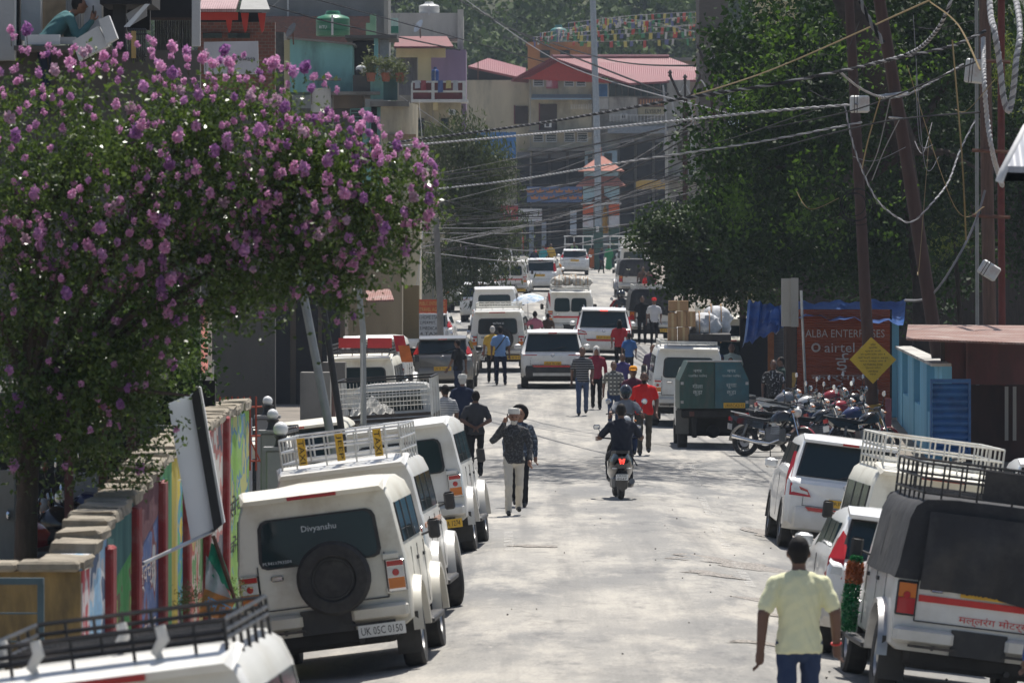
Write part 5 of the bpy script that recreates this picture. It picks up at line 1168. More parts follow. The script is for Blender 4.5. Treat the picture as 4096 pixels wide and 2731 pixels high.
def ribbed(name, c1, c2, freq, axis='X', rough=.6, amt=.35):
    m = mat(name, c1, rough, var=.12, dirt=c2, dirt_amt=.7, dirt_scale=1.2, spec=.4); t = m.node_tree; b = t.nodes['Principled BSDF']
    tc = t.nodes.new('ShaderNodeTexCoord'); w = t.nodes.new('ShaderNodeTexWave'); w.bands_direction = axis; w.inputs['Scale'].default_value = freq
    t.links.new(tc.outputs['Object'], w.inputs['Vector']); bp = t.nodes.new('ShaderNodeBump'); bp.inputs['Strength'].default_value = amt; bp.inputs['Distance'].default_value = .05
    t.links.new(w.outputs[0], bp.inputs['Height']); t.links.new(bp.outputs[0], b.inputs['Normal']); return m
def brickmat():
    m = mat('red_brick', (.2, .08, .06), .9); t = m.node_tree; b = t.nodes['Principled BSDF']; tc = t.nodes.new('ShaderNodeTexCoord'); mp = t.nodes.new('ShaderNodeMapping'); mp.inputs['Rotation'].default_value = (PI / 2, 0, 0)
    br = t.nodes.new('ShaderNodeTexBrick'); br.inputs['Color1'].default_value = (.20, .075, .055, 1); br.inputs['Color2'].default_value = (.13, .06, .05, 1); br.inputs['Mortar'].default_value = (.16, .14, .12, 1); br.inputs['Scale'].default_value = 4
    t.links.new(tc.outputs['Object'], mp.inputs[0]); t.links.new(mp.outputs[0], br.inputs['Vector']); t.links.new(br.outputs[0], b.inputs['Base Color']); return m
BRICK = brickmat(); ROOFR = ribbed('red_tin_roof', (.19, .038, .048), (.15, .034, .042), 2.2, 'X', .5)
def house(name, label, cat, px, d, group=None): x = PX(px, d); return thing(name, label, cat, (0, 0, 0), (0, 0, 0), group)
def window(par, px0, px1, py0, py1, d, frame=FRAMEW, bars=3, cols=1, glass=GLASS, proud=.06):
    f = wb(MB(), px0, px1, py0, py1, d - proud, proud + .02); s = d / F
    w = f.build('window', frame, par); e = (px1 - px0) * .09
    for c in range(cols):
        a = px0 + e + (px1 - px0 - e) * c / cols; b = px0 + (px1 - px0 - e) * (c + 1) / cols
        wpart('pane', glass, w, a, b, py0 + e, py1 - e, d - proud - .012, .02)
        for k in range(1, bars + 1):
            y = py0 + (py1 - py0) * k / (bars + 1); wpart('bar', frame, w, a, b, y - .28, y + .28, d - proud - .03, .012)
    return w
def down(d, px): return HY + (H - gz(PX(px, d), d)) * F / d + 2      # pixel row of the ground there

# --- far house with the red roof closing the street
D = 398
b1 = house('red_roof_house', 'beige house with red tin gable roof closing the far end of the street', 'house', 560, D)
gy = down(D, 560)
wpart('wall', PL_BEIGE, b1, 463, 533, 80, gy, D + 1.5, 7)
wpart('wall', PL_BEIGE, b1, 529, 592, 78, 150, D, 8)
wpart('wall', PL_GREY, b1, 592.5, 690, 80, gy, D + 1.2, 8)
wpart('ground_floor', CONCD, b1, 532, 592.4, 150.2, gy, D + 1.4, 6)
gab = MB().prism([P(513, 78.5, D - .3), P(612, 83, D - .3), P(553, 58.6, D - .3)], (0, 1, 0), .25).build('gable', REDW, b1)
A, A2, R_, R2, L_ = P(552, 57, D - 1.2), P(668, 57, D + 6), P(629, 83, D - 1.8), P(706, 79, D + 4), P(511, 79.5, D - 1.2)
MB().prism([A, R_, R2, P(709, 72, D + 6), A2], (0, 0, -1), .14).build('roof', ROOFR, b1)
MB().prism([A, L_, L_ + V(4, 9, 0), A2], (0, 0, -1), .14).build('roof', ROOFR, b1)
MB().tube([A + V(0, 0, .06), A2 + V(0, 0, .06)], .14, 6).build('ridge_cap', mat('pale_ridge', (.28, .13, .14), .6), b1)
for x0, x1, y0, y1 in ((533, 544, 76, 86.5), (564, 574, 76, 86.5), (576, 586, 76, 86.5), (533, 543.5, 132, 142), (545.5, 557, 132, 142), (564, 575, 132, 142), (577, 588, 132, 142)): window(b1, x0, x1, y0, y1, D)
o = MB(); n = 6; vs = []
for j_ in range(9):
    for i in range(7): a = P(546 + 12 * i / 6, 76 + 12.5 * j_ / 8, D - .25); vs.append(a + V(0, .06 * math.sin(i * 2.2 + j_ * .5), 0))
tag(MB().add(vs, [(j_ * 7 + i, j_ * 7 + i + 1, j_ * 7 + i + 8, j_ * 7 + i + 7) for j_ in range(8) for i in range(6)]).build('hanging_cloth', speckle('pink_cloth', (.36, .07, .10), (.55, .35, .38), 1.2, .55), None, 60), 'pink patterned cloth hanging between the far house windows', 'cloth')
MB().prism([P(531, 99.5, D - 1.2), P(592, 99.5, D - 1.2), P(591, 95.5, D), P(532, 95.5, D)], (0, 0, 1), .1).build('awning', mat('blue_grey_tin', (.22, .30, .36), .4, .3), b1)
for a in ((540, 557, 104, 131), (515, 528, 106, 124)):
    dr = wpart('door', WOOD, b1, *a, D - .08 if a[0] > 530 else D + 1.4, .1); wpart('frame', MAROON, dr, a[0] - 1.2, a[0], a[2] - 1, a[3], D - .16 if a[0] > 530 else D + 1.3, .1)
wpart('balcony_slab', CONC, b1, 528, 594, 130.2, 131.8, D - .9, 1.0); wpart('balcony_slab', CONC, b1, 528, 594, 147.5, 150.5, D - 1.2, 1.3)
for k in range(13): wpart('baluster', FRAMEW, b1, 571 + k * 1.7, 571.5 + k * 1.7, 104, 109, D - .5, .05)
bw = wpart('window', FRAMEW, b1, 595, 608.5, 83, 97.5, D + 1.0, .3); wpart('pane', BLUEW, bw, 596, 607.5, 84, 96.5, D + .98, .1)
wpart('white_panel', FRAMEW, b1, 595, 608.5, 98, 109, D + 1.05, .2)
for k in range(9): g_ = wpart('window', GLASS, b1, 609.5 + k * 6.4, 615 + k * 6.4, 82.5, 96, D + 1.1, .15); wpart('frame', WOOD, g_, 615.1 + k * 6.4, 615.8 + k * 6.4, 82, 96, D + 1.0, .2)
wpart('white_panel', PL_WHITE, b1, 609, 637, 97, 121, D + 1.0, .2)
sg = wpart('sign_board', mat('brown_sign', (.16, .08, .05), .7), b1, 638, 664, 98, 106.5, D + .95, .2)
MB().text('||||||||', P(651, 102.2, D + .93), (1, 0, 0), (0, 0, 1), 1.5, .4).build('lettering', mat('orange_ink', (.5, .2, .07), .7), sg)
sg = wpart('sign_board', mat('cream_sign', (.42, .36, .22), .7), b1, 638, 664, 107, 115.5, D + .95, .2); MB().text('ELYSIUM', P(653, 111.2, D + .93), (1, 0, 0), (0, 0, 1), 1.1, .3).build('lettering', INK, sg)
for k in range(16): wpart('baluster', FRAMEW, b1, 610 + k * 3.4, 610.5 + k * 3.4, 115, 122, D - .1, .06)
wpart('rail', FRAMEW, b1, 609, 664, 114.6, 115.2, D - .12, .08); wpart('balcony_slab', mat('blue_grey_concrete', (.22, .25, .29), .9, var=.15), b1, 608, 668, 126, 133, D - .4, 1.5)
wpart('wall', mat('pale_blue_wall', (.26, .36, .42), .9, var=.15), b1, 585, 617, 150.6, 172, D - .3, 1.6); window(b1, 604, 612, 153, 163, D - .3, WOOD, 2); window(b1, 588, 596, 154, 164, D - .3, WOOD, 2)
for k, (a, c) in enumerate(((517, 530), (533, 548), (551, 566), (569, 584), (620, 634), (637, 652), (655, 672))):
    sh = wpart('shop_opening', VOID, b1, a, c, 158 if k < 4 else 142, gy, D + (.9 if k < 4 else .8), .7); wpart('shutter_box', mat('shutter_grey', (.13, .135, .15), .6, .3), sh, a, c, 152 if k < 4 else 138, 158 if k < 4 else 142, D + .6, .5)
wpart('canopy', CONCD, b1, 515, 588, 203, 206, D - 2.2, 3.2)
bb = wpart('painted_fascia', mat('blue_fascia', (.09, .15, .30), .7), b1, 527, 582, 186.5, 202, D - 2.3, .15)
for k in range(12):
    cx, cy = 530.5 + (k % 6) * 9.6 + (k // 6) * 4, 191 + (k // 6) * 6.5; c = P(cx, cy, D - 2.32)
    MB().prism([c + V(-.22, 0, -.1), c + V(.22, 0, -.1), c + V(.3, 0, .12), c + V(.1, 0, .03), c + V(0, 0, .22), c + V(-.1, 0, .03), c + V(-.3, 0, .12)], (0, -1, 0), .03).build('painted_lotus', mat('orange_ink', (.5, .2, .07), .7), bb)
# neighbours of the far house
t = house('tin_roof_shed', 'long pink tin roof over a dark loft left of the far house', 'shed', 490, 404)
MB().prism([P(468, 66, 404), P(488, 58, 406), P(526, 68, 404), P(524, 78, 400)], (0, 0, -1), .15).build('roof', ROOFR, t); wpart('loft', VOID, t, 468, 520, 66, 80, 405.5, 3); wpart('post', RUST, t, 477.5, 478.6, 62, 80, 403, .1)
t = house('ochre_house', 'ochre plastered house with a rooftop tank behind the far red roof', 'house', 560, 432)
wpart('wall', PL_ORANGE, t, 528, 592, 43.5, down(432, 560), 432, 8); wpart('parapet', PL_ORANGE, t, 526, 578, 42, 46, 431.7, .5); window(t, 540, 550, 50, 58, 432, WOOD, 2); window(t, 560, 570, 50, 58, 432, WOOD, 2)
for k in range(6): wpart('iron_rod', RUST, t, 531 + k * 8, 531.4 + k * 8, 36, 43, 432.5, .04)
t = house('terrace_house', 'low brown flat roofed house right of the far red roof', 'house', 700, 425); wpart('wall', plaster('brown', (.24, .17, .12)), t, 676, 724, 59, down(425, 700), 425, 7); wpart('parapet', CONC, t, 674, 726, 57.5, 60.5, 424.7, .4); window(t, 690, 700, 66, 78, 425, WOOD, 2)
t = house('white_house', 'whitewashed house with blue grille behind the branching poles', 'house', 732, 360); wpart('wall', plaster('pale_blue', (.48, .54, .60)), t, 722, 745, 56, down(360, 732), 360, 6); wpart('roof_slab', CONC, t, 718, 748, 53, 56, 359.5, 7)
for k in range(4): wpart('grille_bar', mat('blue_grille', (.06, .13, .22), .6), t, 724 + k * 4, 725 + k * 4, 34, 53, 360, .1)
t = house('ochre_block', 'yellow ochre block half hidden by the big dark tree', 'house', 758, 250); wpart('wall', PL_CREAM, t, 745, 800, 66, down(250, 770), 250, 6); window(t, 752, 760, 72, 86, 250, WOOD, 2); window(t, 752, 760, 100, 118, 250, WOOD, 2)
t = house('timber_loft', 'grey brown plank loft at the top edge above the prayer flags', 'house', 715, 300); wpart('wall', mat('weathered_plank', (.085, .07, .06), .9, var=.2, stretch=(.3, .3, 5)), t, 699, 728, -40, down(300, 715), 300, 5); wpart('floor_beam', WOOD, t, 697, 730, 28.5, 31, 299.7, 5.4)
t = house('yellow_house', 'pale yellow house front glimpsed at the top through the dark tree', 'house', 770, 240); wpart('wall', PL_CREAM, t, 757, 800, -30, down(240, 780), 240, 4); window(t, 762, 768, 12, 27, 240, WOOD, 3)

# --- cream, lavender and maroon house on the left
D = 262; gy = down(D, 430)
h2 = house('balcony_house', 'cream and lavender house with maroon balcony panels left of the street', 'house', 430, D)
wpart('parapet', PL_WHITE, h2, 389, 463, 13, 38, D + 2.5, 5); wpart('corner_post', PL_WHITE, h2, 457.5, 463.4, 9.5, 60, D + 2.2, .6)
MB().prism([P(394, 48, D - .6), P(453.5, 48, D - .6), P(447, 38, D + .9), P(396, 38, D + .9)], (0, 0, 1), .08).build('canopy', MAROON, h2)
wpart('beam', PL_CREAM, h2, 396, 445.5, 48.4, 57, D, .6); wpart('pillar', PL_CREAM, h2, 418, 431, 57, 81, D + .1, .5); wpart('wall', PL_PURP, h2, 431, 466, 49.5, gy, D + 1.6, 5)
wpart('wall', PL_GREY, h2, 396, 431, 57, gy, D + 1.5, 5); wpart('curtain', mat('grey_curtain', (.12, .12, .135), .8, var=.3, stretch=(6, 6, .3)), h2, 399, 417, 57.5, 95, D + .6, .1)
wpart('balcony_slab', FRAMEW, h2, 411, 468, 99.2, 102, D - .7, 2.2)
for y0, y1 in ((80.8, 82.6), (90.3, 92.3)): wpart('balcony_rail', FRAMEW, h2, 412, 466, y0, y1, D - .65, .2)
for x0, x1 in ((411, 413), (431.5, 434.5), (462.5, 466)): wpart('balcony_post', FRAMEW, h2, x0, x1, 82.6, 99.2, D - .64, .2)
for x0, x1 in ((413, 431.4), (434.6, 462.4)):
    for y0, y1 in ((82.7, 90.2), (92.4, 99.1)): wpart('balcony_panel', MAROON, h2, x0, x1, y0, y1, D - .55, .1)
wpart('wall', PL_BEIGE, h2, 413, 461, 102.2, gy, D + .2, 1.2); wpart('bracket', PL_CREAM, h2, 433, 438, 102, 110, D - .3, .5)
window(h2, 417, 424, 118, 136, D + .2, WOOD, 3); window(h2, 441, 449, 118, 136, D + .2, WOOD, 3)
# --- teal house with slabs, plants and a rounded corner
D = 212; gy = down(D, 350)
h3 = house('teal_house', 'old teal plastered house with slab balconies and rounded beige corner', 'house', 340, D)
MB().prism([P(290, 38.5, D), P(352.5, 45, D), P(352.5, 92, D), P(290, 92, D)], (0, 1, 0), 4).build('wall', PL_TEAL, h3)
MB().prism([P(287, 36.6, D - .3), P(355, 43.4, D - .3), P(355, 45.2, D - .3), P(287, 38.6, D - .3)], (0, 1, 0), 5).build('roof_slab', CONC, h3)
wpart('stone_wall', mat('dark_stone_wall', (.06, .057, .052), .95, var=.4, scale=5), h3, 258, 284, 32, gy, D + .5, 3); wpart('cream_strip', PL_CREAM, h3, 284.2, 290, 40, gy, D + .4, 2)
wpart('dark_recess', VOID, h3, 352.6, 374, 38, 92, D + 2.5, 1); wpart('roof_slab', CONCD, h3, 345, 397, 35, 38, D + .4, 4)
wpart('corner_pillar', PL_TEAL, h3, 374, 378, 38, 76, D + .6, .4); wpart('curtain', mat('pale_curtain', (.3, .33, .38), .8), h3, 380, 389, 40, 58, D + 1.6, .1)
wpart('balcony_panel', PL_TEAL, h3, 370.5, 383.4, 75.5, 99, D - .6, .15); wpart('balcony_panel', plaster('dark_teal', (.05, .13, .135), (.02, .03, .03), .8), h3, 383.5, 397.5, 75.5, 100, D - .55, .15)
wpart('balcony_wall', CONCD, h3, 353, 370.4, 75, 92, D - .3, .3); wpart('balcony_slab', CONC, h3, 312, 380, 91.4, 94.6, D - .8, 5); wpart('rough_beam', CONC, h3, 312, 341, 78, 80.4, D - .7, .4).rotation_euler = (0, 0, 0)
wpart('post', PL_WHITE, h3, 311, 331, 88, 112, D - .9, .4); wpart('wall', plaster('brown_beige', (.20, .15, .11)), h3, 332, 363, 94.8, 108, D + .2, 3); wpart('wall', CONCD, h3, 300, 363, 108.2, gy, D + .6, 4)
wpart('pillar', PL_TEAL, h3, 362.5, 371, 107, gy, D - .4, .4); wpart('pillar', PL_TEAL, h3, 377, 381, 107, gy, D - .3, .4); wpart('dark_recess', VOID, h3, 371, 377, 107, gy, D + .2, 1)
window(h3, 350, 362, 108.5, 121, D + .2, PL_TEAL, 2); wpart('slab_edge', CONC, h3, 370, 409, 101, 106, D - .9, 3)
R = []
for i in range(9):
    a = rad(90 * i / 8); cx = 400 + 17 * math.sin(a); q = P(cx, 0, D).x; yy = D - .6 + 3.2 * (1 - math.cos(a)); R.append((q, yy))
zt, zm, z0 = P(0, 103, D).z, P(0, 140, D).z, P(0, gy, D).z
vs = [(x, y, z) for z in (z0, zm, zt) for x, y in ([(P(381, 0, D).x, D - .6)] + R)]; n = 10
MB().add(vs, [(k * n + i, k * n + i + 1, (k + 1) * n + i + 1, (k + 1) * n + i) for k in range(2) for i in range(n - 1)]).build('rounded_corner', PL_BEIGE, h3, 60)
wpart('lintel', plaster('tan', (.22, .15, .085)), h3, 388, 416, 134, 141, D - .7, .4); wpart('dark_doorway', VOID, h3, 389, 399, 142, 175, D - .66, .2)
# --- grey block and brick wall above
D = 244
h4 = house('concrete_block', 'grey concrete house block with red brick parapet at the top left', 'house', 320, D)
wpart('wall', plaster('mid_grey', (.20, .205, .20), amt=.3), h4, 262, 388, -60, down(D, 320), D + 1, 6); wpart('wall', plaster('mid_grey', (.2, .2, .2)), h4, 372, 388, 17, 40, D + .6, 4); wpart('corner_rib', PL_GREY, h4, 384, 388.4, -60, 38, D + .4, .3); wpart('brick_parapet', BRICK, h4, 250, 371.5, 16.4, 60, D + .2, .4)
wpart('downpipe', FRAMEW, h4, 287.3, 288.8, -60, 17, D + .8, .12)
# --- corner building at the top left with the balcony
D = 76
h5 = house('balcony_building', 'pale building with white pillars and balcony at the top left corner', 'building', 60, D)
GP = plaster('light_grey', (.36, .37, .38), amt=.25); WP = plaster('clean_white', (.60, .61, .62), amt=.2)
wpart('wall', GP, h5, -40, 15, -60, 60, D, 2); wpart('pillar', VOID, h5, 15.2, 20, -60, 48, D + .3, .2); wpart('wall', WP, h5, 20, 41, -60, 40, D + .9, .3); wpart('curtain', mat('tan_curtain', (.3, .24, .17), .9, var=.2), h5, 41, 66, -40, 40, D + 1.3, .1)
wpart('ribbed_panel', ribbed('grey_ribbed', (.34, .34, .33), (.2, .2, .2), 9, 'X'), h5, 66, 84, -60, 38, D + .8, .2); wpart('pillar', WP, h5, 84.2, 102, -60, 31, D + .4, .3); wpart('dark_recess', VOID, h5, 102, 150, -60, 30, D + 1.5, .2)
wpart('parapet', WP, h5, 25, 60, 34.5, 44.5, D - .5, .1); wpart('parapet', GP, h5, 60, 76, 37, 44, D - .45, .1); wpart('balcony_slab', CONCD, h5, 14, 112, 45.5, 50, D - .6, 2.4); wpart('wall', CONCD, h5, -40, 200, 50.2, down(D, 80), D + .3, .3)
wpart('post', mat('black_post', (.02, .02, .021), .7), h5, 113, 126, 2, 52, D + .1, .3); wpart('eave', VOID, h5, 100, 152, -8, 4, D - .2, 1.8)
MB().prism([P(124, 27, D - .2), P(147, 2, D - .2), P(152, 2, D - .2), P(130, 27, D - .2)], (0, 1, .2), .05).build('awning_edge', WP, h5); MB().prism([P(126, 14, D), P(147, 2, D), P(147, 16, D), P(130, 26, D)], (0, 1, 0), .05).build('awning', plaster('awning_grey', (.33, .33, .34)), h5)
tb = thing('cabinet_box', 'tilted white metal box hanging off the corner balcony', 'box'); Dk = D - 1.0
MB().prism([P(72.5, 41, Dk), P(98.5, 25.6, Dk), P(108, 45.6, Dk), P(79, 60.5, Dk)], (0, 1, 0), .35).build('box_body', WP, tb); MB().prism([P(98.6, 19.6, Dk - .05), P(109, 15.2, Dk - .05), P(117.6, 38, Dk - .05), P(106.7, 44, Dk - .05)], (0, 1, 0), .3).build('box_lid', WP, tb)
fn = thing('iron_fence', 'black spiked iron fence beside the corner balcony', 'fence')
for k in range(8): MB().cyl(P(129 + k * 2.3, 62, D - .3), P(129 + k * 2.3, 31, D - .3), .012, n=5).build('picket', BLACKP, fn); MB().tube([P(129 + k * 2.3, 31, D - .3), P(129 + k * 2.3, 30, D - .3), P(129 + k * 2.3, 28, D - .3)], [.012, .03, .002], 5).build('spike', BLACKP, fn)
for yy in (34, 56): MB().cyl(P(128, yy, D - .3), P(147, yy, D - .3), .014, n=5).build('fence_rail', BLACKP, fn)
wpart('fence_post', mat('yellow_wood', (.36, .25, .10), .8), fn, 131.5, 136, 31, 58, D - .36, .06)
h6 = house('corrugated_yard', 'dark corrugated sheet yard wall with a white post near the red awning', 'wall', 175, D + 4)
for k in range(20): wpart('sheet_rib', mat('dark_sheet', (.028, .026, .028), .6, .3, var=.2), h6, 155 + k * 1.85, 155 + k * 1.85 + 1.5, 19.5, 120, D + 4 - .02 * (k % 2), .05)
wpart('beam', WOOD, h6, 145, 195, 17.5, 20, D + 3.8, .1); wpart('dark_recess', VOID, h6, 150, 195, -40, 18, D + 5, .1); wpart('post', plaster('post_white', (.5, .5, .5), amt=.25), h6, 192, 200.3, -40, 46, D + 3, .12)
h7 = house('red_awning_house', 'brick house with a red framed tin awning at the top left', 'house', 230, 110)
MB().prism([P(200, 12, 108), P(236, 12, 108), P(243, -10, 111), P(203, -10, 111)], (0, 0, 1), .06).build('awning', ribbed('pink_tin', (.42, .27, .26), (.25, .12, .1), 7, 'X', .4), h7); MB().prism([P(240, 12.5, 108.2), P(270, 12.5, 108.2), P(262, -10, 111), P(245, -10, 111)], (0, 0, 1), .06).build('awning', mat('grey_tin', (.2, .2, .19), .5, .3), h7)
wpart('fascia', REDW, h7, 200, 238, 12.4, 20, 108.6, .06)
for px in (229, 245, 262): MB().prism([P(px - 4, 13, 108.7), P(px + 4, 13, 108.7), P(px + 2, 30, 108.7), P(px, 33, 108.7), P(px - 2, 26, 108.7)], (0, 1, 0), .05).build('fascia_board', REDW, h7)
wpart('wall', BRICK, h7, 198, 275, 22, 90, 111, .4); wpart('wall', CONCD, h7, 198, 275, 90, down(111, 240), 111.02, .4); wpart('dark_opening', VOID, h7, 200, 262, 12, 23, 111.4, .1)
wpart('window_strip', GLASS, h7, 203, 222, 33, 38, 110.9, .1); wpart('window_strip', GLASS, h7, 228, 250, 33, 38, 110.9, .1)
sb = thing('sign_board', 'pale grey sign board ending in asa above the flowering tree', 'sign'); MB().prism([P(204, 42, 104), P(258, 41, 104), P(259, 74, 104), P(204, 74, 104)], (0, 1, 0), .1).build('board', plaster('sign_grey', (.44, .44, .47), amt=.1), sb)
MB().text('Niwasa', P(246, 58.5, 103.98), (1, 0, 0), (0, 0, 1), .34, .085).build('lettering', INK, sb)
# street level shops along the left, behind the parked row
h8 = house('shop_row', 'row of dim shopfronts with tin awnings behind the flowering tree', 'building', 300, 150)
wpart('wall', plaster('shop_brown', (.13, .10, .075)), h8, 235, 345, 215, down(150, 290), 150, 3); wpart('wall', plaster('shop_beige', (.30, .25, .17)), h8, 345, 402, 225, down(156, 370), 156, 3)
for a, c in ((243, 262), (268, 290), (296, 318), (322, 340)): s_ = wpart('shop_opening', VOID, h8, a, c, 285, down(150, 290), 149.9, .2); wpart('shutter', mat('shutter_blue', (.05, .09, .11), .6, .2), s_, a, c, 278, 285, 149.7, .3)
MB().prism([P(366, 302, 152), P(394, 301, 152), P(390, 290, 155), P(366, 292, 155)], (0, 0, 1), .05).build('tin_awning', ribbed('rust_tin', (.28, .14, .12), (.42, .36, .34), 5, 'X', .5), h8)
wpart('hanging_sheet', plaster('tan_sheet', (.27, .21, .12), amt=.4), h8, 397, 419, 285, 338, 158, .1)
h9 = house('beige_end_house', 'beige house end wall beyond the orange headed notice board', 'house', 405, 190); wpart('wall', PL_BEIGE, h9, 398, 420, 142, down(190, 410), 190, 4); wpart('wall', plaster('tan2', (.28, .21, .13)), h9, 380, 398, 190, down(190, 390), 189.5, 4)
nb = thing('notice_board', 'white notice board with orange heading listing home stay and permits', 'sign')
wpart('heading', mat('orange_sign', (.55, .10, .03), .6), nb, 418, 447, 299, 313, 174, .06); wpart('panel', mat('grey_white_sign', (.46, .48, .50), .6, var=.1), nb, 418, 441, 313.2, 337, 174, .06)
for k, tx in enumerate(('PUBLIC ENTERPRISES', 'TRAVEL AGENCY')): MB().text(tx, P(432.5, 303 + k * 6, 173.97), (1, 0, 0), (0, 0, 1), .78, .11).build('lettering', mat('yellow_ink', (.62, .42, .12), .6), nb)
for k, tx in enumerate(('1.HOME STAY', '2.PERMIT, P', '3.MEDICAL', '4.TAXI')): MB().text(tx, P(429.5, 317 + k * 5.4, 173.97), (1, 0, 0), (0, 0, 1), .60, .10).build('lettering', INK, nb)
for px in (419, 446): wpart('post', STEEL, nb, px - .5, px + .5, 299, down(174, 430), 174.08, .05)
# salmon tiled hut roof glimpsed through the tree, real courses of tiles
ht = house('tiled_hut', 'hut with a salmon tiled roof showing through the flowering tree', 'hut', 165, 96)
TILE = mat('salmon_tile', (.42, .12, .09), .8, var=.2, scale=3, dirt=(.25, .09, .07), dirt_amt=.5); wpart('wall', CONC, ht, 118, 205, 362, down(98, 160), 98, 3)
for r in range(9):
    for c in range(16):
        a = P(112 + c * 6.0 + (r % 2) * 3, 372 - r * 7.2, 95 + r * .35); MB().obox(a, (.047, 0, 0), (0, .10, .075), (0, -.01, .012)).build('tile', TILE, ht)
wpart('ridge', TILE, ht, 110, 210, 305, 309, 98.2, .2); MB().prism([P(110, 374, 95.1), P(212, 374, 95.1), P(212, 307, 98.3), P(110, 307, 98.3)], (0, 0, -1), .04).build('roof_deck', WOOD, ht)
# dark motorcycle shed behind the mural wall
sd = house('bike_shed', 'dark open shed on maroon posts behind the mural wall', 'shed', 80, 62); D = 70
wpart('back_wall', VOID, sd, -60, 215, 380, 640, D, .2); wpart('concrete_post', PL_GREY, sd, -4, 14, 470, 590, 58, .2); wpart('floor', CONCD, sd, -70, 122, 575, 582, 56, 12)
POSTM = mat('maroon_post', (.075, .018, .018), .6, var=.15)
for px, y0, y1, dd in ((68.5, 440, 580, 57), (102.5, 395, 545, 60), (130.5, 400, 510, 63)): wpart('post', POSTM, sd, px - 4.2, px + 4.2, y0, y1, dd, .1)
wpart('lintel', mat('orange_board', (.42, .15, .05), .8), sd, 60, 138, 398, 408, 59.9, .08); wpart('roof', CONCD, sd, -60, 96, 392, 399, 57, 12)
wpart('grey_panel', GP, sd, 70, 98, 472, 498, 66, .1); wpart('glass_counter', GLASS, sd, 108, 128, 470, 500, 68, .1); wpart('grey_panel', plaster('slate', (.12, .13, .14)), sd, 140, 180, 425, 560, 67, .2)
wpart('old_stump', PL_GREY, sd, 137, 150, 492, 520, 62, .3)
# ------------------------------------------------------------------ right side: painted shutter, blue wall, tin sheds
D = 140; gy = down(D, 840)
os_ = house('orange_shop', 'orange painted shutter front lettered in white under blue tarpaulin', 'shop', 845, D)
ORW = mat('orange_painted_shutter', (.30, .062, .022), .7, var=.12, dirt=(.16, .04, .02), dirt_amt=.6, dirt_scale=1.2, stretch=(.3, 1, 4))
z0, z1 = P(0, gy, D).z, P(0, 309, D).z; x0, x1 = PX(797, D), PX(890, D); n = 46; vs = []
for i in range(n * 2 + 1):
    zz = z0 + (z1 - z0) * i / (n * 2); yy = D + (.012 if i % 2 else -.012); vs += [(x0, yy, zz), (x1, yy, zz)]
struct(MB().add(vs, [(2 * i, 2 * i + 1, 2 * i + 3, 2 * i + 2) for i in range(n * 2)]).build('shutter_slats', ORW, os_), 'stuff')
wpart('backing', VOID, os_, 790, 892, 309, gy, D + .05, 2); wpart('plinth', CONC, os_, 796, 892, 411, gy + 4, D - .25, .2)
LW = mat('faded_white_ink', (.52, .46, .44), .8, var=.2, dirt=(.3, .12, .07), dirt_amt=.6, dirt_scale=6)
for tx, px, py, w, hh in (('ALBA ENTERPRISES', 845, 333, 1.95, .19), ('airtel 4G', 851, 347, 1.3, .24), ('ई', 842, 362, .32, .46), ('कार्यालय', 846, 378, 1.7, .16), ('शहर में', 837, 403, 1.05, .34), ('सबसे', 872, 391, .35, .16)):
    MB().text(tx, P(px, py, D - .02), (1, 0, 0), (0, 0, 1), w, hh).build('lettering', LW, os_)
MB().torus(P(816, 347, D - .02), (0, 1, 0), .09, .025, 14, 4).build('lettering', LW, os_)
# left end of the stall: grey shutters and striped post
wpart('shutter', mat('grey_shutter', (.14, .135, .13), .7, var=.2, stretch=(.3, 1, 6)), os_, 774, 784, 318, gy, D + 5, .1); wpart('jamb', mat('orange_jamb', (.35, .12, .04), .8), os_, 768, 774, 316, gy, D + 4.8, .12); wpart('dark_recess', VOID, os_, 740, 768, 318, gy, D + 8, .1)
pp = thing('stall_post', 'wooden stall post with a peeling yellow base beside the orange shutter', 'post'); wpart('shaft', WOOD, pp, 784, 796, 318, 372, D - 1.5, .2); wpart('painted_base', mat('yellow_peeling', (.34, .22, .05), .8, var=.2, dirt=(.1, .07, .05), dirt_amt=.8, dirt_scale=6), pp, 784, 796, 372, gy + 3, D - 1.5, .2)
gp = thing('steel_pipe', 'thin galvanised pipe standing against the orange shutter', 'pole'); MB().tube([P(801, 290, D - .5), P(807, 420, D - .5)], .035, 8).build('pipe', STEEL, gp)
# blue tarpaulins
TARP = mat('blue_tarpaulin', (.02, .09, .30), .35, var=.25, scale=3, dirt=(.01, .03, .12), dirt_amt=.7, dirt_scale=2, bump=.9, bump_scale=4)
def tarp(lb, corners, nx=22, ny=8, sag=.25, seed=0, name='tarpaulin'):
    a, b, c, d_ = corners; vs = []
    for j_ in range(ny + 1):
        for i in range(nx + 1):
            u, w = i / nx, j_ / ny; p = a.lerp(b, u).lerp(d_.lerp(c, u), w); p.z -= sag * math.sin(w * PI) * .5 + .05 * math.sin(u * 19 + seed + w * 3) * (1 - w * .3) + .03 * math.sin(u * 41 + seed); p.y += .05 * math.sin(u * 27 + seed)
            vs.append(p)
    o = MB().add(vs, [(j_ * (nx + 1) + i, j_ * (nx + 1) + i + 1, (j_ + 1) * (nx + 1) + i + 1, (j_ + 1) * (nx + 1) + i) for j_ in range(ny) for i in range(nx)]).build(name, TARP, None, 60)
    return tag(o, lb, 'tarpaulin')
tarp('long blue tarpaulin sagging over the orange shutter', (P(796, 315, D - .9), P(903, 324, D - .9), P(906, 300, D + 2), P(794, 302, D + 2)), seed=1)
tarp('blue tarpaulin bunched above the dark stall', (P(742, 345, D + 2.2), P(778, 330, D + 2.2), P(782, 306, D + 4), P(748, 300, D + 4)), 14, 10, .5, 2)
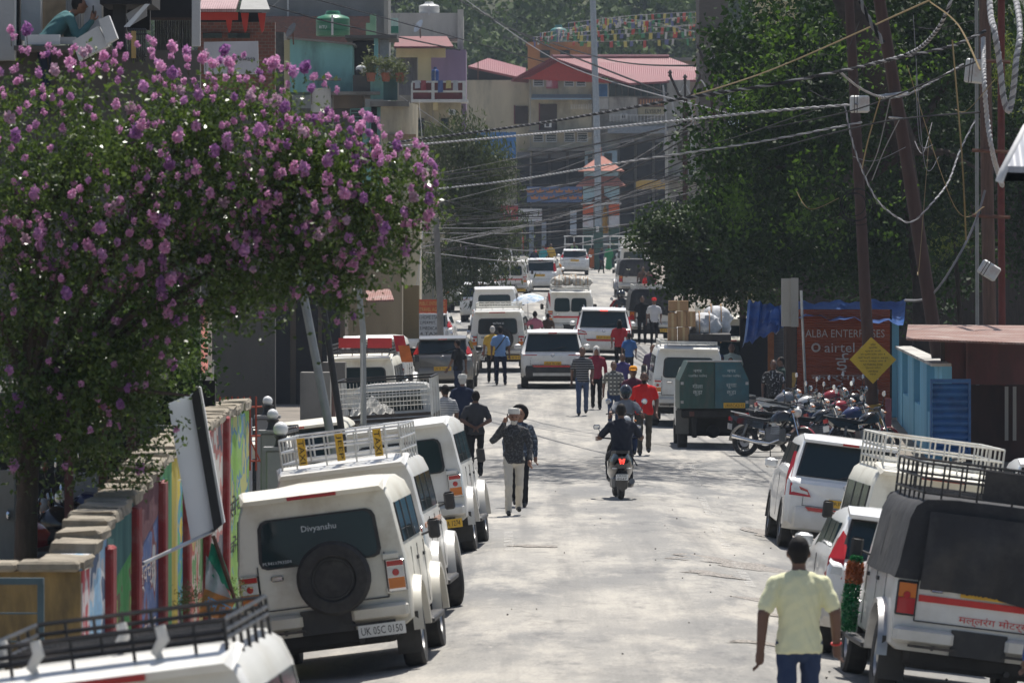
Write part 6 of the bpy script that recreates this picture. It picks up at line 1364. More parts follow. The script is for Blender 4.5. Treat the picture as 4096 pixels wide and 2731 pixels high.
tarp('light blue tarpaulin corner hanging by the stall post', (P(762, 322, D + .6), P(784, 326, D + .6), P(782, 308, D + 1.2), P(768, 310, D + 1.2)), 8, 8, .15, 3)
# meter box on a post
mb_ = thing('meter_box', 'tall cream electric meter box on a dark post by the tarpaulin', 'box'); wpart('box_body', plaster('box_cream', (.36, .34, .30), amt=.3), mb_, 782, 798, 278, 326, 132, .4); wpart('door_edge', PL_GREY, mb_, 791, 798.5, 277.5, 326.5, 131.95, .05); wpart('post', WOOD, mb_, 786, 792, 326, down(132, 790), 132.1, .15)
# yellow diamond notice on the pole
yd = thing('notice_sign', 'yellow diamond notice board full of Hindi lines on the rusty pole', 'sign'); c = P(873, 360, 127); r = .52
MB().prism([c + V(-r, 0, .02), c + V(.0, 0, -r), c + V(r, 0, .02), c + V(-.04, 0, r)], (0, 1, 0), .03).build('board', mat('yellow_sign', (.62, .40, .03), .6, var=.08), yd)
for k, (tx, w) in enumerate((('जिला', .10), ('पुलिस', .16), ('सूचना सभी', .30), ('को सूचित किया जाता है', .46), ('कि यहाँ वाहन खड़ा', .56), ('करना सख्त मना है', .5), ('NO PARKING ZONE', .36), ('जुर्माना लगेगा', .28), ('आदेश', .2), ('धन्यवाद', .12))): MB().text(tx, c + V(0, -.006, .36 - k * .075), (1, 0, 0), (0, 0, 1), w * 1.2, .05).build('lettering', INK, yd)
# light blue compound wall with buttresses, running towards the camera
bw_ = thing('blue_wall', 'light blue compound wall with recessed bays beside the maroon shed', 'wall')
wpart('end_panel', PL_BLUE, bw_, 883, 899, 318, down(141, 890), 141, .2)
A_, B_ = P(897, 348, 139.5), P(934, 366, 114.5); zb = -.4
for k in range(6):
    u0, u1 = k / 6, (k + 1) / 6; p0, p1 = A_.lerp(B_, u0), A_.lerp(B_, u1); pil = k % 2 == 0; off = V(-.0 if pil else .16, 0, 0)
    b = MB(); q = [p0 + off, p1 + off]; b.prism([V(q[0].x, q[0].y, zb), V(q[1].x, q[1].y, zb), q[1], q[0]], (1, 0, 0), .2).build('buttress' if pil else 'wall_bay', PL_BLUE, bw_)
    if not pil: MB().prism([V(p0.x + .02, p0.y, zb), V(p1.x + .02, p1.y, zb), V(p1.x + .02, p1.y, p1.z - 1.0), V(p0.x + .02, p0.y, p0.z - 1.0)], (1, 0, 0), .3).build('bay_plinth', PL_BLUE, bw_)
    MB().prism([p0 + V(-.05, 0, 0), p1 + V(-.05, 0, 0), p1 + V(.35, 0, 0), p0 + V(.35, 0, 0)], (0, 0, 1), .06).build('coping_slab', PL_WHITE, bw_)
# blue corrugated gate
gt = thing('sheet_gate', 'dark blue corrugated sheet gate in front of the maroon shed', 'gate'); D = 113; GB = mat('blue_gate_paint', (.03, .13, .34), .45, var=.12, dirt=(.02, .05, .12), dirt_amt=.6)
for k in range(10):
    y0 = 383 + k * 7.2; a, b_ = P(932.5, y0, D), P(968.5, y0, D); a2, b2 = P(932.5, y0 + 7.2, D), P(968.5, y0 + 7.2, D)
    R = []
    for i in range(6): q = i / 5; R.append((a.lerp(a2, q) + V(0, -.05 * math.sin(q * PI), 0), b_.lerp(b2, q) + V(0, -.05 * math.sin(q * PI), 0)))
    MB().add([p for r in R for p in r], [(2 * i, 2 * i + 1, 2 * i + 3, 2 * i + 2) for i in range(5)]).build('sheet_ridge', GB, gt, 60)
for a in ((930.5, 932.4, 380, 456), (968.6, 971, 380, 456)): wpart('gate_frame', GB, gt, *a, D - .08, .12)
wpart('gate_frame', GB, gt, 930.5, 971, 378.5, 382.6, D - .07, .1)
# maroon corrugated shed
ms = thing('tin_shed', 'maroon corrugated tin shed with a rusty sheet roof at the frame edge', 'shed'); D = 117
MR = mat('maroon_tin', (.15, .034, .032), .55, var=.15, dirt=(.05, .022, .018), dirt_amt=.7, dirt_scale=1.2, stretch=(1, 1, .3))
def corr(px0, px1, py0, py1, d, n, m, name, par, amp=.02):
    vs = []
    for i in range(n * 2 + 1):
        u = px0 + (px1 - px0) * i / (n * 2); o = amp if i % 2 else -amp; vs += [P(u, py1, d) + V(0, o, 0), P(u, py0, d) + V(0, o, 0)]
    return MB().add(vs, [(2 * i, 2 * i + 1, 2 * i + 3, 2 * i + 2) for i in range(n * 2)]).build(name, m, par, 80)
corr(966, 1034, 338, 384, D, 13, MR, 'sheet', ms); corr(944, 966, 338, 384, D + .1, 4, MR, 'sheet', ms); corr(966, 1034, 384.5, 520, D + .2, 9, mat('brown_plank_sheet', (.045, .018, .015), .8, var=.25, stretch=(1, 1, .3)), 'sheet', ms, .012)
for px in (1005, 1013): wpart('batten', PL_GREY, ms, px, px + 3.5, 386, 440, D - .05, .06)
RT = ribbed('rusty_roof_tin', (.24, .13, .10), (.42, .36, .32), 5, 'X', .5); MB().prism([P(906, 340, 111), P(1040, 345, 111), P(1040, 327, 118.5), P(908, 326, 118.5)], (0, 0, 1), .04).build('roof', RT, ms); wpart('dark_recess', VOID, ms, 938, 966, 340, 386, 121, .1)
wpart('post', WOOD, ms, 941, 945, 338, 500, D - .1, .12)
rb = thing('small_board', 'narrow red and white notice board beside the motorcycles', 'sign'); wpart('board', mat('red_white_board', (.28, .10, .12), .7, var=.3, scale=8), rb, 885.5, 891.5, 398, 428, 118, .05); wpart('post', STEEL, rb, 888, 889.5, 428, down(118, 888), 118.02, .04)
# pale tin awning reaching in over the parked jeeps
ne = thing('tin_awning', 'corner of a pale tin awning on posts at the right frame edge', 'awning'); D = 45
MB().prism([P(1000, 181, D), P(1003, 172, D), P(1026, 128, D + .5), P(1060, 112, D + 3), P(1400, 112, D + 3), P(1400, 181, D)], (0, 0, 1), .05).build('sheet', ribbed('grey_blue_tin', (.40, .42, .47), (.32, .33, .38), 3, 'X', .5), ne)
MB().tube([P(999, 182, D - .02), P(1003, 171, D - .02), P(1026, 127, D + .48)], .035, 6).build('edge_trim', mat('white_trim', (.6, .6, .6), .6), ne, 60)
for px, dd in ((1300, D + .3), (1380, D + 2.6)): MB().cyl(V(PX(px, dd), dd, -.4), V(PX(px, dd), dd, P(0, 150, dd).z), .05, n=8).build('post', STEEL, ne)

# dim houses closing the view behind the trees
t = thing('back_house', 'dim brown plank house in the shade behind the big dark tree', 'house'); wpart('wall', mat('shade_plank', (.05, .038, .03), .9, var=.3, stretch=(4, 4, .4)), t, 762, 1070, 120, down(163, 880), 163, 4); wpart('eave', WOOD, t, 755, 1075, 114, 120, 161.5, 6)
for px in (800, 850, 900, 950): window(t, px, px + 18, 225, 262, 163, WOOD, 3)
t = thing('grey_shop_block', 'grey shop block behind the branching poles and low spreading tree', 'building'); wpart('wall', PL_GREY, t, 668, 770, 130, down(310, 710), 310, 6); wpart('slab', CONC, t, 664, 774, 176, 180, 309, 7)
for px in (676, 696, 716, 736): wpart('shop_opening', VOID, t, px, px + 15, 196, down(310, px), 309.9, .2); window(t, px + 2, px + 12, 142, 160, 310, WOOD, 2)
# ------------------------------------------------------------------ mural wall and street furniture on the left
mw = thing('mural_wall', 'retaining wall painted with bright panels and dark red pilasters', 'wall'); WX = -3.42
RP = mat('dark_red_pilaster', (.22, .014, .016), .7, var=.12, dirt=(.35, .3, .27), dirt_amt=.25, dirt_scale=4); COP = mat('rough_coping', (.27, .235, .18), .95, var=.3, scale=5, dirt=(.13, .11, .085), dirt_amt=.8, dirt_scale=3, bump=1, bump_scale=8)
segs = [(45.2, 48.0, 1.42), (48.0, 51.3, 1.62), (51.3, 55.2, 1.72), (55.2, 59.3, 1.90), (59.3, 63.2, 2.0), (63.2, 67.5, 2.05), (67.5, 74, 2.1)]
def mural(n, c1, c2, sc=1.0): return mat('mural_' + n, tuple(q * .8 + .03 for q in c1), .9, var=.22, scale=2.2, dirt=c2, dirt_amt=.8, dirt_scale=sc * 1.4, spec=.15, bump=.4, bump_scale=10, stretch=(1, 1, .45))
def picture(n, cols, sc=1.6):
    m = mat('picture_' + n, cols[0], .9, bump=.35, bump_scale=10, spec=.15); t = m.node_tree; b = t.nodes['Principled BSDF']
    tc = t.nodes.new('ShaderNodeTexCoord'); mp = t.nodes.new('ShaderNodeMapping'); mp.inputs['Scale'].default_value = (1, .55, 1.2); t.links.new(tc.outputs['Object'], mp.inputs[0])
    no = t.nodes.new('ShaderNodeTexNoise'); no.inputs['Scale'].default_value = sc; no.inputs['Detail'].default_value = 2.5; t.links.new(mp.outputs[0], no.inputs['Vector'])
    cr = t.nodes.new('ShaderNodeValToRGB'); cr.color_ramp.interpolation = 'CONSTANT'; el = cr.color_ramp.elements
    el[0].position = 0; el[0].color = (*cols[0], 1); el[1].position = .44; el[1].color = (*cols[1], 1)
    for i, c in enumerate(cols[2:]): e = el.new(.51 + .06 * i); e.color = (*c, 1)
    t.links.new(no.outputs[0], cr.inputs[0])
    n2 = t.nodes.new('ShaderNodeTexNoise'); n2.inputs['Scale'].default_value = 7; n2.inputs['Detail'].default_value = 8; n2.inputs['Roughness'].default_value = .7; t.links.new(tc.outputs['Object'], n2.inputs['Vector'])
    r = t.nodes.new('ShaderNodeMapRange'); r.inputs[1].default_value = .5; r.inputs[2].default_value = .72; r.inputs[4].default_value = .65; t.links.new(n2.outputs[0], r.inputs[0])
    mx = t.nodes.new('ShaderNodeMixRGB'); mx.inputs[2].default_value = (.30, .27, .23, 1); t.links.new(r.outputs[0], mx.inputs[0]); t.links.new(cr.outputs[0], mx.inputs[1]); t.links.new(mx.outputs[0], b.inputs['Base Color']); return m
MUR = [picture('sky', [(.24, .42, .60), (.30, .48, .64), (.56, .56, .57), (.10, .14, .22)]), picture('field', [(.08, .30, .09), (.12, .36, .12), (.20, .14, .09), (.30, .40, .12)]), picture('script', [(.07, .11, .25), (.09, .13, .28), (.16, .055, .07), (.36, .37, .40)]), picture('garden', [(.46, .32, .36), (.14, .40, .18), (.10, .30, .42), (.58, .46, .08)]), picture('fruit', [(.46, .38, .16), (.44, .13, .10), (.50, .42, .36), (.14, .3, .12)]), picture('white', [(.56, .54, .50), (.56, .54, .50), (.48, .2, .18), (.15, .15, .17)]), picture('lime', [(.26, .48, .10), (.30, .50, .14), (.14, .28, .38), (.50, .50, .2)])]
_OLD = [mural('pale_blue', (.28, .44, .60), (.55, .55, .56)), mural('green', (.10, .30, .10), (.22, .17, .12)), mural('blue_script', (.10, .14, .26), (.24, .07, .08), .7), mural('pink_yellow', (.46, .34, .36), (.14, .40, .18), .7), mural('faded', (.44, .36, .20), (.42, .14, .11)), mural('white_script', (.56, .54, .50), (.44, .30, .28)), mural('lime', (.28, .48, .12), (.15, .28, .36), .6)]
for i, (y0, y1, zt) in enumerate(segs):
    zt2 = segs[min(i + 1, 6)][2]; zt2 = zt + (zt2 - zt) * .97; zlo = -.8
    MB().prism([(WX, y0, zlo), (WX, y1, zlo), (WX, y1, zt2), (WX, y0, zt)], (-1, 0, 0), .3).build('panel', MUR[i], mw)
    if i in (1, 2, 3):   # second colour band painted across the upper part
        c = (mural('dark_teal', (.05, .16, .15), (.03, .1, .1)), mural('plum', (.16, .055, .07), (.1, .05, .06)), mural('yellow', (.56, .44, .06), (.5, .5, .4)))[i - 1]
        if i < 3: MB().prism([(WX + .004, y0, zt - .55), (WX + .004, y1, zt2 - .42), (WX + .004, y1, zt2 - .01), (WX + .004, y0, zt - .01)], (-1, 0, 0), .01).build('painted_band', c, mw)
        else:
            MB().prism([(WX + .004, y0 + 1.9, zlo), (WX + .004, y0 + 2.9, zlo), (WX + .004, y0 + 2.9, zt2), (WX + .004, y0 + 1.9, zt)], (-1, 0, 0), .01).build('painted_band', c, mw)
            MB().prism([(WX + .004, y0 + .8, zlo), (WX + .004, y0 + 1.9, zlo), (WX + .004, y0 + 1.9, zt), (WX + .004, y0 + .8, zt)], (-1, 0, 0), .01).build('painted_band', mural('leaf_green', (.12, .36, .15), (.05, .14, .12), .9), mw)
    for k in range(2): MB().text(('नमस्ते', 'जन जन', 'स्वच्छ', 'नशा', 'भारत', 'शुद्ध', 'सेवा')[i] if k == 0 else ('धारचूला', 'हरा भरा', 'भारत मिशन', 'मुक्त', 'सब का', 'जल', 'केंद्र')[i], (WX + .008, (y0 + y1) / 2, .95 - k * .5), (0, 1, 0), (0, .04, 1), (y1 - y0) * .62, .26).build('lettering', LW if i in (1, 2) else INK, mw) if i in (2, 5, 6) else None
    MB().rbox(WX - .06, WX + .07, y1 - .22, y1 + .22, -.8, zt + .05, .02).build('pilaster', RP, mw) if i < 6 else None
    n = max(3, int((y1 - y0) / .75))
    for k in range(n):
        a = y0 + (y1 - y0) * k / n + random.uniform(-.16, .16) * (0 < k); b_ = y0 + (y1 - y0) * (k + 1) / n + random.uniform(.02, .14); q = zt + (zt2 - zt) * (k + .5) / n + random.uniform(-.01, .01); j_ = random.uniform(-.03, .03)
        st_b = MB().rbox(WX - .36 + j_, WX + .025 + j_ * .4, a, b_, q - .05, q + .045 + random.uniform(0, .03), .018)
        st_b.v = [(vx + random.uniform(-.018, .018), vy + random.uniform(-.02, .02), vz + random.uniform(-.014, .014)) for vx, vy, vz in st_b.v]; st_b.build('coping_stone', COP, mw)
MB().box(WX - 4, WX - .004, 45.1, 45.2, -.8, 1.40).build('end_wall', plaster('ochre_stained', (.36, .24, .09), (.03, .028, .022), .95, 1.1), mw); 
for k in range(7): MB().rbox(WX - .5 - k * .5, WX - .01 - k * .5, 45.02, 45.5, 1.40, 1.47 + random.uniform(0, .02), .02).build('coping_stone', COP, mw)
MB().box(WX - .02, WX + .006, 45.19, 45.95, -.8, 1.40).build('end_strip', speckle('red_white_print', (.42, .05, .06), (.55, .5, .5), 4, .52), mw)
fr = thing('steel_barrier', 'grey blue steel frame standing before the ochre wall end', 'barrier'); SF = mat('grey_blue_steel', (.06, .10, .12), .5, .3, var=.15)
wpart('post', SF, fr, 37, 43.5, 578, 690, 42, .06); wpart('rail', SF, fr, -40, 43, 577.5, 584, 41.95, .06)
for y in (612, 640): wpart('rail', SF, fr, -40, 37, y, y + 1.5, 42, .02)
# leaning hoarding
hd_ = thing('hoarding', 'white advertising hoarding on a black frame leaning behind the mural wall', 'hoarding'); D = 53
MB().prism([P(168, 403, D), P(199, 390, D), P(216, 527, D), P(191, 541, D)], (0, 1, 0), .05).build('panel', leafmat('backlit_poster', (.56, .62, .68), (.82, .82, .84), .5, .5, .3, 1.5), hd_)
MB().prism([P(191, 395, D - .06), P(198, 388, D - .06), P(222, 524, D - .06), P(214, 531, D - .06)], (0, 1, 0), .14).build('black_frame', mat('black_frame', (.015, .016, .02), .5), hd_)
MB().prism([P(198.5, 386, D - .05), P(200.5, 387, D - .05), P(224.5, 522, D - .05), P(222, 524, D - .05)], (0, 1, 0), .14).build('white_edge', WP, hd_)
MB().tube([P(143, 563, D - 1), P(214, 530, D)], .018, 6).build('stay_rod', STEEL, hd_)
fl = thing('cloth_banner', 'torn green, white and orange cloth banner slumped against the mural wall', 'banner'); D = 51
def cloth_quad(cs, m, nm, par, amp=.03, n=8):
    a, b, c, d_ = cs; vs = []
    for j_ in range(n + 1):
        for i in range(n + 1):
            p = a.lerp(b, i / n).lerp(d_.lerp(c, i / n), j_ / n); p.y += amp * math.sin(i * 1.3 + j_ * .9); vs.append(p)
    return MB().add(vs, [(j_ * (n + 1) + i, j_ * (n + 1) + i + 1, (j_ + 1) * (n + 1) + i + 1, (j_ + 1) * (n + 1) + i) for j_ in range(n) for i in range(n)]).build(nm, m, par, 60)
cloth_quad([P(211, 542, D), P(220, 548, D), P(236, 596, D), P(206, 570, D)], mat('banner_green', (.02, .30, .17), .7), 'green_band', fl); cloth_quad([P(206, 555, D - .02), P(213, 565, D - .02), P(232, 598, D - .02), P(205, 590, D - .02)], mat('banner_white', (.55, .56, .56), .7), 'white_band', fl); cloth_quad([P(204, 588, D - .04), P(236, 600, D - .04), P(226, 618, D - .04), P(198, 616, D - .04)], mat('banner_orange', (.55, .22, .06), .7), 'orange_band', fl)
MB().tube([P(213, 535, D - .05), P(224, 568, D - .05), P(235, 600, D - .05)], .02, 6).build('rod', RUST, fl); MB().text('आम जन', P(217, 606, D - .09), (.9, 0, -.4), (.4, 0, .9), .24, .10).build('lettering', mat('sky_ink', (.15, .36, .6), .7), fl)
# weeds at the wall foot
wp = []
for (px, py, d, n) in ((190, 596, 50.5, 300), (238, 590, 51.5, 160), (184, 604, 50, 160)):
    c = np.array(P(px, py, d)); wp.append(c + rng.normal(size=(n, 3)) * np.array([.05, .08, .06]))
struct(leaf_obj('wall_weeds', np.concatenate(wp), .03, leafmat('weed_leaf', (.06, .09, .02), (.16, .18, .06), .6, .3), None, .35), 'stuff')
# gate pillars with globe lamps, red iron gate and the name board
GPIL = plaster('pillar_grey', (.26, .26, .265), amt=.3)
for px, py, w, d, lb in ((280, 431, 16, 70, 'white globe lamp on the nearest grey gate pillar'), (272, 414, 13, 74, 'white globe lamp on the second gate pillar'), (267, 399, 12, 78, 'white globe lamp on the farthest gate pillar')):
    x = PX(px, d); zt = P(0, py + 19, d).z
    gpl = thing('gate_pillar', lb.replace('white globe lamp on the ', 'grey plastered pillar, ').replace(' gate pillar', ' of the three at the red gate').replace(' grey', ''), 'pillar'); wd = w * .9 * d / F
    MB().rbox(x - wd, x + wd, d, d + wd * 2, -.5, zt, .02).build('shaft', GPIL, gpl); MB().box(x - wd - .03, x + wd + .03, d - .03, d + 2 * wd + .03, zt, zt + .04).build('cap_stone', GPIL, gpl)
    gl = thing('globe_lamp', lb, 'lamp', (x, d + .2, zt + .04)); MB().lathe([(.09, 0), (.07, .03), (.06, .1), (.09, .14)], (0, 0, 0), (0, 0, 1), 12).build('lamp_base', BLACKP, gl, 40); MB().ell((0, 0, .13 + w * .0055), (w * .0058, w * .0058, w * .0058), 16, 10).build('globe', mat('white_globe', (.78, .78, .77), .25, var=.03, coat=.4), gl, 60)
ig = thing('iron_gate', 'thin red iron gate bars over the grey name board', 'gate'); RI = mat('red_iron', (.34, .05, .02), .6); D = 76
for k in range(9): MB().cyl(P(208 + k * 6, 396, D), P(208 + k * 6, 470, D), .014, n=5).build('gate_bar', RI, ig)
for y in (408, 437, 462): MB().cyl(P(206, y, D), P(262, y - 2, D), .014, n=5).build('gate_rail', RI, ig)
for k in range(4): MB().cyl(P(210 + k * 13, 437, D), P(222 + k * 13, 462, D), .01, n=4).build('gate_brace', RI, ig)
nb2 = thing('name_board', 'grey white board lettered in brown Hindi behind the red gate', 'sign'); wpart('board', plaster('board_grey', (.45, .46, .50), amt=.15), nb2, 208, 252, 418, 500, 77, .06); MB().text('अनुग्रह', P(230, 427, 76.98), (1, 0, 0), (0, 0, 1), .44, .17).build('lettering', mat('brown_ink', (.10, .025, .02), .7), nb2); MB().text('सेवा केंद्र', P(234, 446, 76.98), (1, 0, 0), (0, 0, 1), .3, .11).build('lettering', mat('brown_ink', (.1, .02, .02)), nb2)
wl = thing('low_steps', 'low concrete steps with a brown riser beyond the globe lamps', 'steps')
for k, (a, c, y0) in enumerate(((300, 330, 372), (312, 335, 384), (322, 345, 362))): wpart('step', (CONC, plaster('riser', (.22, .12, .10)), CONC)[k], wl, a, c, y0, down(112, 320), 110 + k, 1)
# ------------------------------------------------------------------ trees
def crown_points(ells, ncl, per, spread, shell=.55):
    """cluster centres through several ellipsoids (centre, radii, weight), denser towards the outside; returns leaves, cluster centres"""
    w = np.array([e[2] for e in ells], float); w /= w.sum(); cc = []
    for (c, r, _), n in zip(ells, (w * ncl).astype(int)):
        u = rng.normal(size=(n, 3)); u /= np.linalg.norm(u, axis=1)[:, None]; q = (shell + (1.06 - shell) * rng.random(n))[:, None]
        cc.append(np.array(c) + u * q * np.array(r))
    cc = np.concatenate(cc); n = len(cc)
    lv = np.repeat(cc, per, 0) + rng.normal(size=(n * per, 3)) * spread * rng.uniform(.6, 1.4, (n, 1)).repeat(per, 0)
    return lv, cc
BARK = mat('grey_brown_bark', (.07, .05, .038), .95, var=.3, scale=8, stretch=(3, 3, .6), bump=.8, bump_scale=14); BARKD = mat('dark_bark', (.035, .024, .018), .95, var=.3, scale=8, bump=.8, bump_scale=14)
def limbs(par, base, fork, targets, r0, m, name='trunk', lname='limb'):
    mid = base.lerp(fork, .5) + V(r0 * .6, 0, 0); MB().tube([base, mid, fork], [r0, r0 * .85, r0 * .7], 10).build(name, m, par, 60)
    for tg in targets:
        tg = V(tg); k = fork.lerp(tg, .5) + V(random.uniform(-.2, .2), random.uniform(-.2, .2), random.uniform(0, .3)); MB().tube([fork, k, tg], [r0 * .5, r0 * .3, r0 * .08], 6).build(lname, m, par, 60)

# flowering tree
D = 51.5; sp = F / D
E = lambda px, py, d, rx, ry, rz, w: (tuple(P(px, py, d)), (rx * d / F, ry, rz * d / F), w)
ft = thing('flowering_tree', 'flowering tree covered in pink and purple blossom clusters', 'tree', (0, 0, 0))
ells = [E(120, 185, D, 175, 1.1, 120, 5), E(250, 170, D, 120, 1.0, 95, 3), E(335, 205, D, 95, .9, 75, 2.2), E(60, 330, D, 120, 1.1, 120, 3), E(225, 280, D, 85, .8, 55, 1.2), E(300, 265, D, 70, .6, 35, .5), E(70, 430, D, 105, .9, 60, 1.8), E(110, 385, D, 55, .7, 55, .9), E(150, 330, D, 55, .7, 45, .6), E(372, 262, D, 35, .5, 30, .2), E(330, 300, D, 40, .5, 28, .16), E(180, 375, D + .8, 28, .3, 22, .12), E(395, 190, D, 45, .6, 45, .5), E(-20, 200, D, 120, 1.2, 140, 1.5)]
lv, cc = crown_points(ells, 3300, 26, .085, .3)
lv = lv[rng.random(len(lv)) < np.clip(1.1 - .75 * (np.sin(lv[:, 0] * 5.1 + 1) * np.sin(lv[:, 2] * 6.3 + lv[:, 0] * 2) > .35), 0, 1)]
leaf_obj('crown', lv, .055, leafmat('crape_leaf', (.020, .048, .008), (.11, .17, .03), .32, .42, .5, 1.6), ft, .55)
base = V(PX(2, D), D, -.6)
limbs(ft, base, P(30, 400, D), [P(120, 200, D), P(200, 170, D - .4), P(300, 215, D), P(40, 150, D + .4), P(250, 290, D), P(370, 190, D), P(90, 110, D), P(-30, 200, D), P(215, 95, D), P(190, 395, D - .5)], .13, BARK)
FM = [leafmat('pink_blossom', (.68, .27, .54), (.86, .52, .74), .7, .35, .1, 3), leafmat('lilac_blossom', (.54, .22, .52), (.74, .44, .70), .7, .35, .1, 3), leafmat('purple_blossom', (.32, .11, .36), (.52, .26, .54), .7, .3, .1, 3), leafmat('pale_blossom', (.55, .34, .46), (.70, .52, .62), .7, .35, .1, 3)]
fmesh = []
for k in range(8):
    n = 110; u = rng.normal(size=(n, 3)); u /= np.linalg.norm(u, axis=1)[:, None]; c = u * np.array([.042, .042, .054]) * rng.uniform(.5, 1.05, (n, 1)); c[:, 2] *= np.where(c[:, 2] > 0, 1.25, .8)
    fmesh.append(fast_mesh('blossom_cluster', leaf_verts(c, np.full(n, .034), .8), 4, FM[(0, 1, 0, 2, 0, 1, 3, 2)[k]]))
# blossoms sit on the outer clusters that face up or towards the street
cen = np.array(P(150, 230, D)); cand = []
for (c, r, w) in ells:
    nc_ = int(160 * w) if c[2] > P(0, 260, D).z else int(70 * w)
    u = rng.normal(size=(nc_, 3)); u /= np.linalg.norm(u, axis=1)[:, None]; u[:, 1] = -np.abs(u[:, 1]) * .9; u[:, 2] += .18
    cand.append(np.array(c) + u * np.array(r) * rng.uniform(.96, 1.1, (nc_, 1)))
cand = np.concatenate(cand); rng.shuffle(cand); keep = []
for q in cand:
    px = CX + q[0] * F / q[1]; py = HY - (q[2] - H) * F / q[1]
    if -10 < px < 445 and 20 < py < 470 and all(np.linalg.norm(q - k_) > .085 for k_ in keep):
        if py > 330 and rng.random() < .55: continue
        keep.append(q)
    if len(keep) >= 700: break
stems = MB()
small = []
for i, q in enumerate(keep):
    if i >= 295:
        n = 34; u = rng.normal(size=(n, 3)); u /= np.linalg.norm(u, axis=1)[:, None]; small.append(q + u * np.array([.028, .028, .036]) * rng.uniform(.4, 1.05, (n, 1))); continue
    low = HY - (q[2] - H) * F / q[1] > 330
    o = bpy.data.objects.new('blossom_cluster', fmesh[rng.integers(0, 8) if not low else int(rng.choice([1, 3, 7]))]); COL.objects.link(o); o.parent = ft
    o.location = q; s = rng.uniform(.55, 1.2); o.scale = (s, s, s); o.rotation_euler = (rng.uniform(-.5, .5), rng.uniform(-.5, .5), rng.uniform(0, 6.3))
    stems.tube([V(q) - V(0, -.12, .14), V(q)], .004, 3)
so2 = leaf_obj('small_blossoms', np.concatenate(small), .028, leafmat('mixed_blossom', (.40, .12, .38), (.82, .48, .68), .7, .4, .1, 6), ft, .8); struct(so2, 'stuff')
struct(stems.build('flower_stalks', leafmat('stalk', (.06, .05, .02), (.09, .07, .03)), ft), 'stuff')

# big dark broadleaf tree on the right
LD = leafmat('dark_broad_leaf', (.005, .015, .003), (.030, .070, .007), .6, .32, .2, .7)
bt = thing('broadleaf_tree', 'huge dark broadleaf tree overhanging the right side of the street', 'tree'); D = 146
ells = [E(860, 40, D, 150, 2.4, 95, 4), E(790, 130, D - 2, 105, 2.2, 90, 3.2), E(740, 190, D + 2, 62, 1.8, 80, 1.8), E(930, 150, D + 3, 90, 2.2, 120, 3.2), E(830, 235, D + 1, 105, 2.0, 60, 3), E(960, 20, D, 90, 2.0, 80, 1.6), E(985, 110, D + 6, 70, 2, 150, 2), E(910, 265, D + 8, 90, 1.5, 60, 1.6), E(765, 60, D, 60, 1.6, 50, 1), (tuple(V(3.0, 114.5, 12.2)), (3.4, 7.0, 1.2), 4)]
lv, cc = crown_points(ells, 2600, 26, .24, .3)
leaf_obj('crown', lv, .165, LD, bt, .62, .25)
tb_ = V(PX(925, D), D, gz(7, D) - .2); limbs(bt, tb_, P(905, 150, D), [P(800, 60, D), P(760, 170, D - 2), P(860, -20, D), P(960, 60, D), P(830, 230, D), P(980, 170, D + 2)], .32, BARKD)
MB().tube([P(905, 150, D - 2.6), P(872, 60, D - 3), P(835, -30, D - 3)], [.35, .36, .38], 10).build('limb', BARKD, bt, 60)
# sprays at the tree's near edge, sunlit look painted in as lighter green
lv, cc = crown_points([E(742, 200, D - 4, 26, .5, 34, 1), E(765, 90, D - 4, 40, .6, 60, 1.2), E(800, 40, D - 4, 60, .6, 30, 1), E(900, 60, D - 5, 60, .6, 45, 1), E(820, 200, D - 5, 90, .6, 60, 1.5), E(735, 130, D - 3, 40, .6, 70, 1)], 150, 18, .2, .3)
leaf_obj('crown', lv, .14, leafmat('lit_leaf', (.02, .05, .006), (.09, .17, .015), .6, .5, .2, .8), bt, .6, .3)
# smaller tree in front of the far jeeps
st_ = thing('street_tree', 'low spreading dark tree beside the far parked jeeps', 'tree'); D = 152
lv, cc = crown_points([E(705, 245, D, 62, 1.5, 42, 3), E(665, 235, D, 38, 1.1, 26, 1.4), E(740, 215, D, 50, 1.4, 45, 2), E(690, 280, D, 40, 1.0, 22, 1), E(745, 275, D, 45, 1.2, 35, 1.5)], 900, 24, .17, .3)
leaf_obj('crown', lv, .125, leafmat('mid_dark_leaf', (.008, .022, .006), (.048, .085, .014), .6, .35, .4, 1.1), st_, .6, .2)
limbs(st_, V(PX(722, D), D, gz(5.5, D) - .1), P(712, 270, D), [P(665, 235, D), P(740, 215, D), P(700, 230, D), P(750, 270, D)], .10, BARKD)
# feathery bright tree behind the leaning pole
fe = thing('feathery_tree', 'bright yellowish green feathery tree behind the leaning pole', 'tree'); D = 152
lv, cc = crown_points([E(948, 215, D, 34, 1.2, 22, 1), E(955, 185, D, 26, 1.0, 20, 1), E(938, 245, D, 30, 1.0, 16, .8), E(1005, 60, D - 20, 14, .4, 50, .6)], 130, 40, .13, .2)
leaf_obj('crown', lv, .10, leafmat('bright_frond', (.07, .11, .012), (.20, .25, .04), .5, .5, .2, 1.0), fe, .22, .9)
limbs(fe, V(PX(962, D), D, gz(8, D) - .1), P(956, 260, D), [P(948, 200, D), P(960, 180, D)], .08, BARKD)
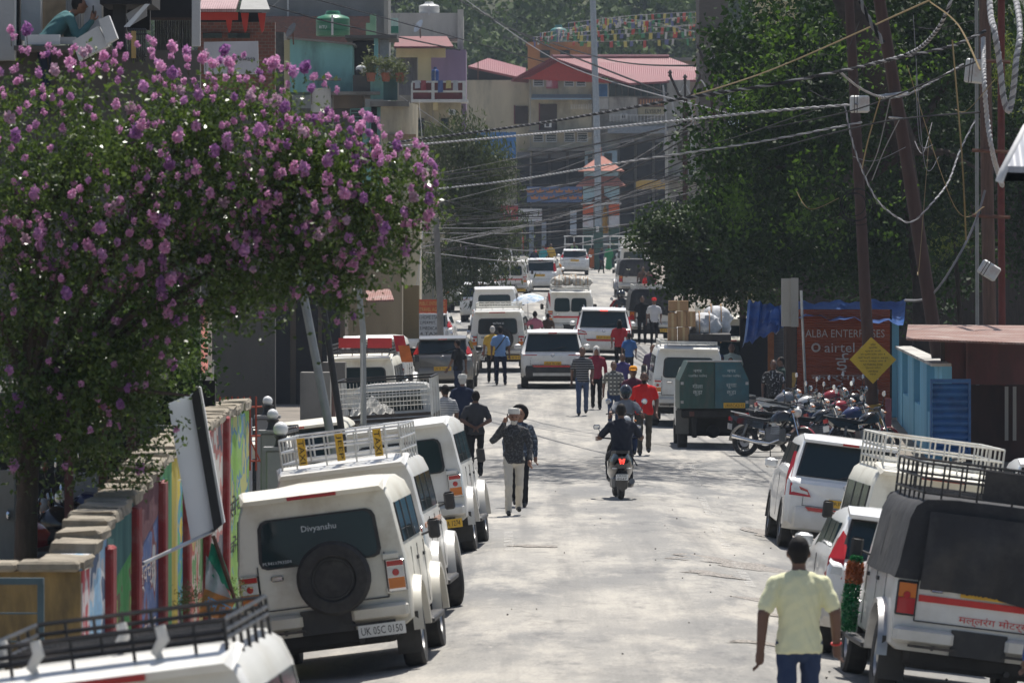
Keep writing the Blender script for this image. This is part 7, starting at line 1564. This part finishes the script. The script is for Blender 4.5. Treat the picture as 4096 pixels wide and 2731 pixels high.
# drooping tree on the left of the street
wt = thing('weeping_tree', 'thin drooping tree left of the street below the maroon balcony', 'tree'); D = 222
lv, cc = crown_points([E(458, 145, D, 36, 1.4, 30, 1.6), E(490, 175, D, 32, 1.4, 38, 1.6), E(462, 205, D, 40, 1.4, 50, 2.4), E(492, 240, D, 34, 1.3, 48, 2), E(455, 265, D, 36, 1.2, 34, 1.5)], 640, 26, .24, .25)
leaf_obj('crown', lv, .26, leafmat('weeping_leaf', (.022, .040, .014), (.10, .125, .042), .55, .35, .3, .6), wt, .22, 1.6)
limbs(wt, V(PX(474, D), D, gz(-1.5, D) - .1), P(474, 250, D), [P(458, 150, D), P(490, 170, D), P(462, 210, D), P(495, 240, D)], .11, BARK)
# shade trees standing beyond the shed and the corner building
for px, d, rx, rz, lb in ((1030, 150, 60, 150, 'dark tree filling the gap at the far right edge'), (140, 70, 70, 60, 'dark shrubby tree behind the flowering tree, above the shed')):
    t = thing('shade_tree', lb, 'tree'); cy = 120 if px > 500 else 330
    lv, cc = crown_points([E(px, cy, d, rx, 1.6, rz, 1), E(px + 15, cy + rz * .8, d, rx * .7, 1.3, rz * .5, .6)], 420, 24, .18, .3); leaf_obj('crown', lv, .13 if d > 100 else .07, LD, t, .6)
    limbs(t, V(PX(px, d), d, -.4), P(px, cy + rz * .7, d), [P(px - rz * .3, cy, d), P(px + rz * .3, cy - 20, d)], .14, BARKD)
# pot plants on the teal house balcony
POT = mat('clay_pot', (.25, .09, .05), .9, var=.15)
for px, py, rx, rz, lb in ((371, 62, 9, 14, 'tall pot plant at the outer end of the teal balcony'), (386, 66, 12, 10, 'bushy pot plant in the middle of the teal balcony'), (400, 70, 8, 14, 'trailing pot plant at the street end of the teal balcony')):
    t = thing('pot_plant', lb, 'plant'); d = 211
    lv, cc = crown_points([E(px, py, d, rx, .35, rz, 1)], 40, 14, .09, .2); leaf_obj('crown', lv, .12, leafmat('pot_leaf', (.05, .08, .02), (.15, .17, .06), .5, .4), t, .4)
    c = P(px, 76, d); MB().lathe([(.14, 0), (.19, .3), (.2, .32)], c + V(0, 0, -.2), (0, 0, 1), 10).build('pot', POT, t, 40); MB().tube([c, P(px, py, d)], .02, 5).build('trunk', BARK, t)
# ------------------------------------------------------------------ pagoda gate and its banners
D = 362; gtz = gz(5.5, D)
pg = thing('pagoda_gate', 'small pagoda gate with tiered salmon roof at the far crossroads', 'gate')
SAL = mat('salmon_roof', (.40, .155, .115), .8, var=.15); TRIM = mat('pale_blue_trim', (.30, .44, .50), .8, var=.12); DG = mat('dark_green_base', (.02, .07, .055), .6)
cx = PX(601, D); hz_ = lambda py: P(0, py, D).z; wpx = D / F
def pyramid(py0, py1, w0, w1, m, nm):
    z0, z1 = hz_(py0), hz_(py1); a, b = w0 * wpx, w1 * wpx
    MB().loft([[(cx - a, D - a, z0), (cx + a, D - a, z0), (cx + a, D + a, z0), (cx - a, D + a, z0)], [(cx - b, D - b, z1), (cx + b, D - b, z1), (cx + b, D + b, z1), (cx - b, D + b, z1)]]).build(nm, m, pg)
pyramid(171, 156, 23, 2, SAL, 'upper_roof'); pyramid(176, 171.2, 17, 17, TRIM, 'upper_wall'); pyramid(186, 176.2, 25, 15, SAL, 'lower_roof'); pyramid(202, 186.2, 17.5, 18, TRIM, 'frieze_wall'); pyramid(204, 202.2, 20, 20, FRAMEW, 'cornice')
for s in (-1, 1):
    for yy in (-1, 1):
        for k, (a, b, m) in enumerate(((204.2, 215, mat('orange_poster', (.50, .095, .03), .7)), (215.2, 227, mat('white_poster', (.52, .52, .55), .7, var=.12, dirt=(.5, .25, .2), dirt_amt=.4)), (227.2, down(D, 600), DG))):
            xx = cx + s * 13 * wpx; w = 5 * wpx; MB().box(xx - w, xx + w, D + yy * .9 - .25, D + yy * .9 + .25, hz_(b), hz_(a)).build('column', m, pg)
BRM = mat('brown_relief', (.13, .05, .03), .8)
MB().prism([(cx - 11 * wpx, D - 1.16, hz_(202)), (cx + 11 * wpx, D - 1.16, hz_(202)), (cx + 6 * wpx, D - 1.16, hz_(197)), (cx + 3 * wpx, D - 1.16, hz_(196)), (cx + 2.5 * wpx, D - 1.16, hz_(186)), (cx - 2.5 * wpx, D - 1.16, hz_(186)), (cx - 3 * wpx, D - 1.16, hz_(196)), (cx - 6 * wpx, D - 1.16, hz_(197))], (0, -1, 0), .06).build('arch_relief', BRM, pg)
MB().lathe([(.18, 0), (.25, .3), (.16, .7), (.2, 1.0), (.12, 1.3), (.15, 1.5), (.02, 1.75)], (cx + 4 * wpx, D, hz_(233)), (0, 0, 1), 10).build('golden_statue', mat('gold_statue', (.45, .25, .05), .4, .4), pg, 50)
MB().lathe([(.08, 0), (.05, .3), (.01, .6)], (cx, D, hz_(156)), (0, 0, 1), 6).build('finial', SAL, pg)
ml = thing('mast_pole', 'tall pale grey lamp mast with green base beside the pagoda gate', 'pole'); d = 352
MB().tube([P(598.5, down(d, 598), d), P(597.5, 150, d), P(594, 40, d), P(590.5, -70, d)], [.21, .20, .19, .17], 12).build('shaft', mat('pale_mast', (.30, .34, .38), .6), ml, 60); MB().tube([P(598.6, down(d, 598), d - .02), P(598.3, 226, d - .02)], .30, 12).build('green_base', DG, ml, 60); wpart('small_plate', FRAMEW, ml, 596, 599, 226, 232, d - .35, .03)
for a, c, e, f, m, lb in ((499, 518, 205, 220, mat('red_banner', (.38, .03, .05), .7), 'red advertising banner on the far shop front'), (518.6, 542, 209, 221, speckle('white_print_banner', (.58, .57, .58), (.48, .30, .32), 1.6, .6), 'white printed banner beside the red one'), (570, 576.5, 210, 234, mat('pale_blue_banner', (.30, .35, .42), .7), 'narrow pale vertical banner left of the pagoda gate'), (636, 669, 180, 189, mat('yellow_banner', (.42, .27, .06), .7), 'yellow signboard right of the pagoda gate'), (474, 516, 132, 158, BLUEW, 'bright blue sheet panel on the beige wall behind the drooping tree')):
    t = thing('banner', lb, 'banner'); wpart('cloth', m, t, a, c, e, f, 385, .05); wpart('rod', STEEL, t, a, c, e - .6, e, 385, .04)
    if a == 499: MB().text('RV', P(508, 212, 384.97), (1, 0, 0), (0, 0, 1), .55, .3).build('lettering', WINK, t)
for px in (531.5, 544): t = thing('shop_pillar', 'blue grey pillar under the white banner' if px < 540 else 'thin blue grey pillar right of the white banner', 'pillar'); wpart('shaft', mat('pillar_blue', (.16, .19, .24), .8), t, px - 2.3, px + 2.3, 221, down(384, px), 384, .3)
rl = thing('gate_railing', 'pale railing standing around the pagoda gate', 'railing')
for k in range(9): MB().cyl(P(565 + k * 9, 236, 356), P(565 + k * 9, down(356, 600), 356), .04, n=5).build('rail_post', FRAMEW, rl)
for y in (236, 244): MB().cyl(P(564, y, 356), P(638, y, 356), .04, n=5).build('rail', FRAMEW, rl)

# ------------------------------------------------------------------ rooftop things
def tank(lb, px0, px1, py0, py1, d, m, txt=None):
    t = thing('water_tank', lb, 'water tank'); c = P((px0 + px1) / 2, py1, d); r = (px1 - px0) / 2 * d / F; h = (py1 - py0) * d / F
    MB().lathe([(r * .97, 0), (r, .03), (r, h * .22), (r * .97, h * .24), (r, h * .26), (r, h * .48), (r * .97, h * .5), (r, h * .52), (r, h * .68), (r * .9, h * .76), (r * .45, h * .86), (r * .42, h * .95), (r * .36, h), (.02, h)], c, (0, 0, 1), 24).build('shell', m, t, 40)
    MB().box(c.x - r * .06, c.x + r * .06, d - r - .05, d - r - .01, c.z, c.z + h * .8).build('inlet_pipe', FRAMEW, t)
    if txt: MB().text(txt, c + V(-r * .55, -r * .86, h * .33), (1, -.5, 0), (0, 0, 1), r * .5, h * .12).build('lettering', WINK, t)
    return t
tank('dark green ribbed water tank on the brick parapet', 316, 350, 11, 36, 236, mat('green_tank', (.015, .16, .075), .35, var=.08, coat=.2), 'RITU'); tank('white water tank on the weathered parapet', 419, 439.5, 2, 16, 265, mat('white_tank', (.6, .6, .58), .4, var=.08)); tank('small teal water tank on the ochre house roof', 550, 567, 25, 43, 433, mat('teal_tank', (.03, .17, .16), .5)); tank('blue plastic drum on the lavender balcony', 431.3, 439, 67, 81, 262.8, mat('blue_drum', (.02, .07, .28), .4))
for px, py, d, r, lb, m in ((293, 31, 211, .30, 'dark satellite dish on the teal house roof', BLACKP), (420, 27, 261, .33, 'grey satellite dish on the weathered parapet', STEEL)):
    t = thing('satellite_dish', lb, 'satellite dish'); c = P(px, py, d); MB().lathe([(r, .10), (r * .7, .04), (r * .3, .01), (.01, 0)], c, V(-.75, -.4, .45), 16).build('dish', m, t, 60); MB().cyl(c, c + V(.02, .1, -.5), .03, n=6).build('mast', RUST, t); MB().cyl(c, c + V(-.3, -.16, .15), .012, n=4).build('feed_arm', BLACKP, t)
t = thing('crate', 'white and green plastic crate on the weathered parapet', 'crate'); wpart('upper_half', mat('mint', (.40, .56, .50), .6), t, 388, 398, 18, 26, 259, .5); wpart('lower_half', mat('green_plastic', (.02, .17, .11), .5), t, 388.2, 398.5, 26.1, 33, 259, .5)
t = thing('cistern_post', 'pale green plastered post block beside the green water tank', 'post'); wpart('block', plaster('mint_plaster', (.22, .40, .25), amt=.3), t, 366, 376, 23, 37, 240, .4); wpart('upper_block', plaster('mint_plaster', (.22, .4, .25)), t, 370, 376, 14, 23, 240.1, .3)
t = thing('white_bundle', 'white sack bundle resting on the teal house balcony wall', 'bundle'); MB().ell(P(361.5, 69, 211.5), (.22, .2, .15), 12, 8).build('sack_body', SACK, t, 60); MB().ell(P(359, 71, 211.4), (.12, .1, .08), 8, 6).build('dark_cloth', BLACKP, t, 60)

for k, (px, c) in enumerate(((415, (.45, .45, .47)), (421, (.30, .07, .08)), (438, (.10, .14, .30)), (446, (.5, .42, .2)), (453, (.42, .43, .45)))):
    cs = [P(px, 80.3, 261.2), P(px + 5, 80.3, 261.2), P(px + 5.2, 88 + k % 3 * 2, 261.15), P(px - .2, 88.5 + k % 3 * 2, 261.15)]
    o = cloth_quad(cs, cloth('laundry_%d' % k, c), 'laundry', None, .02, 6); tag(o, '%s laundry piece draped over the maroon balcony rail' % ('white', 'dark red', 'blue', 'yellow', 'pale grey')[k], 'laundry', 'laundry on the maroon balcony')
for par, px, y0, y1, d in ((b1, 530.4, 80, 200, 397.6), (b1, 593.3, 84, 230, 397.4), (h2, 433, 103, 300, 261.9), (h2, 459.5, 62, 99, 264.2), (h3, 333, 96, 330, 211.9)): wpart('drain_pipe', PL_GREY, par, px - .5, px + .5, y0, y1, d, .1)
for px, py, d, lb in ((624, 116, 398.4, 'air conditioner unit on the white panel of the far house'), (548, 124.5, 397.2, 'small air conditioner unit below the far house door'), (452, 112, 261.6, 'air conditioner unit under the maroon balcony')):
    t = thing('air_conditioner', lb, 'air conditioner'); wpart('casing', FRAMEW, t, px - 3.5, px + 3.5, py - 2.6, py + 2.6, d - .3, .3); wpart('fan_grille', BLACKP, t, px - 2.2, px + 1.2, py - 1.9, py + 1.9, d - .32, .03)
# man on the corner balcony with a phone
bm_ = person('man in teal shirt leaning on the corner balcony with a phone', PX(44, 76.2), 76.2, rad(-78), 1.70, cloth('teal_shirt', (.07, .16, .17)), NAVY, SKIN, HAIR, 'short', {'lean': .34, 'j': dict(pv=(0, -.02, .95), sr=(.18, .33, 1.28), sl=(-.18, .33, 1.28), nk=(0, .35, 1.36), hd=(0, .48, 1.47), er=(.23, .42, 1.02), wr=(.16, .62, 1.24), el=(-.25, .36, 1.02), wl=(-.2, .62, 1.06)), 'handr': (0, .3, 1)}, 'long', z=5.93, voxel=.014)
MB().rbox(.11, .17, .64, .655, 1.30, 1.46, .004).build('phone', BLACKP, bm_)

# ------------------------------------------------------------------ poles
def pole(lb, pts, r, m, name='utility_pole', n=10):
    t = thing(name, lb, 'pole'); MB().tube(pts, r, n).build('shaft', m, t, 60); return t
RPOLE = mat('rust_brown_pole', (.05, .022, .017), .8, var=.25, scale=5, dirt=(.04, .025, .02), dirt_amt=.6, stretch=(2, 2, .4)); GPOLE = mat('galvanised_pole', (.26, .27, .27), .5, .5, var=.12); CPOLE = mat('concrete_pole', (.2, .19, .18), .9, var=.15)
p1_ = pole('rust brown steel pole leaning across the dark tree', [P(868, -70, 121), P(879, 0, 121), P(905, 150, 121), P(934, 330, 121), P(950, 430, 121), P(953, down(121, 953), 121)], [.12, .13, .14, .15, .15, .15], RPOLE)
for y, x in ((95, 893), (118, 897)): MB().torus(P(x, y, 121), (.1, 0, 1), .17, .02, 14, 5).build('clamp', STEEL, p1_)
MB().cyl(P(878, 97, 120.8), P(908, 93, 120.8), .055, n=6).build('side_arm', STEEL, p1_)
p2_ = pole('dark brown pole carrying the yellow diamond notice', [P(846, -60, 127.4), P(850, 20, 127.4), P(860, 200, 127.4), P(866, 310, 127.4), P(875, down(127.4, 874), 127.4)], [.10, .11, .125, .135, .15], RPOLE); MB().tube([P(873.5, 404, 127.37), P(876, down(127.4, 874), 127.37)], .17, 10).build('painted_base', mat('yellow_peeling', (.34, .22, .05), .8), p2_, 60)
p3_ = pole('wooden pole crowded with cables at the right edge', [P(984, -60, 122), P(985, 60, 122), P(987, 180, 122), P(990, 340, 122), P(992, down(122, 990), 122)], [.12, .13, .14, .15, .15], mat('brown_wood_pole', (.11, .065, .05), .9, var=.25, stretch=(4, 4, .4)))
for y in (60, 150, 215): MB().cyl(P(972, y, 121.8), P(1010, y + 2, 121.8), .045, n=6).build('crossarm', RUST, p3_)
pole('dark red pole behind the wooden cable pole', [P(1001, -60, 124), P(1001, 200, 124), P(1003, down(124, 1000), 124)], .08, mat('oxblood_pole', (.12, .022, .016), .8, var=.2)); pole('thin grey pipe beside the wooden cable pole', [P(976, -60, 123), P(977, 250, 123), P(978, down(123, 978), 123)], .04, GPOLE)
pole('light grey steel pole leaning among the parked jeeps', [P(284, 195, 74), P(308, 318, 74), P(333, 447, 74), P(338, down(74, 338), 74)], [.055, .058, .06, .06], GPOLE); pole('black pole leaning beside the light grey one', [P(318, 270, 76), P(343, 440, 76), P(347, down(76, 346), 76)], [.045, .048, .05], mat('black_pole', (.014, .014, .016), .5)); pole('upright grey pole behind the silver rack jeep', [P(352, 225, 90), P(363, 330, 90), P(364, down(90, 364), 90)], .05, GPOLE)
pole('grey concrete pole in front of the notice board', [P(436, 218, 170), P(440, 300, 170), P(441, down(170, 440), 170)], [.09, .10, .11], CPOLE); pole('dark pole standing behind the leaning hoarding', [P(186, 340, 80), P(188, 400, 80), P(189, down(80, 188), 80)], .07, BLACKP)
INS = mat('dark_insulator', (.03, .022, .02), .4)
for px, ytop, d, lb in ((685, 98, 190, 'dark branching pole with three insulators, nearest the far house'), (713, 71, 176, 'middle one of the three dark branching poles'), (742, 56, 164, 'largest dark branching pole beside the big tree')):
    t = thing('power_pole', lb, 'pole'); a = P(px, ytop, d); MB().tube([P(px + 1, down(d, px), d), P(px, ytop + 40, d), a], [.10, .09, .08], 8).build('shaft', RPOLE, t, 60); w = 15 * d / F
    MB().tube([a + V(-w, 0, w * 1.5), a + V(-w * .4, 0, w * .2), a, a + V(w * .4, 0, w * .2), a + V(w, 0, w * 1.4)], .05, 6).build('crossarm', INS, t); MB().cyl(a, a + V(0, 0, w * 1.2), .04, n=6).build('spike', INS, t)
    for o in (V(-w, 0, w * 1.5), V(0, 0, w * 1.2), V(w, 0, w * 1.4)): MB().lathe([(.03, -.05), (.07, 0), (.04, .05), (.08, .1), (.04, .16), (.01, .2)], a + o, (0, 0, 1), 8).build('insulator', INS, t)
    for k in range(3): MB().cyl(P(px - 5, ytop + 14 + k * 12, d - .1), P(px + 5, ytop + 14 + k * 12, d - .1), .03, n=5).build('step_iron', INS, t)
# junction boxes
JB = mat('white_junction_box', (.56, .58, .58), .5, var=.08, dirt=(.28, .12, .06), dirt_amt=.5, dirt_scale=4)
for px, py, w, h, d, rz, lb in ((859.5, 104, 19, 17, 120, 0, 'white junction box on the dark brown pole'), (974.5, 71, 19, 24, 121, .1, 'rust streaked white junction box at the wooden pole top'), (989, 270, 20, 15, 121, .55, 'tilted white box low on the wooden cable pole')):
    t = thing('junction_box', lb, 'box', P(px, py, d), (0, rz, 0)); s = d / F; MB().rbox(-w / 2 * s, w / 2 * s, -.14, .14, -h / 2 * s, h / 2 * s, .03).build('box_body', JB, t, 40)
    for k in (-.3, -.15): MB().box(k * w * s - .008, k * w * s + .008, -.144, .144, -h * .5 * s - .003, h * .5 * s + .003).build('strap', BLACKP, t)
# ------------------------------------------------------------------ cables
WB = mat('black_cable', (.013, .013, .015), .85, var=.2, spec=.15); WG = mat('grey_cable', (.17, .17, .18), .7, var=.2, spec=.3); WW = mat('pale_cable', (.42, .42, .43), .65, var=.1, spec=.3); WY = mat('yellow_cable', (.19, .13, .04), .6)
def smooth(pts, n=8):
    out = []
    for i in range(len(pts) - 1):
        p0, p1, p2, p3 = pts[max(i - 1, 0)], pts[i], pts[i + 1], pts[min(i + 2, len(pts) - 1)]
        for k in range(n):
            t = k / n; out.append(.5 * ((2 * p1) + (p2 - p0) * t + (2 * p0 - 5 * p1 + 4 * p2 - p3) * t * t + (3 * p1 - p0 - 3 * p2 + p3) * t ** 3))
    return out + [pts[-1]]
def wire(lb, pts, r, m=WB, group='overhead cables', n=4, sub=8, name='cable'):
    return tag(MB().tube(smooth([P(*p) for p in pts], sub), r, n).build(name, m, None, 60), lb, 'cable', group)
def twisted(lb, pts, r, turns_per_m=1.6, strands=((WB, 0), (WG, .5)), sub=26, name='cable_bundle'):
    t = thing(name, lb, 'cable', group='overhead cables'); c = smooth([P(*p) for p in pts], sub); L = [0]
    for a, b in zip(c, c[1:]): L.append(L[-1] + (b - a).length)
    tot = max(2, int(L[-1] * turns_per_m * 7)); 
    Ls = np.linspace(0, L[-1], min(tot, 900)); A = np.array([tuple(q) for q in c]); X = np.stack([np.interp(Ls, L, A[:, k]) for k in range(3)], 1)
    for m, ph in strands:
        q = []
        for i, l in enumerate(Ls):
            d = X[min(i + 1, len(X) - 1)] - X[max(i - 1, 0)]; d /= np.linalg.norm(d) + 1e-9; u = np.cross(d, (0, 1, 0)); u /= np.linalg.norm(u) + 1e-9; w = np.cross(d, u); a = 2 * PI * (l * turns_per_m + ph)
            q.append(V(*(X[i] + (u * math.cos(a) + w * math.sin(a)) * r * .48)))
        MB().tube(q, r * .62, 5).build('strand', m, t, 60)
    return t
twisted('thick dark twisted cable bundle sweeping from the teal house to the wooden pole', [(388, 143, 160), (512, 127, 140), (600, 113, 126), (690, 97, 116), (768, 85, 111), (840, 71, 112), (897, 58, 116), (951, 46, 119), (985, 31, 121.5)], .034, 1.1, ((WB, 0), (WB, .33), (WG, .66)))
twisted('pale twisted cable bundle running just below the thick dark one', [(388, 147, 160), (512, 136, 146), (600, 128, 134), (690, 119, 126), (768, 111, 122), (858, 104, 119.8)], .030, 2.2, ((WG, 0), (WW, .5)))
twisted('pale twisted cable from the flowering tree to the dark brown pole', [(405, 192, 150), (512, 180, 140), (610, 164, 130), (690, 152, 128), (768, 140, 127), (862, 122, 127.2)], .024, 2.5, ((WG, 0), (WW, .5)))
twisted('spiral white cable hanging in a deep loop at the right edge', [(987, -58, 121), (990, 10, 119), (994, 30, 118), (999, 60, 118), (1003, 95, 118), (1008, 111, 118), (1012, 98, 118), (1016, 60, 118), (1019, 20, 119), (1003, -58, 123.5)], .065, 4.5, ((WW, 0), (WW, .33), (WG, .66)))
twisted('straight white spiral cable left of the deep loop', [(983, 38, 121.7), (984, 80, 120), (987, 118, 120), (993, 155, 120), (1002, 185, 123)], .055, 4.5, ((WW, 0), (WW, .5)))
twisted('short grey spiral cable dangling above the white junction box', [(860, 0, 96), (866, 14, 96), (874, 28, 96), (883, 43, 96)], .045, 3, ((WG, 0), (WB, .5)))
twisted('grey spiral cable curling down into the thick dark bundle', [(953, -10, 112), (948, 8, 112), (938, 28, 113), (922, 46, 115), (902, 56, 116.4), (872, 64, 114.4)], .040, 3.4, ((WG, 0), (WW, .33), (WB, .66)))
twisted('white spiral cable slung in a shallow curve between the junction boxes', [(840, 72, 112), (860, 88, 116), (882, 97, 120), (905, 95, 120), (930, 83, 120), (963, 64, 120.8)], .024, 4.0, ((WG, 0), (WW, .5)))
twisted('pale cable hanging in a wide U across the leaning pole', [(845, 106, 119), (852, 140, 119), (863, 172, 119), (878, 201, 119), (900, 219, 119), (913, 221, 119), (930, 205, 119), (948, 182, 120), (960, 150, 121), (975, 120, 121.5)], .021, 3.5, ((WG, 0), (WW, .5)))
wire('slack dark cable curving below the wide U', [(905, 300, 122), (930, 296, 121), (955, 262, 121), (975, 222, 121.5), (985, 190, 121.7)], .03, WG)
for i in range(4): tag(MB().torus(P(854 + i * 1.3, 204 + (i % 2) * 3, 127), (.2, 1, .1 * i - .1), .26 + .05 * i, .009, 26, 4).build('cable_coil', WB, None, 60), 'spare %s cable loop hung on the dark brown pole' % ('innermost', 'second', 'third', 'outermost')[i], 'cable', 'spare cable loops')
for i, (a, b, c, m, r, lb) in enumerate((
    ((450, -5, 300), (530, 38, 260), (668, 94, 190), WB, .035, 'black wire falling from the top edge to the branching pole'), ((455, -8, 300), (560, 62, 250), (745, 118, 150), WG, .022, 'pale wire falling below the black one'), ((512, 30, 330), (610, 60, 260), (715, 66, 165), WB, .03, 'black wire crossing in front of the red roof'),
    ((256, 1, 230), (330, 22, 232), (460, 50, 250), WB, .03, 'black wire across the green water tank'), ((296, -6, 230), (385, 18, 240), (545, 62, 290), WB, .025, 'black wire passing the weathered parapet'), ((680, 99, 150), (768, 71, 120), (930, 0, 90), WY, .016, 'yellow wire climbing to the top right'),
    ((930, 2, 86), (958, 25, 84), (980, 70, 80), WY, .014, 'short yellow wire at the wooden pole'), ((440, 238, 170), (540, 250, 180), (660, 222, 160), WG, .014, 'grey wire crossing low before the pagoda gate'), ((425, 252, 175), (540, 262, 185), (650, 242, 150), WG, .014, 'lowest grey wire over the far traffic'),
    ((425, 196, 180), (540, 216, 180), (690, 168, 150), WB, .018, 'dark wire sagging before the white banner'), ((436, 222, 170), (560, 208, 170), (705, 152, 140), WB, .016, 'dark wire rising past the gate roof'), ((436, 228, 170), (560, 222, 165), (770, 172, 156), WG, .014, 'grey wire rising towards the big tree'),
    ((520, 206, 300), (600, 184, 230), (700, 130, 165), WB, .03, 'dark wire fanning out left of the branching pole'), ((520, 198, 300), (610, 172, 230), (700, 124, 165), WB, .028, 'upper dark wire of the fan at the branching pole'), ((520, 190, 300), (600, 176, 250), (712, 110, 165), WG, .02, 'pale wire of the fan at the branching pole'),
    ((430, 176, 200), (560, 160, 180), (700, 128, 150), WB, .022, 'dark wire between drooping tree and branching pole'), ((512, 160, 260), (600, 143, 230), (690, 122, 180), WB, .035, 'heavy dark wire before the beige house'), ((390, 112, 212), (440, 128, 230), (530, 180, 300), WB, .025, 'black wire running down from the teal house'),
    ((400, 96, 212), (450, 130, 220), (500, 168, 240), WG, .018, 'pale wire slanting from the slab balcony'), ((419, 100, 212), (424, 180, 190), (418, 300, 172), WG, .008, 'thin white drop wire near the concrete pole'), ((428, 150, 180), (424, 220, 175), (416, 290, 172), WG, .008, 'second thin white drop wire near the concrete pole'),
    ((768, 128, 112), (860, 108, 104), (975, 62, 82), WB, .014, 'thin black wire through the dark tree'), ((768, 150, 112), (880, 122, 98), (980, 112, 81), WB, .014, 'lower thin black wire through the dark tree'), ((880, 98, 98), (868, 140, 100), (862, 168, 102), WY, .012, 'thin brown drop wire beside the leaning pole'),
    ((890, 98, 98), (878, 150, 100), (866, 176, 102), WG, .010, 'second thin drop wire beside the leaning pole'), ((952, 40, 82), (962, 160, 81), (966, 240, 81), WY, .012, 'brown drop wire left of the wooden pole'), ((900, 118, 97), (884, 150, 100), (872, 180, 103), WG, .010, 'third thin drop wire beside the leaning pole'),
    ((690, 150, 150), (745, 134, 130), (820, 108, 108), WB, .012, 'thin wire just under the pale twisted bundle'), ((362, 342, 84), (362, 380, 84), (360, 402, 84), WW, .008, 'thin white drop wire before the grey poles'), ((280, 0, 236), (262, 20, 236), (258, 60, 236), WG, .02, 'pale wire at the stone wall corner'))):
    wire(lb, [a, b, c], r, m, n=4, sub=14)
for i, (px, y0, y1, d) in enumerate(((663, 85, 152, 188), (672, 100, 150, 188), (690, 100, 150, 186), (735, 70, 125, 165), (741, 85, 130, 163))):
    wire('pale jumper wire dangling under the branching poles, number %s from the far house' % ('one', 'two', 'three', 'four', 'five')[i], [(px, y0, d), (px + 3, (y0 + y1) / 2, d), (px + 1, y1, d)], .03, WW)
for px, ytop, d in ((685, 98, 190), (713, 71, 176), (742, 56, 164)):
    w = 15; wire('white jumper loop on the branching pole at ' + {685: 'the far house', 713: 'the middle', 742: 'the big tree'}[px], [(px - w, ytop - 20, d), (px - 6, ytop - 6, d), (px, ytop - 14, d), (px + 6, ytop - 4, d), (px + w, ytop - 18, d), (px + 22, ytop - 8, d)], .022, WW)
for i in range(32):
    y0 = rng.uniform(168, 262); y1 = y0 - rng.uniform(10, 95); sg_ = rng.uniform(2, 14)
    if i % 2: x0_, d0 = rng.uniform(425, 442), rng.uniform(168, 176)
    else: x0_, d0 = rng.uniform(384, 416), rng.uniform(200, 211)
    x1_, d1 = ((686, 190), (714, 176), (743, 164), (770, 150))[i % 4]; y1 = max(y1, 104)
    wire('thin %s wire of the tangle, running from the %s to %s' % ('dark' if i % 4 else 'grey', 'concrete pole' if i % 2 else 'teal house', ('the far branching pole', 'the middle branching pole', 'the largest branching pole', 'the big dark tree')[i % 4]), [(x0_, y0, d0), ((x0_ + x1_) / 2, (y0 + y1) / 2 + sg_, (d0 + d1) / 2), (x1_, y1, d1)], rng.uniform(.006, .014), WB if i % 4 else WG, 'thin wires of the tangle', 3, 12)
for i in range(12):
    x0_ = rng.uniform(770, 960); y0 = rng.uniform(0, 200); x1_ = x0_ + rng.uniform(-60, 80); y1 = y0 + rng.uniform(-40, 150)
    wire('thin %s wire dangling among the poles before the dark tree' % ('black', 'grey', 'ochre')[i % 3], [(x0_, y0, 120), ((x0_ + x1_) / 2 + rng.uniform(-10, 10), max(y0, y1) + rng.uniform(-10, 14), 119), (x1_, y1, 120)], .009, (WB, WG, WY)[i % 3], 'thin wires among the right hand poles', 3, 10)
# ------------------------------------------------------------------ prayer flags
FC = [mat('flag_' + n, c, .8, var=.1) for n, c in (('blue', (.12, .14, .30)), ('white', (.56, .56, .55)), ('red', (.50, .07, .05)), ('green', (.06, .26, .12)), ('yellow', (.56, .48, .12)))]
for i, (a, b, c, lb) in enumerate((((568, 23), (640, 15), (723, 11), 'topmost string'), ((556, 29), (640, 21), (723, 16), 'second string from the top'), ((560, 33), (650, 28), (723, 24), 'third string from the top'), ((533, 37), (620, 34), (724, 30), 'fourth string from the top'), ((534, 41), (630, 41), (724, 36), 'lowest string'), ((545, 38), (620, 19), (700, 33), 'arched string'), ((600, 17), (660, 26), (724, 21), 'slanting string'), ((540, 33), (600, 26), (690, 16), 'rising string'))):
    t = thing('prayer_flag_string', lb + ' of coloured prayer flags above the red roof', 'flags', group='prayer flag strings'); pts = smooth([P(*a, 425), P(*b, 428), P(*c, 425)], 30); MB().tube(pts, .02, 3).build('cord', WG, t)
    b_ = MB(); k = 0
    for p, q in zip(pts[::2], pts[1::2]):
        b_.use(k % 5); k += 1; hh = random.uniform(.2, .55)
        if random.random() < .22: continue
        hh = hh; sw = random.uniform(-.06, .06); w = (q - p) * random.uniform(.55, 1.1); b_.quad(p, p + w, p + w + V(sw, .1, -hh), p + V(sw, .1, -hh))
    struct(b_.build('flags', FC, t), 'stuff')
# small things near the shops
for px, py, d, c, lb in ((108, 366, 70, (.5, .02, .015), 'small red cloth flag hanging in the flowering tree'), (398, 345, 120, (.55, .14, .03), 'orange cloth tied by the caged pickup'), (393, 335, 124, (.45, .02, .03), 'red cloth hanging at the shop behind the pickup')):
    vs = []
    for i in range(6):
        for k in range(5): p = P(px, py, d) + V(k * .06 + i * .015, .03 * math.sin(k + i), -i * .07); vs.append(p)
    tag(MB().add(vs, [(i * 5 + k, i * 5 + k + 1, i * 5 + k + 6, i * 5 + k + 5) for i in range(5) for k in range(4)]).build('cloth', mat('cloth_flag_' + str(px), c, .8), None, 60), lb, 'cloth')
finish_people()
